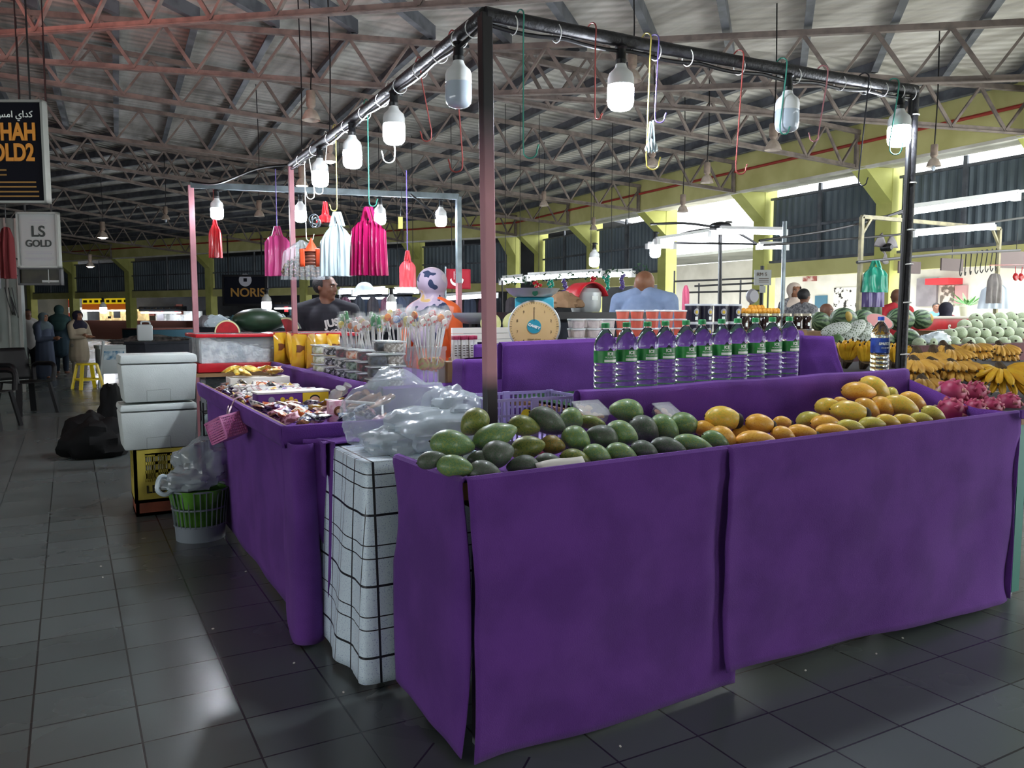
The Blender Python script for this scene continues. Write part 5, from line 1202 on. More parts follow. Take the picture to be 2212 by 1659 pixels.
bst = thing('banana_step', 'dark step raising the rear bananas', 'step', (5.42, 3.76, .832)); MB().box((0, 0, .05), (2.7, .98, .1)).build('step', drk, bst, smooth=False)
banm = [mat('banana_yellow', 'd9ad30', .45, c2='cf9c2a', scale=20, spec=.3), mat('banana_brown_yellow', 'd0a045', .5, c2='b98a38', scale=16), mat('banana_green_yellow', 'b9a636', .45, c2='cfae3a', scale=12)]
bant = mat('banana_dark_tip', '2b2318', .8); crnm = mat('banana_crown', '4a3a26', .85, c2='2f2518', scale=20)
def banana_mesh(b, bt, base, d0, side, L, r, bend):
    d0, side = V(d0).normalized(), V(side).normalized(); N = 9; pts = []; rs = []
    for i in range(N + 1):
        t = i / N; a = bend * t; pts.append(V(base) + d0 * (L * math.sin(a) / bend if bend else L * t) + side * (L * (1 - math.cos(a)) / bend if bend else 0))
        rs.append(r * min(1, .42 + 2.6 * t if t < .22 else 1, (1 - t) * 4.5 + .3))
    b.tube(pts, rs, 7); e = pts[-1]; dd = (pts[-1] - pts[-2]).normalized(); bt.tube([e - dd * .004, e + dd * .012], [rs[-1] * 1.02, rs[-1] * .7], 6)
def bunch(label, p, n, spread, L, r, bend, k, M, rows=1):
    t = thing('banana_bunch', label, 'bananas', p, 0, 'banana bunches on the right table'); M3 = M.to_3x3()
    for rw in range(rows):
        for i in range(n):
            a = spread * ((i + .5 * rw) / max(1, n - 1) - .5) + R.uniform(-.04, .04)
            d0 = M3 @ V((math.sin(a), -math.cos(a) * math.cos(.35 * rw), .0 + .3 * rw)); sd = M3 @ V((0, 0, -1))
            b, bt = MB(), MB(); base = M3 @ V((math.sin(a) * .035, -math.cos(a) * .02, .018 * rw)); banana_mesh(b, bt, base, d0, sd, L * R.uniform(.9, 1.05), r, bend)
            o_ = b.build('banana', banm[k], t); bt.build('banana_tip', bant, o_)
    c = MB(); c.tube([M3 @ V((0, .04, .02)), M3 @ V((0, 0, .01)), M3 @ V((0, -.03, 0))], [.02, .034, .04], 9); c.build('crown', crnm, t)
    return t
def cf(az, tilt=0., roll=0.):     # local -y points: az measured from toward-camera dir, tilt up(+)
    return (MX.Rotation(-yaw + az, 4, 'Z') @ MX.Rotation(-tilt, 4, 'X') @ MX.Rotation(roll, 4, 'Y'))
bunch('big hand of yellow bananas with a dark crown facing out at the right edge', aY(2160, 800, 2.72), 10, 2.9, .19, .021, .5, 0, cf(-.15, -.55), 2)
pos_b = [((1830, 765), 3.7, 5, .9, 0, 'bunch of yellow bananas upright behind the purple wing, left one'), ((1868, 768), 3.6, 5, .8, 0, 'bunch of yellow bananas left of the blue capped bottle'), ((1935, 770), 3.6, 4, .8, 0, 'bunch of yellow bananas between the blue capped bottle and black post'),
         ((1995, 785), 3.1, 6, 1.2, 1, 'brownish banana bunch just right of the black post'), ((2030, 780), 3.2, 6, 1.0, 1, 'brownish banana bunch second right of the black post'), ((2065, 778), 3.4, 6, 1.3, 1, 'short brownish bananas left of the big yellow hand'),
         ((2110, 766), 3.7, 7, 1.5, 1, 'banana bunch in the rear row behind the big yellow hand'), ((2170, 764), 3.75, 7, 1.5, 1, 'banana bunch at the right end of the rear row'), ((2050, 765), 3.8, 6, 1.4, 1, 'banana bunch at the left end of the rear row'),
         ((1990, 806), 2.95, 6, 1.3, 1, 'browned banana bunch low against the black post'), ((2030, 808), 2.95, 6, 1.2, 1, 'browned banana bunch left of the dragon fruit top'), ((2072, 812), 2.85, 5, 1.2, 1, 'browned banana bunch tucked beside the big hand'), ((2010, 852), 2.62, 5, 1.1, 1, 'lowest browned banana bunch beside the dragon fruit')]
for (q, Y, n_, sp_, k, lab) in pos_b:
    p = aY(q[0], q[1], Y)
    if k == 0: M = MX.Rotation(-yaw, 4, 'Z') @ MX.Rotation(-1.25, 4, 'X') @ MX.Rotation(0, 4, 'Y'); p = p + V((0, 0, -.06))
    else: M = cf(R.uniform(-.3, .3), R.uniform(-.9, -.3)); p = p + V((0, .05, .055))
    bunch(lab, p, n_, sp_, .16 if k == 0 else .15, .023, .5, k, M, 2)
# dragon fruit
dfm = mat('dragon_fruit_skin', '9c2850', .45, c2='b0446a', scale=10); dfs = mat('dragon_fruit_scale', 'a83a5c', .5, c2='a0986a', scale=14, contrast=(.5, .7))
def dragon(lab, px, py, d, Y, rz, s=1.):
    p = aY(px, py, Y); r = d * dep(p) / F / 2; t = thing('dragon_fruit', lab, 'dragon fruit', p, rz, 'dragon fruit on the right table'); t.rotation_euler = (R.uniform(-.4, .4), R.uniform(-.5, .5), rz)
    MB().ell((0, 0, 0), (r * 1.12, r * .95, r * .93), 20, 14).build('skin', dfm, t); b = MB()
    for i in range(28):
        a = i * 2.4; x = -.85 + 1.7 * i / 27; rr = math.sqrt(max(.05, 1 - x * x)); c = V((x * r * 1.12, rr * r * .95 * math.cos(a), rr * r * .93 * math.sin(a))); nrm = V((c.x * .6, c.y, c.z)).normalized(); f = V((1, 0, 0)) - nrm * nrm.x; f.normalize(); sd = nrm.cross(f)
        L = r * R.uniform(.35, .6) * (1.3 if x > .6 else 1)
        b.add([c + sd * r * .2, c - sd * r * .2, c + f * L * .6 + nrm * r * .10 - sd * r * .12, c + f * L * .6 + nrm * r * .10 + sd * r * .12, c + f * L + nrm * r * .14], [(0, 1, 2, 3), (3, 2, 4)])
    b.build('scales', dfs, t, solid=.002); return t
dl = ['large dragon fruit on top of the pile, left', 'dragon fruit on top of the pile, right', 'big dark pink dragon fruit in the front row, left end', 'small dragon fruit in the front row, second', 'dragon fruit in the front row, third', 'dragon fruit at the right end of the front row', 'small dragon fruit half hidden at the pile\'s left']
for (lab, zx, zy, dd, Y) in zip(dl, (1740, 1890, 1735, 1888, 1992, 2110, 1610), (212, 207, 332, 315, 307, 282, 260), (185, 150, 190, 140, 150, 150, 110), (2.42, 2.46, 2.3, 2.3, 2.3, 2.34, 2.5)): dragon(lab, 1480 + zx / 3.022, 780 + zy / 3.022, dd / 3.022, Y, R.uniform(-.8, .5))
# maroon tier with melons and guavas
mar = bpy.data.materials.new('maroon_diamond_cloth'); mar.use_nodes = True; n, l, b = nodes(mar); b.inputs['Roughness'].default_value = .8
tc = n.new('ShaderNodeTexCoord'); mp = n.new('ShaderNodeMapping'); mp.inputs['Rotation'].default_value = (0, pi / 4, 0); mp.inputs['Scale'].default_value = (3.6, 3.6, 3.6); l.new(tc.outputs['Object'], mp.inputs[0])
ck = n.new('ShaderNodeTexVoronoi'); ck.distance = 'MANHATTAN'; ck.inputs['Scale'].default_value = 5.2; ck.inputs['Randomness'].default_value = 0; l.new(tc.outputs['Object'], ck.inputs['Vector'])
rr = n.new('ShaderNodeValToRGB'); rr.color_ramp.interpolation = 'CONSTANT'; E_ = rr.color_ramp.elements; E_[0].color = lin('471019'); E_[1].position = .22; E_[1].color = lin('b5a296'); e = E_.new(.3); e.color = lin('5a1622'); e = E_.new(.5); e.color = lin('3f0e17'); l.new(ck.outputs['Distance'], rr.inputs['Fac']); l.new(rr.outputs['Color'], b.inputs['Base Color'])
Yt = 4.7
t9 = thing('melon_table', 'long table behind the bananas under a maroon patterned cloth', 'table', (7.2, 5.2, 0)); ltab(5.15, 9.6, Yt + .03, Yt + 1.3, 1.0, t9)
b = MB(); b.grid(lambda u, v: V((5.1 + 4.6 * u, Yt + 1.4 * v, 1.012)), 10, 6); b.grid(lambda u, v: V((5.1 + 4.6 * u, Yt + .02 * math.sin(u * 40) * v, 1.012 - .4 * v)), 90, 6); b.grid(lambda u, v: V((5.1 + .01 * math.sin(u * 20) * v, Yt + 1.4 * u, 1.012 - .4 * v)), 20, 6)
tag(b.build('maroon_tablecloth', mar, solid=.003), 'maroon cloth with white diamond motifs under the melons', 'tablecloth')
wms = bpy.data.materials.new('striped_watermelon_rind'); wms.use_nodes = True; n, l, b = nodes(wms); b.inputs['Roughness'].default_value = .4
tc = n.new('ShaderNodeTexCoord'); sp = n.new('ShaderNodeSeparateXYZ'); l.new(tc.outputs['Object'], sp.inputs[0]); at = n.new('ShaderNodeMath'); at.operation = 'ARCTAN2'; l.new(sp.outputs[1], at.inputs[0]); l.new(sp.outputs[2], at.inputs[1])
nt = n.new('ShaderNodeTexNoise'); nt.inputs['Scale'].default_value = 22; l.new(tc.outputs['Object'], nt.inputs['Vector'])
def mth(op, a, c=None):
    q = n.new('ShaderNodeMath'); q.operation = op
    for i, vv in enumerate((a, c)):
        if vv is None: continue
        if isinstance(vv, (int, float)): q.inputs[i].default_value = vv
        else: l.new(vv, q.inputs[i])
    return q.outputs[0]
sv = mth('ADD', mth('SINE', mth('ADD', mth('MULTIPLY', at.outputs[0], 11), mth('MULTIPLY', nt.outputs['Fac'], 5))), 0.)
rr = n.new('ShaderNodeValToRGB'); rr.color_ramp.elements[0].position = .35; rr.color_ramp.elements[1].position = .65; rr.color_ramp.elements[0].color = lin('6f8a66'); rr.color_ramp.elements[1].color = lin('2b4431'); l.new(mth('ADD', mth('MULTIPLY', sv, .5), .5), rr.inputs['Fac']); l.new(rr.outputs['Color'], b.inputs['Base Color'])
ysp = mat('watermelon_ground_spot', 'b59a45', .5, c2='a88c3c', scale=20)
wm0 = None
WM = [(1770, 694, 42, 5.75, 0), (1822, 690, 52, 5.7, 1), (1864, 692, 48, 5.7, 0), (1945, 690, 52, 5.5, 1), (1990, 690, 44, 5.5, 1), (1958, 731, 46, 5.05, 0), (1905, 735, 44, 5.15, 0), (1835, 726, 40, 5.35, 0)]
for i, (px, py, dd, Y, sp_) in enumerate(WM):
    p = aY(px, py, Y); r = dd * dep(p) / F / 2; lab = 'striped watermelon%s, %s in the melon pile by the black post' % (' with a yellow ground spot' if sp_ else '', ordn[i])
    t = thing('watermelon', lab, 'watermelon', p, R.uniform(-.5, .5), 'striped watermelons behind the bananas'); t.rotation_euler = (R.uniform(-.3, .3), .1, R.uniform(-.7, .3))
    MB().ell((0, 0, 0), (r * 1.2, r, r * .97), 26, 18).build('rind', wms, t)
    if sp_: MB().ell((r * .25 * (-1 if i % 2 else 1), -r * .68, .0), (r * .45, r * .36, r * .5), 16, 12).build('ground_spot', ysp, t)
stp = thing('melon_riser', 'raised board under the rear watermelons', 'board', (6.3, 5.75, 1.014)); MB().box((0, 0, .06), (2.0, .5, .12)).build('board', wood, stp, smooth=False)
p = aY(1900, 694, 5.2); t = thing('watermelon_piece', 'cut watermelon with pink flesh behind the blue bottle cap', 'watermelon', p, -.2); r = .12
b = MB(); b.lathe([(r * .9, 0), (0, .001)], 24, sx=1.3, M=MX.Rotation(.75, 4, 'X'), cap=False); b.build('flesh', mat('pale_pink_flesh', 'c77a78', .5), t); b = MB(); b.lathe([(.0, -r), (r * .5, -r * .85), (r * .85, -r * .5), (r, -.003), (r * .9, -.001)], 24, sx=1.3, M=MX.Rotation(.75, 4, 'X'), cap=False); b.build('rind', wms, t)
net = bpy.data.materials.new('white_foam_net'); net.use_nodes = True; n, l, b = nodes(net); b.inputs['Roughness'].default_value = .7
tc = n.new('ShaderNodeTexCoord'); mp = n.new('ShaderNodeMapping'); mp.inputs['Rotation'].default_value = (.4, .5, .785); l.new(tc.outputs['Object'], mp.inputs[0]); br = n.new('ShaderNodeTexVoronoi'); br.feature = 'DISTANCE_TO_EDGE'; br.inputs['Scale'].default_value = 55; br.inputs['Randomness'].default_value = .15; l.new(mp.outputs[0], br.inputs['Vector'])
lt = n.new('ShaderNodeMath'); lt.operation = 'LESS_THAN'; lt.inputs[1].default_value = .22; l.new(br.outputs['Distance'], lt.inputs[0]); mx = n.new('ShaderNodeMix'); mx.data_type = 'RGBA'; l.new(lt.outputs[0], mx.inputs[0]); mx.inputs[6].default_value = lin('54684a'); mx.inputs[7].default_value = lin('cdd3cc'); l.new(mx.outputs[2], b.inputs['Base Color'])
for i, (px, py, a_, b_, ang, Y) in enumerate(((1806, 712, 34, 15, 15, 4.95), (1842, 715, 34, 16, 40, 4.9), (1834, 744, 26, 16, 20, 4.85), (1872, 742, 22, 16, 70, 4.85), (1815, 728, 30, 14, 25, 5.0), (1862, 722, 30, 15, 55, 4.95))):
    p = aY(px, py, Y); s = dep(p) / F; t = tag(MB().ell((0, 0, 0), (a_ * s, b_ * s, b_ * s), 20, 14).build('netted_papaya', net), 'pale fruit in white foam netting, %s from the left behind the bananas' % ordn[i], 'papaya', 'fruit in foam nets'); t.location = p; t.rotation_euler = (0, -math.radians(ang), -yaw)
p = aY(1808, 741, 4.84); t = tag(MB().ell((0, 0, 0), (.075, .06, .08), 18, 12).build('green_papaya', mat('green_papaya_skin', '4c6a3f', .4, c2='5d7a48', scale=10)), 'bare green papaya among the netted fruit', 'papaya'); t.location = p
gvm = mat('pale_guava_skin', '8f9f7e', .45, c2='b0bba0', scale=14); gv0 = None
gi = 0
for (y0, Y, xs) in ((742, 4.84, range(1985, 2215, 26)), (722, 4.98, range(2050, 2215, 25)), (704, 5.2, range(2085, 2230, 24)), (690, 5.35, range(2110, 2215, 24))):
    for px in xs:
        p = aY(px + R.uniform(-3, 3), y0 - .045 * (px - 2000) * .35 + R.uniform(-2, 2), Y); r = 14.5 * dep(p) / F
        lab = 'pale green guava piled behind the maroon cloth edge'; gi += 1
        if gv0 is None:
            gv0 = thing('guava', lab, 'guava', p, 0, 'pale guavas in the right pile'); MB().ell((0, 0, 0), (1, 1, .93), 16, 11).build('skin', gvm, gv0); MB().ell((0, -.88, .2), (.2, .14, .2), 8, 6).build('blossom_end', stemm, gv0); gv0.scale = (r,) * 3
        else: dup(gv0, p, None, lab, rot=(R.uniform(-.7, .7), R.uniform(-.5, .5), R.uniform(-1.3, .6)), scale=r)
gb = thing('guava_riser', 'board raising the rear guavas', 'board', (8.9, 5.45, 1.014)); MB().box((0, 0, .06), (1.6, .5, .11)).build('board', wood, gb, smooth=False)
p0_, p1_ = aY(1985, 712, 5.6), aY(2105, 712, 5.6); rt_ = thing('red_cooler', 'red cooler box lettered S behind the bagged fruit', 'cooler', ((p0_.x + p1_.x) / 2, 5.8, 1.02)); wq = p1_.x - p0_.x; hq = aY(2040, 686, 5.6).z - 1.02
MB().box((0, 0, hq / 2), (wq, .4, hq)).build('body', redm, rt_, bevel=.01); MB().box((0, 0, hq), (wq + .02, .42, .03)).build('lid', mat('pale_lid', 'c9c4b8', .5), rt_, bevel=.006); text(rt_, 'S', .11, frameM((.03, -.203, hq * .5), (1, 0, 0), (0, 0, 1)), wlab, 'lettering', .002, bold=.004)
t = thing('clear_fruit_bags', 'white netted bags of small fruit on the maroon table', 'bag of fruit', aY(2022, 733, 4.86))
lumpy(t, 'clear_bag', (0, 0, 0), (.2, .08, .075), 2.9, milk, .3, 30); lumpy(t, 'clear_bag', (-.14, .02, -.01), (.1, .07, .05), 6.4, milk, .3, 24)
bx = thing('white_carton', 'open white carton between the cooler and the guavas', 'carton', aY(2055, 718, 5.2) + V((0, 0, -.06))); MB().box((0, 0, .04), (.22, .18, .1)).build('carton', pap, bx, smooth=False); MB().box((.06, -.05, .1), (.2, .16, .004), M=MX.Rotation(-.35, 4, 'X')).build('flap', pap, bx, smooth=False); MB().box((-.06, -.092, .03), (.06, .004, .09)).build('red_print', redm, bx, smooth=False)
cv = MB(); q0, q1, q2, q3 = aY(2085, 720, 5.0), aY(2215, 712, 5.0), aY(2225, 672, 5.9), aY(2110, 690, 5.9)
cv.grid(lambda u, v: q0.lerp(q1, u).lerp(q3.lerp(q2, u), v) + V((0, 0, .03 * nz(u * 4, v * 4))), 16, 16); tag(cv.build('plastic_sheet', sheetm), 'clear plastic sheet pulled over the guavas', 'plastic sheet')
# right stall frame, tube lights, bags, apron
yg = mat('yellow_grey_tube', '9c9470', .5, c2='7f7a60', scale=10)
Yf = 5.9
fa, fb = aY(1862, 468, Yf), aY(2160, 484, Yf)
rf = thing('stall_framework', 'dull yellow tube frame over the melon stall', 'stall frame', (fa.x, Yf, 0)); o3 = V(rf.location)
for q in (fa, fb):
    MB().bar(V((q.x, Yf, 0)) - o3, V((q.x, Yf, fa.z)) - o3, .04).build('post', yg, rf, smooth=False)
MB().bar(fa - o3, V((fb.x, Yf, fa.z)) - o3, .04).build('beam', yg, rf, smooth=False)
for q, s in ((fa, 1), (fb, -1)): MB().bar(V((q.x, Yf, fa.z - .2)) - o3, V((q.x + s * .16, Yf, fa.z)) - o3, .025).build('brace', yg, rf, smooth=False)
ra, rb = aY(1860, 566, Yf - .1), aY(2212, 540, Yf - .1); rc_ = aY(1862, 455, Yf); rd_ = aY(2212, 395, Yf)
MB().tube(bez([V((ra.x, Yf - .05, ra.z)) - o3, V(((ra.x + rb.x) / 2, Yf - .05, (ra.z + rb.z) / 2 + .02)) - o3, V((rb.x, Yf - .05, rb.z)) - o3], 8), .016, 8).build('hanging_rail', cab, rf)
for k_, (u_, v_) in enumerate((((1640, 520), (1960, 455)), ((1650, 530), (2212, 470)), ((1860, 470), (1960, 450)))):
    a_, b_ = aY(*u_, Yf + .05), aY(*v_, Yf + .05); MB().tube(bez([a_ - o3, a_.lerp(b_, .5) - o3 + V((0, 0, -.04)), b_ - o3], 10), .012, 6).build('cable', cab, rf)
tubem = mat('lit_tube', 'ffffff', .3, emit=22, ecol='f2f6ff'); fixm = mat('lamp_fixture', 'd5d7d6', .4)
def tubelight(lab, a, b_, r=.02, g=None):
    a, b_ = V(a), V(b_); t = thing('tube_light', lab, 'tube light', a, 0, g); MB().tube([V((0, 0, 0)), b_ - a], r, 10).build('tube', tubem, t); MB().bar(V((0, 0, r * 1.8)), b_ - a + V((0, 0, r * 1.8)), r * 2.2, r * 1.4).build('fixture', fixm, t, smooth=False)
    if a.length > 12:
        for f_ in (.15, .85): q = (b_ - a) * f_; MB().tube([q + V((0, 0, r * 2)), V((q.x, q.y, roof((a.x + q.x, a.y + q.y)) - a.z))], .006, 5).build('hanging_cord', cab, t)
    for q in (V((0, 0, 0)), b_ - a): MB().box(q, (r * 2.4, r * 2.4, r * 3)).build('end_cap', fixm, t, smooth=False)
tubelight('lit tube light slanting across the upper right, above the frame', aY(1963, 458, 5.2), aY(2195, 425, 5.2), .03)
tubelight('lit tube light under the dull yellow frame', aY(1975, 506, 5.85), aY(2145, 491, 5.85), .022)
MB().bar(V((0, 0, .05)), aY(2212, 422, 5.2) - aY(1963, 458, 5.2) + V((0, 0, .05)), .05, .03).build('carrier_rail', fixm, bpy.data.objects['tube_light'], smooth=False)
bag('plastic_bag_bundle', 'green carrier bags hanging on the dull yellow frame', 'plastic bags', aY(1892, 565, Yf - .1), .26, .33, grn, .06, 3, .7, 11, flare=.12)
bag('plastic_bag_bundle', 'violet carrier bags hanging below the green ones', 'plastic bags', aY(1888, 580, Yf - .02), .24, .42, viol, .05, 3, .8, 12, handles=False, flare=.08)
bag('plastic_bag_bundle', 'olive green bags hanging lowest on the dull yellow frame', 'plastic bags', aY(1885, 600, Yf + .04), .22, .42, mat('olive_plastic', '4f6a4a', .4), .05, 3, .9, 13, handles=False)
gcl = mat('grey_apron_cloth', '8b8682', .9, c2='77726f', scale=8); pcl = mat('pale_apron_cloth', 'b9c3cc', .9)
bag('apron', 'grey apron with pale ties hanging on the right frame post', 'apron', aY(2150, 580, Yf - .1), .18, .42, gcl, .08, 3, .7, 14, handles=False); bag('cleaning_cloth', 'pale cloth hanging behind the grey apron', 'cloth', aY(2152, 600, Yf - .03), .34, .38, pcl, .04, 5, .35, 15, handles=False, flare=.3)
hr0 = None
for i in range(8):
    p = aY(2075 + 11 * i, 552 - 1.5 * i, Yf - .05); lab = 'black wire hook on the rail, %s from its left end' % ordn[i]
    if hr0 is None: hr0 = thing('rail_hook', lab, 'hook', p, 0, 'black hooks on the melon stall rail'); MB().tube(bez([(0, 0, .02), (.015, 0, .03), (.02, 0, 0), (.01, 0, -.1), (0, 0, -.2), (.02, 0, -.24), (.04, 0, -.2)], 5), .006, 6).build('wire', cab, hr0)
    else: dup(hr0, p, R.uniform(-.5, .5), lab)
fan = thing('wall_fan', 'dark wall fan with blades left of the black post', 'fan', aY(1912, 535, 6.4)); b = MB()
for k in range(3): a = k * 2.1 + .5; b.grid(lambda u, v: V(((.03 + .17 * v) * math.cos(a + (u - .5) * 1.0), -.03 + .04 * u, (.03 + .17 * v) * math.sin(a + (u - .5) * 1.0))), 6, 5)
b.build('blades', mat('dark_fan_blade', '4a4648', .4), fan, solid=.003); MB().lathe([(.045, -.04), (.05, .06), (.03, .09)], 16, M=RX).build('motor', cab, fan); MB().tube([(0, .05, 0), (.1, .1, -.03), (.5, .35, -.05)], .012, 8).build('bracket', cab, fan)
ch_ = mat('brown_signboard', '5b4f4c', .7)
for i, (x0, y0, x1, y1, lab) in enumerate(((1940, 566, 1988, 590, 'brown hanging board partly behind the black post'), (2032, 560, 2080, 584, 'brown hanging board in the middle of the rail'), (2158, 545, 2230, 578, 'wide brown hanging board at the right picture edge'))):
    a_, b_ = aY(x0, y1, 6.6), aY(x1, y0, 6.6); t = thing('hanging_board', lab, 'board', ((a_.x + b_.x) / 2, 6.6, b_.z)); MB().box((0, 0, (a_.z - b_.z) / 2), (b_.x - a_.x, .02, b_.z - a_.z)).build('board', ch_, t, smooth=False); MB().bar((0, 0, 0), (0, 0, .25), .006).build('hanger', cab, t, smooth=False)
# ================================================================ people
def skinmesh(caps, ells, vox, smooth=4):      # one continuous surface from tapered limbs and ellipsoids
    b = MB()
    for (a, c, r0, r1) in caps:
        a, c = V(a), V(c); n_ = 4; d = (c - a)
        pts = [a + d * (i / n_) for i in range(n_ + 1)]; rs = [r0 + (r1 - r0) * i / n_ for i in range(n_ + 1)]
        b.tube(pts, rs, 12); b.ell(a, r0 * .995, 12, 8); b.ell(c, r1 * .995, 12, 8)
    for e in ells:
        M = e[2] if len(e) > 2 else None; b.ell(e[0], e[1], 18, 12, M=M)
    me = bpy.data.meshes.new('tmp'); me.from_pydata(b.v, [], b.f); o = bpy.data.objects.new('tmp', me); col.objects.link(o)
    m = o.modifiers.new('r', 'REMESH'); m.mode = 'VOXEL'; m.voxel_size = vox; m.use_smooth_shade = True
    s = o.modifiers.new('s', 'SMOOTH'); s.iterations = smooth; s.factor = .5
    dg = bpy.context.evaluated_depsgraph_get(); r = bpy.data.meshes.new_from_object(o.evaluated_get(dg)); bpy.data.objects.remove(o); return r
def mobj(name, me, m, parent):
    me.materials.clear(); me.materials.append(m); me.polygons.foreach_set('use_smooth', [True] * len(me.polygons)); o = bpy.data.objects.new(name, me); col.objects.link(o); o.parent = parent; return o
skn_d = mat('brown_skin', '6d4a38', .5, c2='634232', scale=14, sss=.08); skn_m = mat('tan_skin', '8f654c', .5, c2='85583f', scale=14, sss=.08); hairm = mat('black_hair', '121113', .55, bump=.5, bscale=120)
eyew = mat('eye_white', 'd9d4cc', .3); eyeb = mat('eye_iris', '1c120d', .2); lipm = mat('lips', '75443c', .5)
def head_parts(h, c, M):     # h head height, c centre of head; local -y forward
    T = lambda p: V(c) + M.to_3x3() @ (V(p) * h)
    R3 = M.to_3x3().to_4x4()
    ells = [(T((0, .04, .1)), (h * .36, h * .43, h * .4), R3), (T((0, -.06, -.14)), (h * .3, h * .33, h * .33), R3), (T((0, -.2, -.36)), (h * .17, h * .14, h * .12), R3),
            (T((0, -.40, -.07)), (h * .055, h * .08, h * .09), R3), (T((0, -.37, .03)), (h * .045, h * .06, h * .1), R3), (T((.05, -.38, -.1)), (h * .045, h * .05, h * .035), R3), (T((-.05, -.38, -.1)), (h * .045, h * .05, h * .035), R3),
            (T((0, -.36, .12)), (h * .25, h * .07, h * .05), R3), (T((.37, .05, -.02)), (h * .035, h * .07, h * .12), R3), (T((-.37, .05, -.02)), (h * .035, h * .07, h * .12), R3), (T((0, -.345, -.22)), (h * .11, h * .06, h * .035), R3), (T((.2, -.25, -.08)), (h * .1, h * .1, h * .1), R3), (T((-.2, -.25, -.08)), (h * .1, h * .1, h * .1), R3)]
    return T, ells
def face_bits(root, h, T, M):
    for s in (-1, 1):
        MB().ell(T((s * .145, -.345, .03)), (h * .055, h * .03, h * .028), 10, 8, M=M.to_3x3().to_4x4()).build('eye', eyew, root); 
        MB().ell(T((s * .145, -.37, .03)), (h * .026, h * .014, h * .026), 8, 6, M=M.to_3x3().to_4x4()).build('iris', eyeb, root)
        b = MB(); b.tube([T((s * .07, -.40, .1)), T((s * .15, -.41, .125)), T((s * .24, -.34, .1))], h * .018, 6); b.build('eyebrow', hairm, root)
    b = MB(); b.tube([T((-.09, -.375, -.215)), T((0, -.405, -.21)), T((.09, -.375, -.215))], [h * .01, h * .022, h * .01], 6); b.build('mouth', lipm, root)
def person(label, loc, rz, H_, skin, shirt, legs=None, hair=True, head_rz=0., head_rx=0., arms=None, hijab=None, sleeve=.5, vox=.014, slim=1., skirt=None, bald=False, seated=False, shf=.825):
    """standing figure; local -y is forward; origin on the floor"""
    t = thing('person', label, 'person', loc, rz); h = H_ / 7.0; sh = H_ * shf; hip = H_ * .52; sw = H_ * .115 * slim; Mh = MX.Rotation(head_rz, 4, 'Z') @ MX.Rotation(head_rx, 4, 'X')
    hc = V((0, -.01, H_ - h * .5)); T, he = head_parts(h, hc, Mh)
    arms = arms or [((sw, 0, sh - .03), (sw + .05, .02, sh - .30), (sw + .03, -.08, sh - .54)), ((-sw, 0, sh - .03), (-sw - .05, .02, sh - .30), (-sw - .03, -.08, sh - .54))]
    trap = [((s * .03, .015, sh + .045), (s * sw * .85, .0, sh - .015), .05, .05) for s in (-1, 1)]
    caps = [((0, .0, sh - .05), (0, -.005, H_ - h * .8), .06, .054)] + trap; ells = list(he)
    for (a, e, w_) in arms:
        caps += [(a, e, .045 * slim, .038), (e, w_, .038, .027)]; w_, e = V(w_), V(e); d = (w_ - e).normalized(); sd = d.cross(V((0, 0, 1))); sd = sd.normalized() if sd.length > .05 else V((1, 0, 0))
        caps.append((w_, w_ + d * .07, .028, .034))
        for k in range(4): o_ = sd * (-.027 + .018 * k); L = (.065, .078, .074, .058)[k]; caps.append((w_ + d * .075 + o_ * .8, w_ + d * (.075 + L * .6) + o_, .0095, .0085)); caps.append((w_ + d * (.075 + L * .6) + o_, w_ + d * (.075 + L) + o_ - V((0, 0, .012)), .0085, .0075))
        caps.append((w_ + d * .02 + sd * .02, w_ + d * .065 + sd * .055, .0115, .009))
    torso = [((0, 0, sh - .12), (.155 * slim * H_ / 1.65, .1 * slim, .15)), ((0, 0, (sh + hip) / 2), (.145 * slim * H_ / 1.65, .1 * slim, .22)), ((0, 0, hip), (.16 * slim * H_ / 1.65, .115 * slim, .15))]
    ells += torso
    lg = []
    if not seated:
        for s in (-1, 1):
            caps += [((s * .085, 0, hip - .02), (s * .09, -.01, H_ * .27), .08, .055), ((s * .09, -.01, H_ * .27), (s * .09, .01, .08), .055, .035), ((s * .09, .02, .05), (s * .1, -.14, .03), .04, .03)]
    body = mobj('body', skinmesh(caps, ells, vox, 3), skin, t)
    sc_ = [((-sw, 0, sh - .04), (sw, 0, sh - .04), 0.065 * slim, .065 * slim)] + [(a_, b_, r0 + .011, r1 + .016) for a_, b_, r0, r1 in [((s * .045, .02, sh + .035), (s * sw * .85, .0, sh - .015), .05, .05) for s in (-1, 1)]]; se = [((p[0][0], p[0][1], p[0][2]), tuple(q + .018 for q in p[1])) for p in torso]
    for (a, e, w_) in arms:
        a, e, w_ = V(a), V(e), V(w_)
        if sleeve <= .5: sc_.append((a, a.lerp(e, sleeve * 2 * .75), .064 * slim, .058))
        else: sc_ += [(a, e, .062 * slim, .055), (e, e.lerp(w_, .85), .055, .043)]
    if skirt == 'long': sc_ += [((0, 0, hip + .05), (0, 0, .12), .16 * slim, .2)]
    elif skirt == 'tunic': sc_ += [((0, 0, hip + .05), (0, 0, H_ * .36), .165 * slim, .19)]
    sm = skinmesh(sc_, se, vox, 4); mobj('shirt' if skirt is None else 'dress', sm, shirt, t)
    if legs is not None and skirt != 'long' and not seated:
        lc = []
        for s in (-1, 1): lc += [((s * .08, 0, hip), (s * .09, -.01, H_ * .27), .095, .07), ((s * .09, -.01, H_ * .27), (s * .09, .01, .1), .07, .055)]
        mobj('trousers', skinmesh(lc, [((0, 0, hip), (.165 * slim, .12, .1))], vox, 3), legs, t)
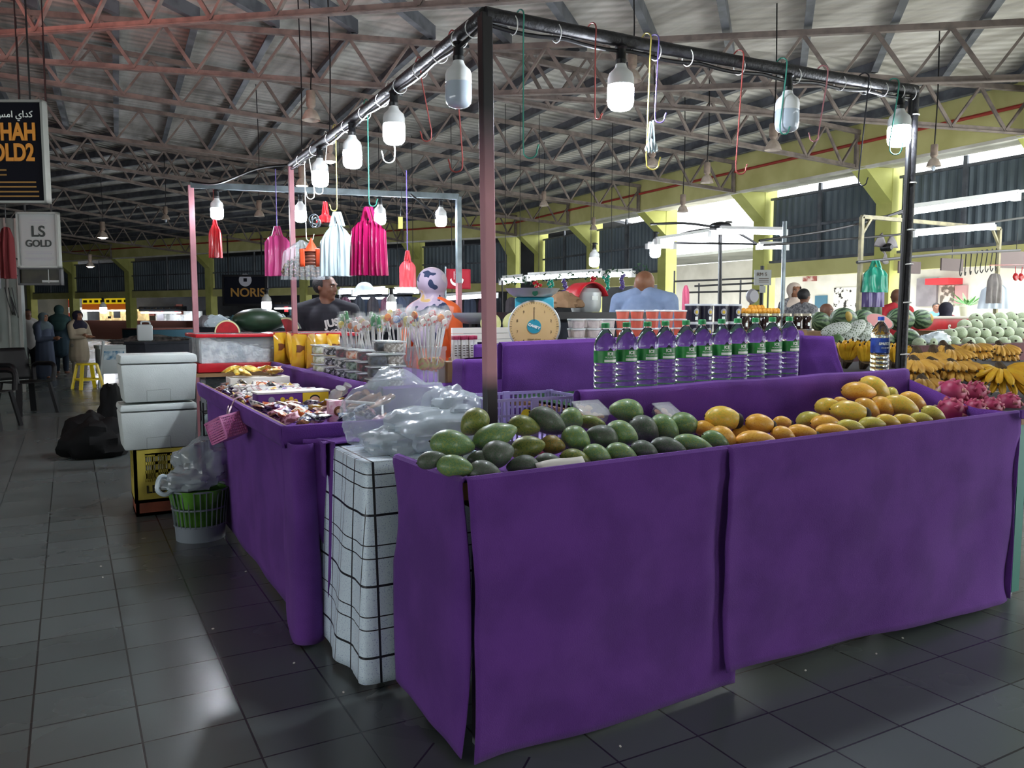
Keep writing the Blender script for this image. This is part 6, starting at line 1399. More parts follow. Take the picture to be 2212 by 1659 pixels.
    if hijab is not None:
        hm = skinmesh([((0, .01, H_ - h * .85), (0, .0, sh - .03), .085, .13)], [(T((0, .06, .08)), (h * .47, h * .55, h * .5)), ((0, .03, sh - .05), (.215 * slim, .15, .13)), ((0, .08, sh - .15), (.16 * slim, .1, .16)), (T((0, .0, -.32)), (h * .36, h * .38, h * .28))], vox, 4)
        cf_ = M3 = Mh.to_3x3(); hb = bmesh.new(); hb.from_mesh(hm); 
        dele = [v for v in hb.verts if (lambda q: q.y < -.12 and abs(q.x) < .27 and -.36 < q.z < .26)(M3.inverted() @ ((v.co - hc) / h))]
        bmesh.ops.delete(hb, geom=dele, context='VERTS'); hb.to_mesh(hm); hb.free(); mobj('headscarf', hm, hijab, t)
    elif hair and not bald:
        hm = skinmesh([], [(T((0, .075, .12)), (h * .40, h * .43, h * .42), Mh)], vox * .8, 2); M3 = Mh.to_3x3(); hb = bmesh.new(); hb.from_mesh(hm)
        dele = [v for v in hb.verts if (lambda q: (q.y < -.1 and q.z < .27) or (q.y < .1 and q.z < -.02) or q.z < -.2)(M3.inverted() @ ((v.co - hc) / h))]
        bmesh.ops.delete(hb, geom=dele, context='VERTS'); hb.to_mesh(hm); hb.free(); mobj('hair', hm, hairm, t)
    face_bits(t, h, T, Mh); return t, T, h, Mh
dkt = mat('navy_black_tshirt', '1b1c24', .85, c2='22232c', scale=10); blk_c = mat('black_trousers', '17171b', .85); wprint = mat('white_shirt_print', 'c9c9c6', .7)
camdir = lambda p: math.atan2(-(p[0]), -(p[1]))       # rz that makes local -y face the camera
def facing(p, off=0.): d = V((-p[0], -p[1])); return math.atan2(d.x, -d.y) * 1.0 + off
def standat(px, ptop, D_): p = aD(px, ptop, D_); return p
p = aD(703, 592, 7.0); s1, T_, h_, M_ = person('man in a navy black T-shirt with white print, looking right behind the ice box', (p.x, p.y, 0), facing(p), p.z, skn_d, dkt, blk_c, head_rz=1.05, vox=.009, slim=1.15)
text(s1, 'JUST', .085, frameM((.07, -.148, p.z * .745), (1, 0, .2), (-.2, -.15, 1)), wprint, 'shirt_print', .004, bold=.004); text(s1, 'DO GOOD', .04, frameM((.06, -.158, p.z * .70), (1, 0, .2), (-.2, -.1, 1)), wprint, 'shirt_print', .004, bold=.002)
hjm = bpy.data.materials.new('flower_headscarf'); hjm.use_nodes = True; n, l, b = nodes(hjm); b.inputs['Roughness'].default_value = .85
tc = n.new('ShaderNodeTexCoord'); nt = n.new('ShaderNodeTexNoise'); nt.inputs['Scale'].default_value = 6.5; nt.inputs['Detail'].default_value = 2; l.new(tc.outputs['Object'], nt.inputs['Vector']); rr = n.new('ShaderNodeValToRGB'); rr.color_ramp.interpolation = 'CONSTANT'; E_ = rr.color_ramp.elements
E_[0].color = lin('23304f'); E_[1].position = .40; E_[1].color = lin('a79aac'); e = E_.new(.56); e.color = lin('b8a9b0'); e = E_.new(.62); e.color = lin('c9a86a'); l.new(nt.outputs['Fac'], rr.inputs['Fac']); l.new(rr.outputs['Color'], b.inputs['Base Color'])
orange = mat('orange_dress', 'd8602a', .85, c2='c95524', scale=8)
p = aD(934, 582, 6.0); person('woman in a flowered headscarf and orange dress, seen from behind', (p.x, p.y, 0), facing(p, 2.5), p.z, skn_m, orange, hijab=hjm, skirt='long', sleeve=1, vox=.011)
shl = MB(); 
ps = thing('shawl', 'flowered shawl end over the orange dress', 'shawl', (p.x, p.y, 0), facing(p, 0)); bpy.data.objects.remove(ps)
blu = mat('pale_blue_shirt', '8fa3c4', .85, c2='8398ba', scale=8)
p = aD(1392, 585, 7.1); person('bald man in a pale blue shirt with his back turned', (p.x, p.y, 0), facing(p, pi - .35), p.z, skn_m, blu, blk_c, bald=True, sleeve=.55, vox=.011, head_rx=.3, slim=1.22, shf=.862)
grey_s = mat('grey_print_shirt', '8d8d90', .85, c2='55565c', scale=30); redt = mat('red_tshirt', '9c2029', .85); cream = mat('cream_headscarf', 'c9b9ac', .85); navyc = mat('navy_cloth', '23222e', .9)
p = aD(1737, 624, 13.0); person('man in a grey patterned shirt by the sunlit opening', (p.x, p.y, 0), facing(p, pi - .6), p.z, skn_d, grey_s, blk_c, vox=.018)
p = aD(1716, 612, 13.6); person('woman in a cream headscarf behind the grey shirted man', (p.x, p.y, 0), facing(p, .5), p.z, skn_m, grey_s, hijab=cream, skirt='long', sleeve=1, vox=.018)
p = aD(1938, 624, 12.5); person('man in a red T-shirt with his back turned by the pillar', (p.x, p.y, 0), facing(p, pi + .3), p.z, skn_d, redt, blk_c, bald=True, vox=.016)
p = aD(2044, 654, 11.5); person('person in a dark navy headscarf beyond the red cooler', (p.x, p.y, 0), facing(p, pi), p.z, skn_m, navyc, hijab=navyc, skirt='long', sleeve=1, vox=.018)
p = aD(1785, 655, 11.0); person('bareheaded person low behind the watermelons', (p.x, p.y, 0), facing(p, 1.2), p.z, skn_d, navyc, blk_c, bald=True, vox=.018)
p = aD(2024, 622, 20.5); person('person in a blue top outside the red awning shop', (p.x, p.y, 0), facing(p, .4), 1.6, skn_d, mat('blue_top', '3f6fae', .8), blk_c, vox=.03)
p = aD(2050, 628, 21); person('person in a red top outside the red awning shop', (p.x, p.y, 0), facing(p, -.4), 1.5, skn_d, mat('bright_red_top', 'c43a4a', .8), blk_c, vox=.03)
# the group on the left walkway
def walk(px, pyf, pyt, **k): q = aZ(px, pyf, 0); hh = aD(px, pyt, dep(q)).z; return q, hh
q, hh = walk(100, 817, 676); person('woman in a long blue-grey dress and grey headscarf on the walkway', (q.x, q.y, 0), facing(q, .9), hh, skn_m, mat('slate_dress', '4a5468', .9), hijab=mat('grey_headscarf', '5b6a70', .9), skirt='long', sleeve=1, vox=.016, arms=[((.18, 0, hh * .79), (.2, -.02, hh * .6), (.06, -.22, hh * .6)), ((-.18, 0, hh * .79), (-.2, -.02, hh * .6), (-.02, -.24, hh * .62))])
q, hh = walk(134, 808, 660); person('person in dark teal with a long head cover, seen from behind', (q.x, q.y, 0), facing(q, pi - .3), hh, skn_d, mat('dark_teal_shirt', '1f3440', .9), mat('dark_blue_jeans', '1b2836', .9), hijab=mat('teal_headscarf', '24403f', .9), skirt='tunic', sleeve=1, vox=.016)
q, hh = walk(174, 824, 672); person('woman in a khaki tunic and dark headscarf with folded arms', (q.x, q.y, 0), facing(q, .7), hh, skn_m, mat('khaki_tunic', '9a8f7c', .9), mat('grey_skirt', '7d7870', .9), hijab=mat('indigo_headscarf', '1e1c30', .9), skirt='tunic', sleeve=1, vox=.015, arms=[((.17, 0, hh * .79), (.2, -.06, hh * .64), (.0, -.2, hh * .66)), ((-.17, 0, hh * .79), (-.2, -.06, hh * .64), (-.0, -.22, hh * .64))])
q, hh = walk(66, 815, 668); person('man in a white top and dark trousers by the kiosk corner', (q.x, q.y, 0), facing(q, .4), hh, skn_d, mat('white_top', 'a9a7a4', .85), blk_c, vox=.017)
# ================================================================ background
def aP(px, py, p0, nrm):
    d = ray(px, py); t = ((p0.x - EYE.x) * nrm.x + (p0.y - EYE.y) * nrm.y) / (d.x * nrm.x + d.y * nrm.y); return EYE + d * t
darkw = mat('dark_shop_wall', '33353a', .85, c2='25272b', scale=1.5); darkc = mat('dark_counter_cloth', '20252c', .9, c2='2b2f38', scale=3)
# covered arcade behind the back wall
Lc = (C1 - A1).length
w0, w1 = A1 - nC * 5.2 - dC * 3.5, C1 - nC * 5.2 + dC * 3
struct(MB().bar(V((w0.x, w0.y, 2.2)), V((w1.x, w1.y, 2.2)), .15, 4.4).build('wall_arcade', darkw, smooth=False))
m0, m1 = A1 - nC * 3.1 - dC * 2.5, C1 - nC * 3.1 + dC * 3
struct(MB().bar(V((m0.x, m0.y, 4.45)), V((m1.x, m1.y, 4.45)), 4.6, .1).build('ceiling_arcade', darkw, smooth=False))
wv = A1 - nC * 2.9 - dC * 3.4; e0, e1 = A1 - nC * .9 - dC * .6, w0
def signboard(nm, lab, cat, px0, py0, px1, py1, D_, m, th=.03, edge=None):
    a, b_ = aD(px0, py0, D_), aD(px1, py1, D_); c = (a + b_) / 2; w_, h_ = (b_ - a).dot(rt), (a - b_).dot(up)
    t = thing(nm, lab, cat, c, -yaw); MB().box((0, 0, 0), (w_, th, h_)).build('board', m, t, smooth=False)
    if edge is not None:
        b = MB(); e = .018 * max(1, D_ / 7)
        for s in (-1, 1): b.box((0, -th * .3, s * h_ / 2), (w_ + e, th * 1.5, e)); b.box((s * w_ / 2, -th * .3, 0), (e, th * 1.5, h_ + e))
        b.build('frame', edge, t, smooth=False)
    return t, w_, h_
XZ = ((1, 0, 0), (0, 0, 1))
navy = mat('navy_sign_face', '0b0d16', .7, spec=.15); gold = mat('gold_lettering', 'd08a28', .5); frm_ = mat('silver_sign_frame', '8a8d88', .4, metal=.3); sgw = mat('white_sign_face', '9fa3a0', .5); sgk = mat('dark_lettering', '2c3330', .6); gld2 = mat('dim_gold_lettering', '8f6a2c', .6)
t, w_, h_ = signboard('hanging_sign', 'large navy shop sign with gold lettering hanging at the left edge', 'sign', -95, 224, 101, 436, 6.4, navy, .05, frm_)
S75 = MX.Diagonal((.72, 1, 1, 1)); text(t, 'RADHAH', .185, frameM((.30, -.03, .15), *XZ) @ S75, gold, 'gold_lettering', .004, 'RIGHT', .006); text(t, 'GOLD2', .185, frameM((.28, -.03, -.01), *XZ) @ S75, gold, 'gold_lettering', .004, 'RIGHT', .006)
text(t, '\uFEEE\uFEDB \uFEEA\uFEBF\uFEAD \uFEB2\uFEE3\uFE8D \uFEF1\uFE8D\uFEAA\uFEDB', .07, frameM((.28, -.03, .29), *XZ), wlab, 'white_script', .003, 'RIGHT')
b = MB()
for i, (xx, ww) in enumerate(((-.02, .24), (-.02, .24), (.1, .46), (.1, .46), (.1, .5), (.1, .5))): b.box((xx - .05, -.027, -.14 - .037 * i - (.02 if i > 1 else 0)), (ww, .003, .012))
b.build('small_print', gld2, t, smooth=False)
for x in (-.2, .25): MB().bar((x, 0, h_ / 2), (x, 0, h_ / 2 + 2.2), .01).build('hanger', cab, t, smooth=False)
t, w_, h_ = signboard('hanging_sign', 'white framed shop sign hanging below the large navy sign', 'sign', 43, 462, 128, 576, 9, sgw, .04, frm_)
text(t, 'LS', .17, frameM((0, -.025, .09), *XZ), sgk, 'lettering', .003, bold=.003); text(t, 'GOLD', .105, frameM((0, -.025, -.04), *XZ), sgk, 'lettering', .003, bold=.002)
b = MB(); [b.box((0, -.022, z), (ww, .003, .008)) for z, ww in ((-.13, .32), (-.15, .28), (-.2, .32), (-.22, .26), (.22, .16), (.19, .2))]; b.build('small_print', gry, t, smooth=False)
for x in (-.15, .15): MB().bar((x, 0, h_ / 2), (x, 0, h_ / 2 + 2.3), .01).build('hanger', cab, t, smooth=False)
t, w_, h_ = signboard('hanging_sign', 'dark double panel sign hanging under the white sign', 'sign', 45, 580, 134, 614, 9.6, mat('dark_olive_sign', '3a3a2c', .6, c2='2a2b26', scale=6), .04, cab); MB().box((.1, -.024, 0), (.01, .004, h_)).build('divider', frm_, t, smooth=False); MB().box((.12, -.024, -.06), (.2, .003, .025)).build('white_print', sgw, t, smooth=False)
for x in (-.15, .15): MB().bar((x, 0, h_ / 2), (x, 0, h_ / 2 + 2.9), .01).build('hanger', cab, t, smooth=False)
bag('red_banner', 'dark red cloth bundle hanging at the left picture edge', 'cloth', aD(12, 475, 6.9), .13, .5, mat('dark_red_cloth', '5f1518', .8), .06, 3, .6, 21, handles=False); MB().tube([(0, 0, -.03), (0, 0, 2.9)], .004, 5).build('cord', cab, bpy.data.objects['red_banner'])
# kiosk
kw = mat('grey_white_kiosk_panel', '7f8883', .6, c2='747d78', scale=2)
kc = aZ(53, 846, 0); ks = thing('shop_kiosk', 'grey white shop kiosk at the left edge of the walkway', 'kiosk', kc)
MB().box((-2.0, .9, 1.45), (4, 1.8, 2.9)).build('panel_wall', kw, ks, smooth=False)
b = MB(); b.box((-.16, -.02, 1.45), (.03, .04, 2.9)); b.box((-.55, -.02, 1.45), (.03, .04, 2.9)); b.box((.0, 0, 1.45), (.05, .05, 2.9)); b.build('corner_strip', frm_, ks, smooth=False)
MB().box((-.42, -.03, 1.25), (.2, .03, .8)).build('window', mat('dark_glass', '15181c', .1), ks, smooth=False); MB().box((-.42, -.1, 1.85), (.34, .2, .25)).build('meter_box', gry, ks, bevel=.02)
b = MB(); [b.tube(bez([(-.2 + .05 * i, -.08, 1.75), (-.16 + .06 * i, -.12, 1.5 - .1 * i), (-.1 + .03 * i, -.1, 1.3), (-.12, -.08, 1.6)], 6), .008, 5) for i in range(3)]; b.tube(bez([(-.4, -.1, 2.4), (-.1, -.2, 2.25), (.3, -.2, 2.15)], 6), .012, 6); b.tube(bez([(-.3, -.1, 2.1), (-.05, -.15, 1.95), (.3, -.1, 2.0)], 6), .01, 6); b.build('loose_cables', cab, ks)
# chairs, stool
chm = mat('black_plastic_chair', '0d0e10', .5, spec=.3)
def armchair(label, p, rz):
    t = thing('plastic_armchair', label, 'chair', p, rz); b = MB(); b.grid(lambda u, v: V(((u - .5) * .46, (v - .5) * .44, .42 - .02 * math.sin(u * pi) * math.sin(v * pi))), 8, 8); b.build('seat', chm, t, solid=.012)
    for sx in (-1, 1):
        for sy in (-1, 1): MB().bar((sx * .2, sy * .19, .42), (sx * .26, sy * .26, 0), .07, .035).build('leg', chm, t, smooth=False)
        MB().tube(bez([(sx * .25, .2, .42), (sx * .27, .22, .62), (sx * .27, .0, .65), (sx * .27, -.2, .63), (sx * .24, -.22, .42)], 6), .03, 8).build('armrest', chm, t)
    MB().grid(lambda u, v: V(((u - .5) * (.46 - .06 * v), .2 + .1 * v + .04 * math.cos((u - .5) * 3), .44 + .42 * v)), 8, 8).build('backrest', chm, t, solid=.012); return t
q = aZ(58, 893, 0); armchair('black plastic armchair standing clear beside the kiosk', (q.x, q.y, 0), .6)
q = aZ(-8, 925, 0); armchair('black plastic armchair cut off by the left picture edge', (q.x - .1, q.y, 0), 1.2)
q = aZ(190, 840, 0); st = thing('plastic_stool', 'yellow plastic stool standing in the walkway', 'stool', (q.x, q.y, 0), .35); ysm = mat('yellow_plastic', 'e0c81a', .35)
MB().prism([(-.14, -.14), (.14, -.14), (.14, .14), (-.14, .14)], .42, .455).build('seat', ysm, st, bevel=.02)
for sx in (-1, 1):
    for sy in (-1, 1): MB().bar((sx * .12, sy * .12, .43), (sx * .19, sy * .19, 0), .055, .03, (sx, sy, 0)).build('leg', ysm, st, smooth=False)
b = MB(); [b.bar((s * .155, -.155, .17), (s * .155, .155, .17), .015, .03) for s in (-1, 1)]; [b.bar((-.155, s * .155, .17), (.155, s * .155, .17), .015, .03) for s in (-1, 1)]; b.build('stretcher', ysm, st, smooth=False)
# left middle distance stall
def counter(nm, lab, a, b_, dp, z, m, cat='counter', top=None):
    a, b_ = V((a[0], a[1], 0)), V((b_[0], b_[1], 0)); d = (b_ - a).normalized(); t = thing(nm, lab, cat, (a + b_) / 2, math.atan2(d.y, d.x)); L = (b_ - a).length
    MB().box((0, dp / 2, z / 2), (L, dp, z)).build('body', m, t, bevel=.01); MB().box((0, dp / 2, z + .015), (L + .03, dp + .03, .03)).build('top', top or m, t, smooth=False); return t
brc = mat('rust_table_cloth', '6a3b30', .85); tealc = mat('teal_drape', '1f4450', .9); fcool = mat('white_cooler', 'b9c3c4', .5)
q = aZ(236, 822, 0); c_ = thing('white_cooler', 'white cooler with a blue wave print left of the styrofoam boxes', 'cooler', (q.x + .1, q.y, 0), .2); MB().box((0, .2, .38), (.5, .4, .5)).build('body', fcool, c_, bevel=.02); MB().box((0, .2, .66), (.53, .43, .07)).build('lid', fcool, c_, bevel=.01); MB().box((0, -.004, .5), (.38, .006, .17)).build('blue_print', mat('blue_wave_print', '2f6f95', .5, c2='b9ccd2', scale=9), c_, smooth=False)
for sx in (-1, 1): MB().bar((sx * .2, .1, .14), (sx * .2, .1, 0), .04).build('leg', fcool, c_, smooth=False)
a, b_ = aZ(318, 868, 0), aZ(440, 856, 0); counter('fish_stall', 'dark stall counter with rags behind the styrofoam boxes', a, b_, .5, .86, darkc)
a, b_ = aZ(310, 800, 0), aZ(440, 793, 0); counter('draped_stall', 'long stall with a rust coloured top and teal drape', a, b_, 1.0, .95, tealc, top=brc)
rg = thing('rag_heap', 'heap of crumpled rags and bags on the dark stall counter', 'rags', aY(330, 742, V(bpy.data.objects['fish_stall'].location).y + .3)); lumpy(rg, 'rags', (0, .3, .03), (.5, .15, .08), 3.9, mat('grey_rags', '5c5854', .9, c2='2c2a2a', scale=14), .5, 40)
q = aD(313, 722, 12.5); jc = thing('jerrycan', 'white plastic jerrycan standing on the dark stall', 'jerrycan', (q.x, q.y, .892)); b = MB(); b.box((0, 0, .13), (.22, .12, .26)); b.build('body', fcool, jc, bevel=.03); MB().tube(bez([(-.05, 0, .26), (-.04, 0, .3), (.06, 0, .3), (.08, 0, .26)], 5), .012, 8).build('handle', fcool, jc)
t7c = thing('tarpaulin', 'white board leaning at the stall side by the yellow stool', 'board', aZ(214, 835, 0)); MB().box((.05, 0, .4), (.03, .5, .85), M=MX.Rotation(.12, 4, 'Y')).build('board', fcool, t7c, smooth=False)
# lit shops in the arcade
shp = -nC * 3.6; ps_ = A1 + shp
def P_c(px, py, off=3.6): return aP(px, py, A1 - nC * off, nC)
shopc = [('yellow_sign_lit', 'e8c81e', .3), ('orange_sign_lit', 'c8641e', .2), ('red_sign_lit', 'c23a30', .22)]
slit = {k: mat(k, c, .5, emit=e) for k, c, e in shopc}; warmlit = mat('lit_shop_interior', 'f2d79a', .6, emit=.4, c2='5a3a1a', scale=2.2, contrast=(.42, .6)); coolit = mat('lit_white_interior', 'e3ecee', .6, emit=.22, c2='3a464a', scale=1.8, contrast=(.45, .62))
def shop(lab, px0, px1, ytop, ysign, ybot, msign, min_, off=3.6, tube=True, extra=None):
    a, b_ = P_c(px0, ysign, off), P_c(px1, ysign, off); d = (b_ - a); d.z = 0; L = d.length; d.normalize(); c = (a + b_) / 2
    t = thing('market_shop', lab, 'shop', (c.x, c.y, 0), math.atan2(d.y, d.x)); zt = P_c((px0 + px1) / 2, ytop, off).z; zs = P_c((px0 + px1) / 2, ysign, off).z
    MB().box((0, .05, (zt + zs) / 2), (L, .1, zt - zs)).build('signboard', msign, t, smooth=False)
    if extra: MB().box((0, -.01, (zt + zs) / 2 - (zt - zs) * .3), (L, .02, (zt - zs) * .42)).build('sign_stripe', extra, t, smooth=False)
    MB().box((0, 1.0, zs / 2), (L, .05, zs)).build('lit_back_wall', min_, t, smooth=False); MB().box((0, .3, .5), (L, .5, 1.0)).build('counter', brc, t, smooth=False)  # back wall glows by emission, standing in for the shop's own lighting
    for k in range(7): MB().box((R.uniform(-L / 2, L / 2) * .9, .55 + R.uniform(-.2, .3), 1.0 + R.uniform(.1, .6)), (R.uniform(.1, .35), .15, R.uniform(.15, .6)), rz=R.random()).build('hanging_goods', R.choice((darkc, brc, yel, gry, redp)), t, smooth=False)
    b = MB()
    for k in range(int(L / .5)): b.box((-L / 2 + .3 + k * .5, -.02, (zt + zs) / 2 + (zt - zs) * .12), (R.uniform(.2, .4), .02, (zt - zs) * .2))
    b.build('sign_print', inkm, t, smooth=False)
    if tube: MB().tube([(-L * .45, .0, zs - .08), (L * .4, 0, zs - .08)], .03, 8).build('tube_light', tubem, t)
    return t
shop('arcade shop with a yellow over orange sign, brightly lit', 178, 284, 640, 668, 700, slit['yellow_sign_lit'], warmlit, 3.4, extra=slit['orange_sign_lit'])
shop('arcade shop with a red and yellow sign beyond the walkway group', 80, 150, 626, 664, 700, slit['yellow_sign_lit'], coolit, 3.4, extra=slit['red_sign_lit'])
shop('arcade shop with pale lit goods behind the draped stall', 300, 400, 662, 672, 700, darkc, coolit, 3.6)
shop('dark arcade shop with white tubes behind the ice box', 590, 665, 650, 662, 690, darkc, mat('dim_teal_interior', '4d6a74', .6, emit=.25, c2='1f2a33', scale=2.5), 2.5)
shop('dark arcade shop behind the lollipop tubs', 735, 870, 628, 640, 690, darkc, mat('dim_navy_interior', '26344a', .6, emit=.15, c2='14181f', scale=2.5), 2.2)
t, w_, h_ = signboard('shop_sign', 'black shop sign with a grey disc hanging before the back wall', 'sign', 484, 596, 577, 658, 24, navy, .08, cab)
text(t, 'NORIS', .36, frameM((.08, -.045, -.08), *XZ), gld2, 'lettering', .01, bold=.006); MB().lathe([(.18, 0), (.19, .02), (.05, .02), (.05, 0)], 28, c=(.02, -.045, .3), M=RX, cap=False).build('grey_disc', gry, t); MB().box((.02, -.07, .3), (.1, .02, .1)).build('disc_square', navy, t, smooth=False)
for x in (-.5, .5): MB().bar((x, 0, h_ / 2), (x, 0, h_ / 2 + 1.2), .03).build('hanger', cab, t, smooth=False)
# dark stalls in the middle distance, with hanging goods
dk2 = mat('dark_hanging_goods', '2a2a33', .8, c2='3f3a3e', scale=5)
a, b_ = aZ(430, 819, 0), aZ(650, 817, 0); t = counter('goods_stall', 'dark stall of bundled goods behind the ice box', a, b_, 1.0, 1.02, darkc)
for i in range(9):
    q = aD(445 + 20 * i + R.uniform(-4, 4), 690 + R.uniform(-6, 4), 16.5 + R.uniform(-.3, .3)); q.z = 1.13; g_ = thing('goods_bundle', 'small bundle on the dark stall behind the ice box', 'bundle', q, 0, 'bundles on the dark goods stall'); lumpy(g_, 'bundle', (0, 0, 0), (R.uniform(.12, .22), .14, R.uniform(.12, .2)), R.random() * 20, R.choice((gry, mat('teal_goods', '3f6a74', .7), wht, brc, darkc)), .3, 18)
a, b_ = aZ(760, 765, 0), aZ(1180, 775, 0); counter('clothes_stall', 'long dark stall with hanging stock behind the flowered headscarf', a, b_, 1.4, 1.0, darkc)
cl0 = None
for i in range(15):
    px = 745 + i * 30; q = aD(px, 636, 17.5 + .25 * (i % 3)); lab = 'dark garment hanging under the tube lights, %s from the left' % ordn[i]
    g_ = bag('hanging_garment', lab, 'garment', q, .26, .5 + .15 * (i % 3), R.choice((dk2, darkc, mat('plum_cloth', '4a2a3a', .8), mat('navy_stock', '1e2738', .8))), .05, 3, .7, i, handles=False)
rail = thing('stock_rail', 'thin black rail carrying the dark garments', 'rail', aD(735, 637, 17.6)); q2 = aD(1190, 630, 17.6); MB().tube([V((0, 0, 0)), q2 - V(rail.location)], .02, 8).build('rail', cab, rail)
for x in (0, 1): 
    e_ = (q2 - V(rail.location)) * x; MB().bar(e_, V((e_.x, e_.y, -rail.location.z)), .04).build('post', cab, rail, smooth=False)
tubelight('short lit tube behind the magenta bags', aD(735, 631, 17), aD(765, 631, 17), .035); tubelight('lit tube right of the small white bag pack', aD(765, 633, 16.4), aD(832, 629, 16.4), .04); tubelight('lit tube below the coral red bag pack', aD(852, 629, 17.2), aD(900, 629, 17.2), .035)
tubelight('long lit tube under the red banner', aD(960, 645, 15), aD(1070, 638, 15), .035); tubelight('lit tube behind the scale pan', aD(1085, 608, 14.5), aD(1130, 604, 14.5), .04); tubelight('long lit tube right of the scale pan', aD(1140, 601, 15), aD(1300, 592, 15), .04); tubelight('lit tube left of the bald man', aD(1312, 594, 15), aD(1365, 592, 15), .04)
for (px, py, D_, s, lab) in ((575, 632, 20, 2.2, 'bright bulb glowing beside the black disc sign'), (845, 632, 16, 1.8, 'bright bulb among the dark garments'), (1284, 535, 11, 1.3, 'lit bulb on an arm left of the bald man'), (1416, 512, 9.5, 1.2, 'lit bulb at the left end of the black branched lamp'), (222, 650, 26, 2., 'bulb glowing before the yellow signed shop')): bulb(lab, aD(px, py - 18 * s / D_ * 5, D_), True, s)
garl = thing('grape_garland', 'green garland with hanging grape ornaments across the middle', 'garland', aD(1085, 606, 14.2)); q2 = aD(1400, 580, 14.2); b = MB(); v0 = V(garl.location)
lf = mat('green_leaf_garland', '2a4a33', .7); 
for i in range(150): c_ = (q2 - v0) * R.random() + V((R.uniform(-.04, .04), R.uniform(-.04, .04), R.uniform(-.08, .05))); b.add([c_, c_ + V((R.uniform(-.06, .06), R.uniform(-.06, .06), R.uniform(-.07, .07))), c_ + V((R.uniform(-.06, .06), R.uniform(-.06, .06), R.uniform(-.07, .07)))], [(0, 1, 2)])
b.build('leaves', lf, garl, smooth=False)
for q_ in (V((0, 0, 0)), q2 - v0): MB().tube([q_, V((q_.x, q_.y, -v0.z))], .015, 6).build('post', cab, garl)
for f_, m_ in ((.24, redp), (.33, grn), (.43, viol), (.62, redp), (.72, grn), (.82, viol)):
    b = MB(); c_ = (q2 - v0) * f_; [b.ell(c_ + V((R.uniform(-.06, .06) * (1 - k / 16), R.uniform(-.04, .04), -.08 - .018 * k)), .03, 8, 6) for k in range(14)]; b.build('grape_cluster', m_, garl)
# red party flag
fl2 = thing('red_flag', 'red flag with a white crescent emblem behind the flowered headscarf', 'flag', aD(962, 580, 9)); v0 = V(fl2.location); w_, h_ = 52 * 9 / F, 43 * 9 / F; fD = V((rt.x, rt.y, 0))
MB().grid(lambda u, v: fD * (w_ * u) + V((0, .03 * math.sin(u * 5), -h_ * v - .01 * u)), 12, 8).build('cloth', mat('flag_red', 'a31f30', .8), fl2, solid=.002)
b = MB(); ctr = fD * w_ * .42 + V((0, -.035, -h_ * .55)); n_ = 20
pts = [(math.cos(pi + pi * i / n_) * .075, math.sin(pi + pi * i / n_) * .075) for i in range(n_ + 1)]; pin = [(math.cos(pi + pi * i / n_) * .06, math.sin(pi + pi * i / n_) * .055 + .012) for i in range(n_ + 1)]
b.add([ctr + fD * x + V((0, 0, z)) for x, z in pts + pin], [(i, i + 1, n_ + 2 + i, n_ + 1 + i) for i in range(n_)])
for s in (-1, 1): b.bar(ctr + fD * (.03 * s) + V((0, 0, .0)), ctr + fD * (.03 * s) + V((0, 0, .09)), .008, .004)
st5 = [ctr + fD * ((.02 if i % 2 == 0 else .008) * math.sin(i * pi / 5)) + V((0, -.002, .045 + (.02 if i % 2 == 0 else .008) * math.cos(i * pi / 5))) for i in range(10)]; b.add(st5, [tuple(range(10))]); b.build('white_emblem', wlab, fl2, smooth=False)
MB().tube([V((0, 0, .02)), V((0, 0, -3.0 + 0)) if False else V((0, 0, -v0.z))], .012, 8).build('flag_pole', greyp, fl2)
# counters between scale and bald man
cz = aY(1260, 675, 4.5); t = thing('black_counter', 'black topped counter with a magenta side behind the pale tubs', 'counter', (cz.x, 4.55, 0)); MB().box((.1, .25, cz.z - .02), (.95, .5, .045)).build('top', cab, t, smooth=False); MB().box((-.26, .1, (cz.z - .05) / 2), (.14, .2, cz.z - .05)).build('magenta_side', mat('magenta_panel', 'a81f55', .5), t, smooth=False); MB().box((.13, .25, (cz.z - .05) / 2), (.62, .4, cz.z - .05)).build('black_body', darkc, t, smooth=False)
q = aY(1212, 672, 4.75); t = thing('brown_paper_bags', 'crumpled brown paper bags on the black counter', 'paper bags', (q.x, 4.75, cz.z + .07)); lumpy(t, 'paper', (0, 0, 0), (.13, .1, .07), 3.1, mat('brown_paper', '9a7a5c', .8, c2='86684c', scale=8, bump=.4, bscale=30), .35, 30); lumpy(t, 'paper', (.1, .02, -.01), (.08, .09, .05), 8.1, MATS['brown_paper'], .3, 24)
q = aY(1258, 650, 4.9); t = thing('steel_warmer', 'steel food warmer with a red hood on the black counter', 'food warmer', (q.x + .03, 4.9, cz.z + .005)); MB().lathe([(.10, 0), (.11, .03), (.115, .14), (.09, .17)], 28).build('steel_drum', chrome, t); b = MB(); b.grid(lambda u, v: V((.135 * math.cos(pi * (.12 + .8 * u)) * 1.0, -.1 + .2 * v, .06 + .15 * math.sin(pi * (.12 + .8 * u)))), 18, 4); b.build('red_hood', redm, t, solid=.01)
MB().box((0, -.116, .1), (.05, .004, .03)).build('hood_badge', wlab, t, smooth=False)
wp = aY(1058, 735, 4.3); t = thing('white_planks', 'white slatted board behind the dial scale', 'board', (wp.x, 4.3, wp.z - .1)); b = MB(); [b.box((0, 0, .02 + .035 * k), (.5, .02, .033)) for k in range(5)]; b.build('slats', pap, t, smooth=False); MB().box((0, .03, -.45), (.5, .04, .9)).build('support', wood, t, smooth=False)
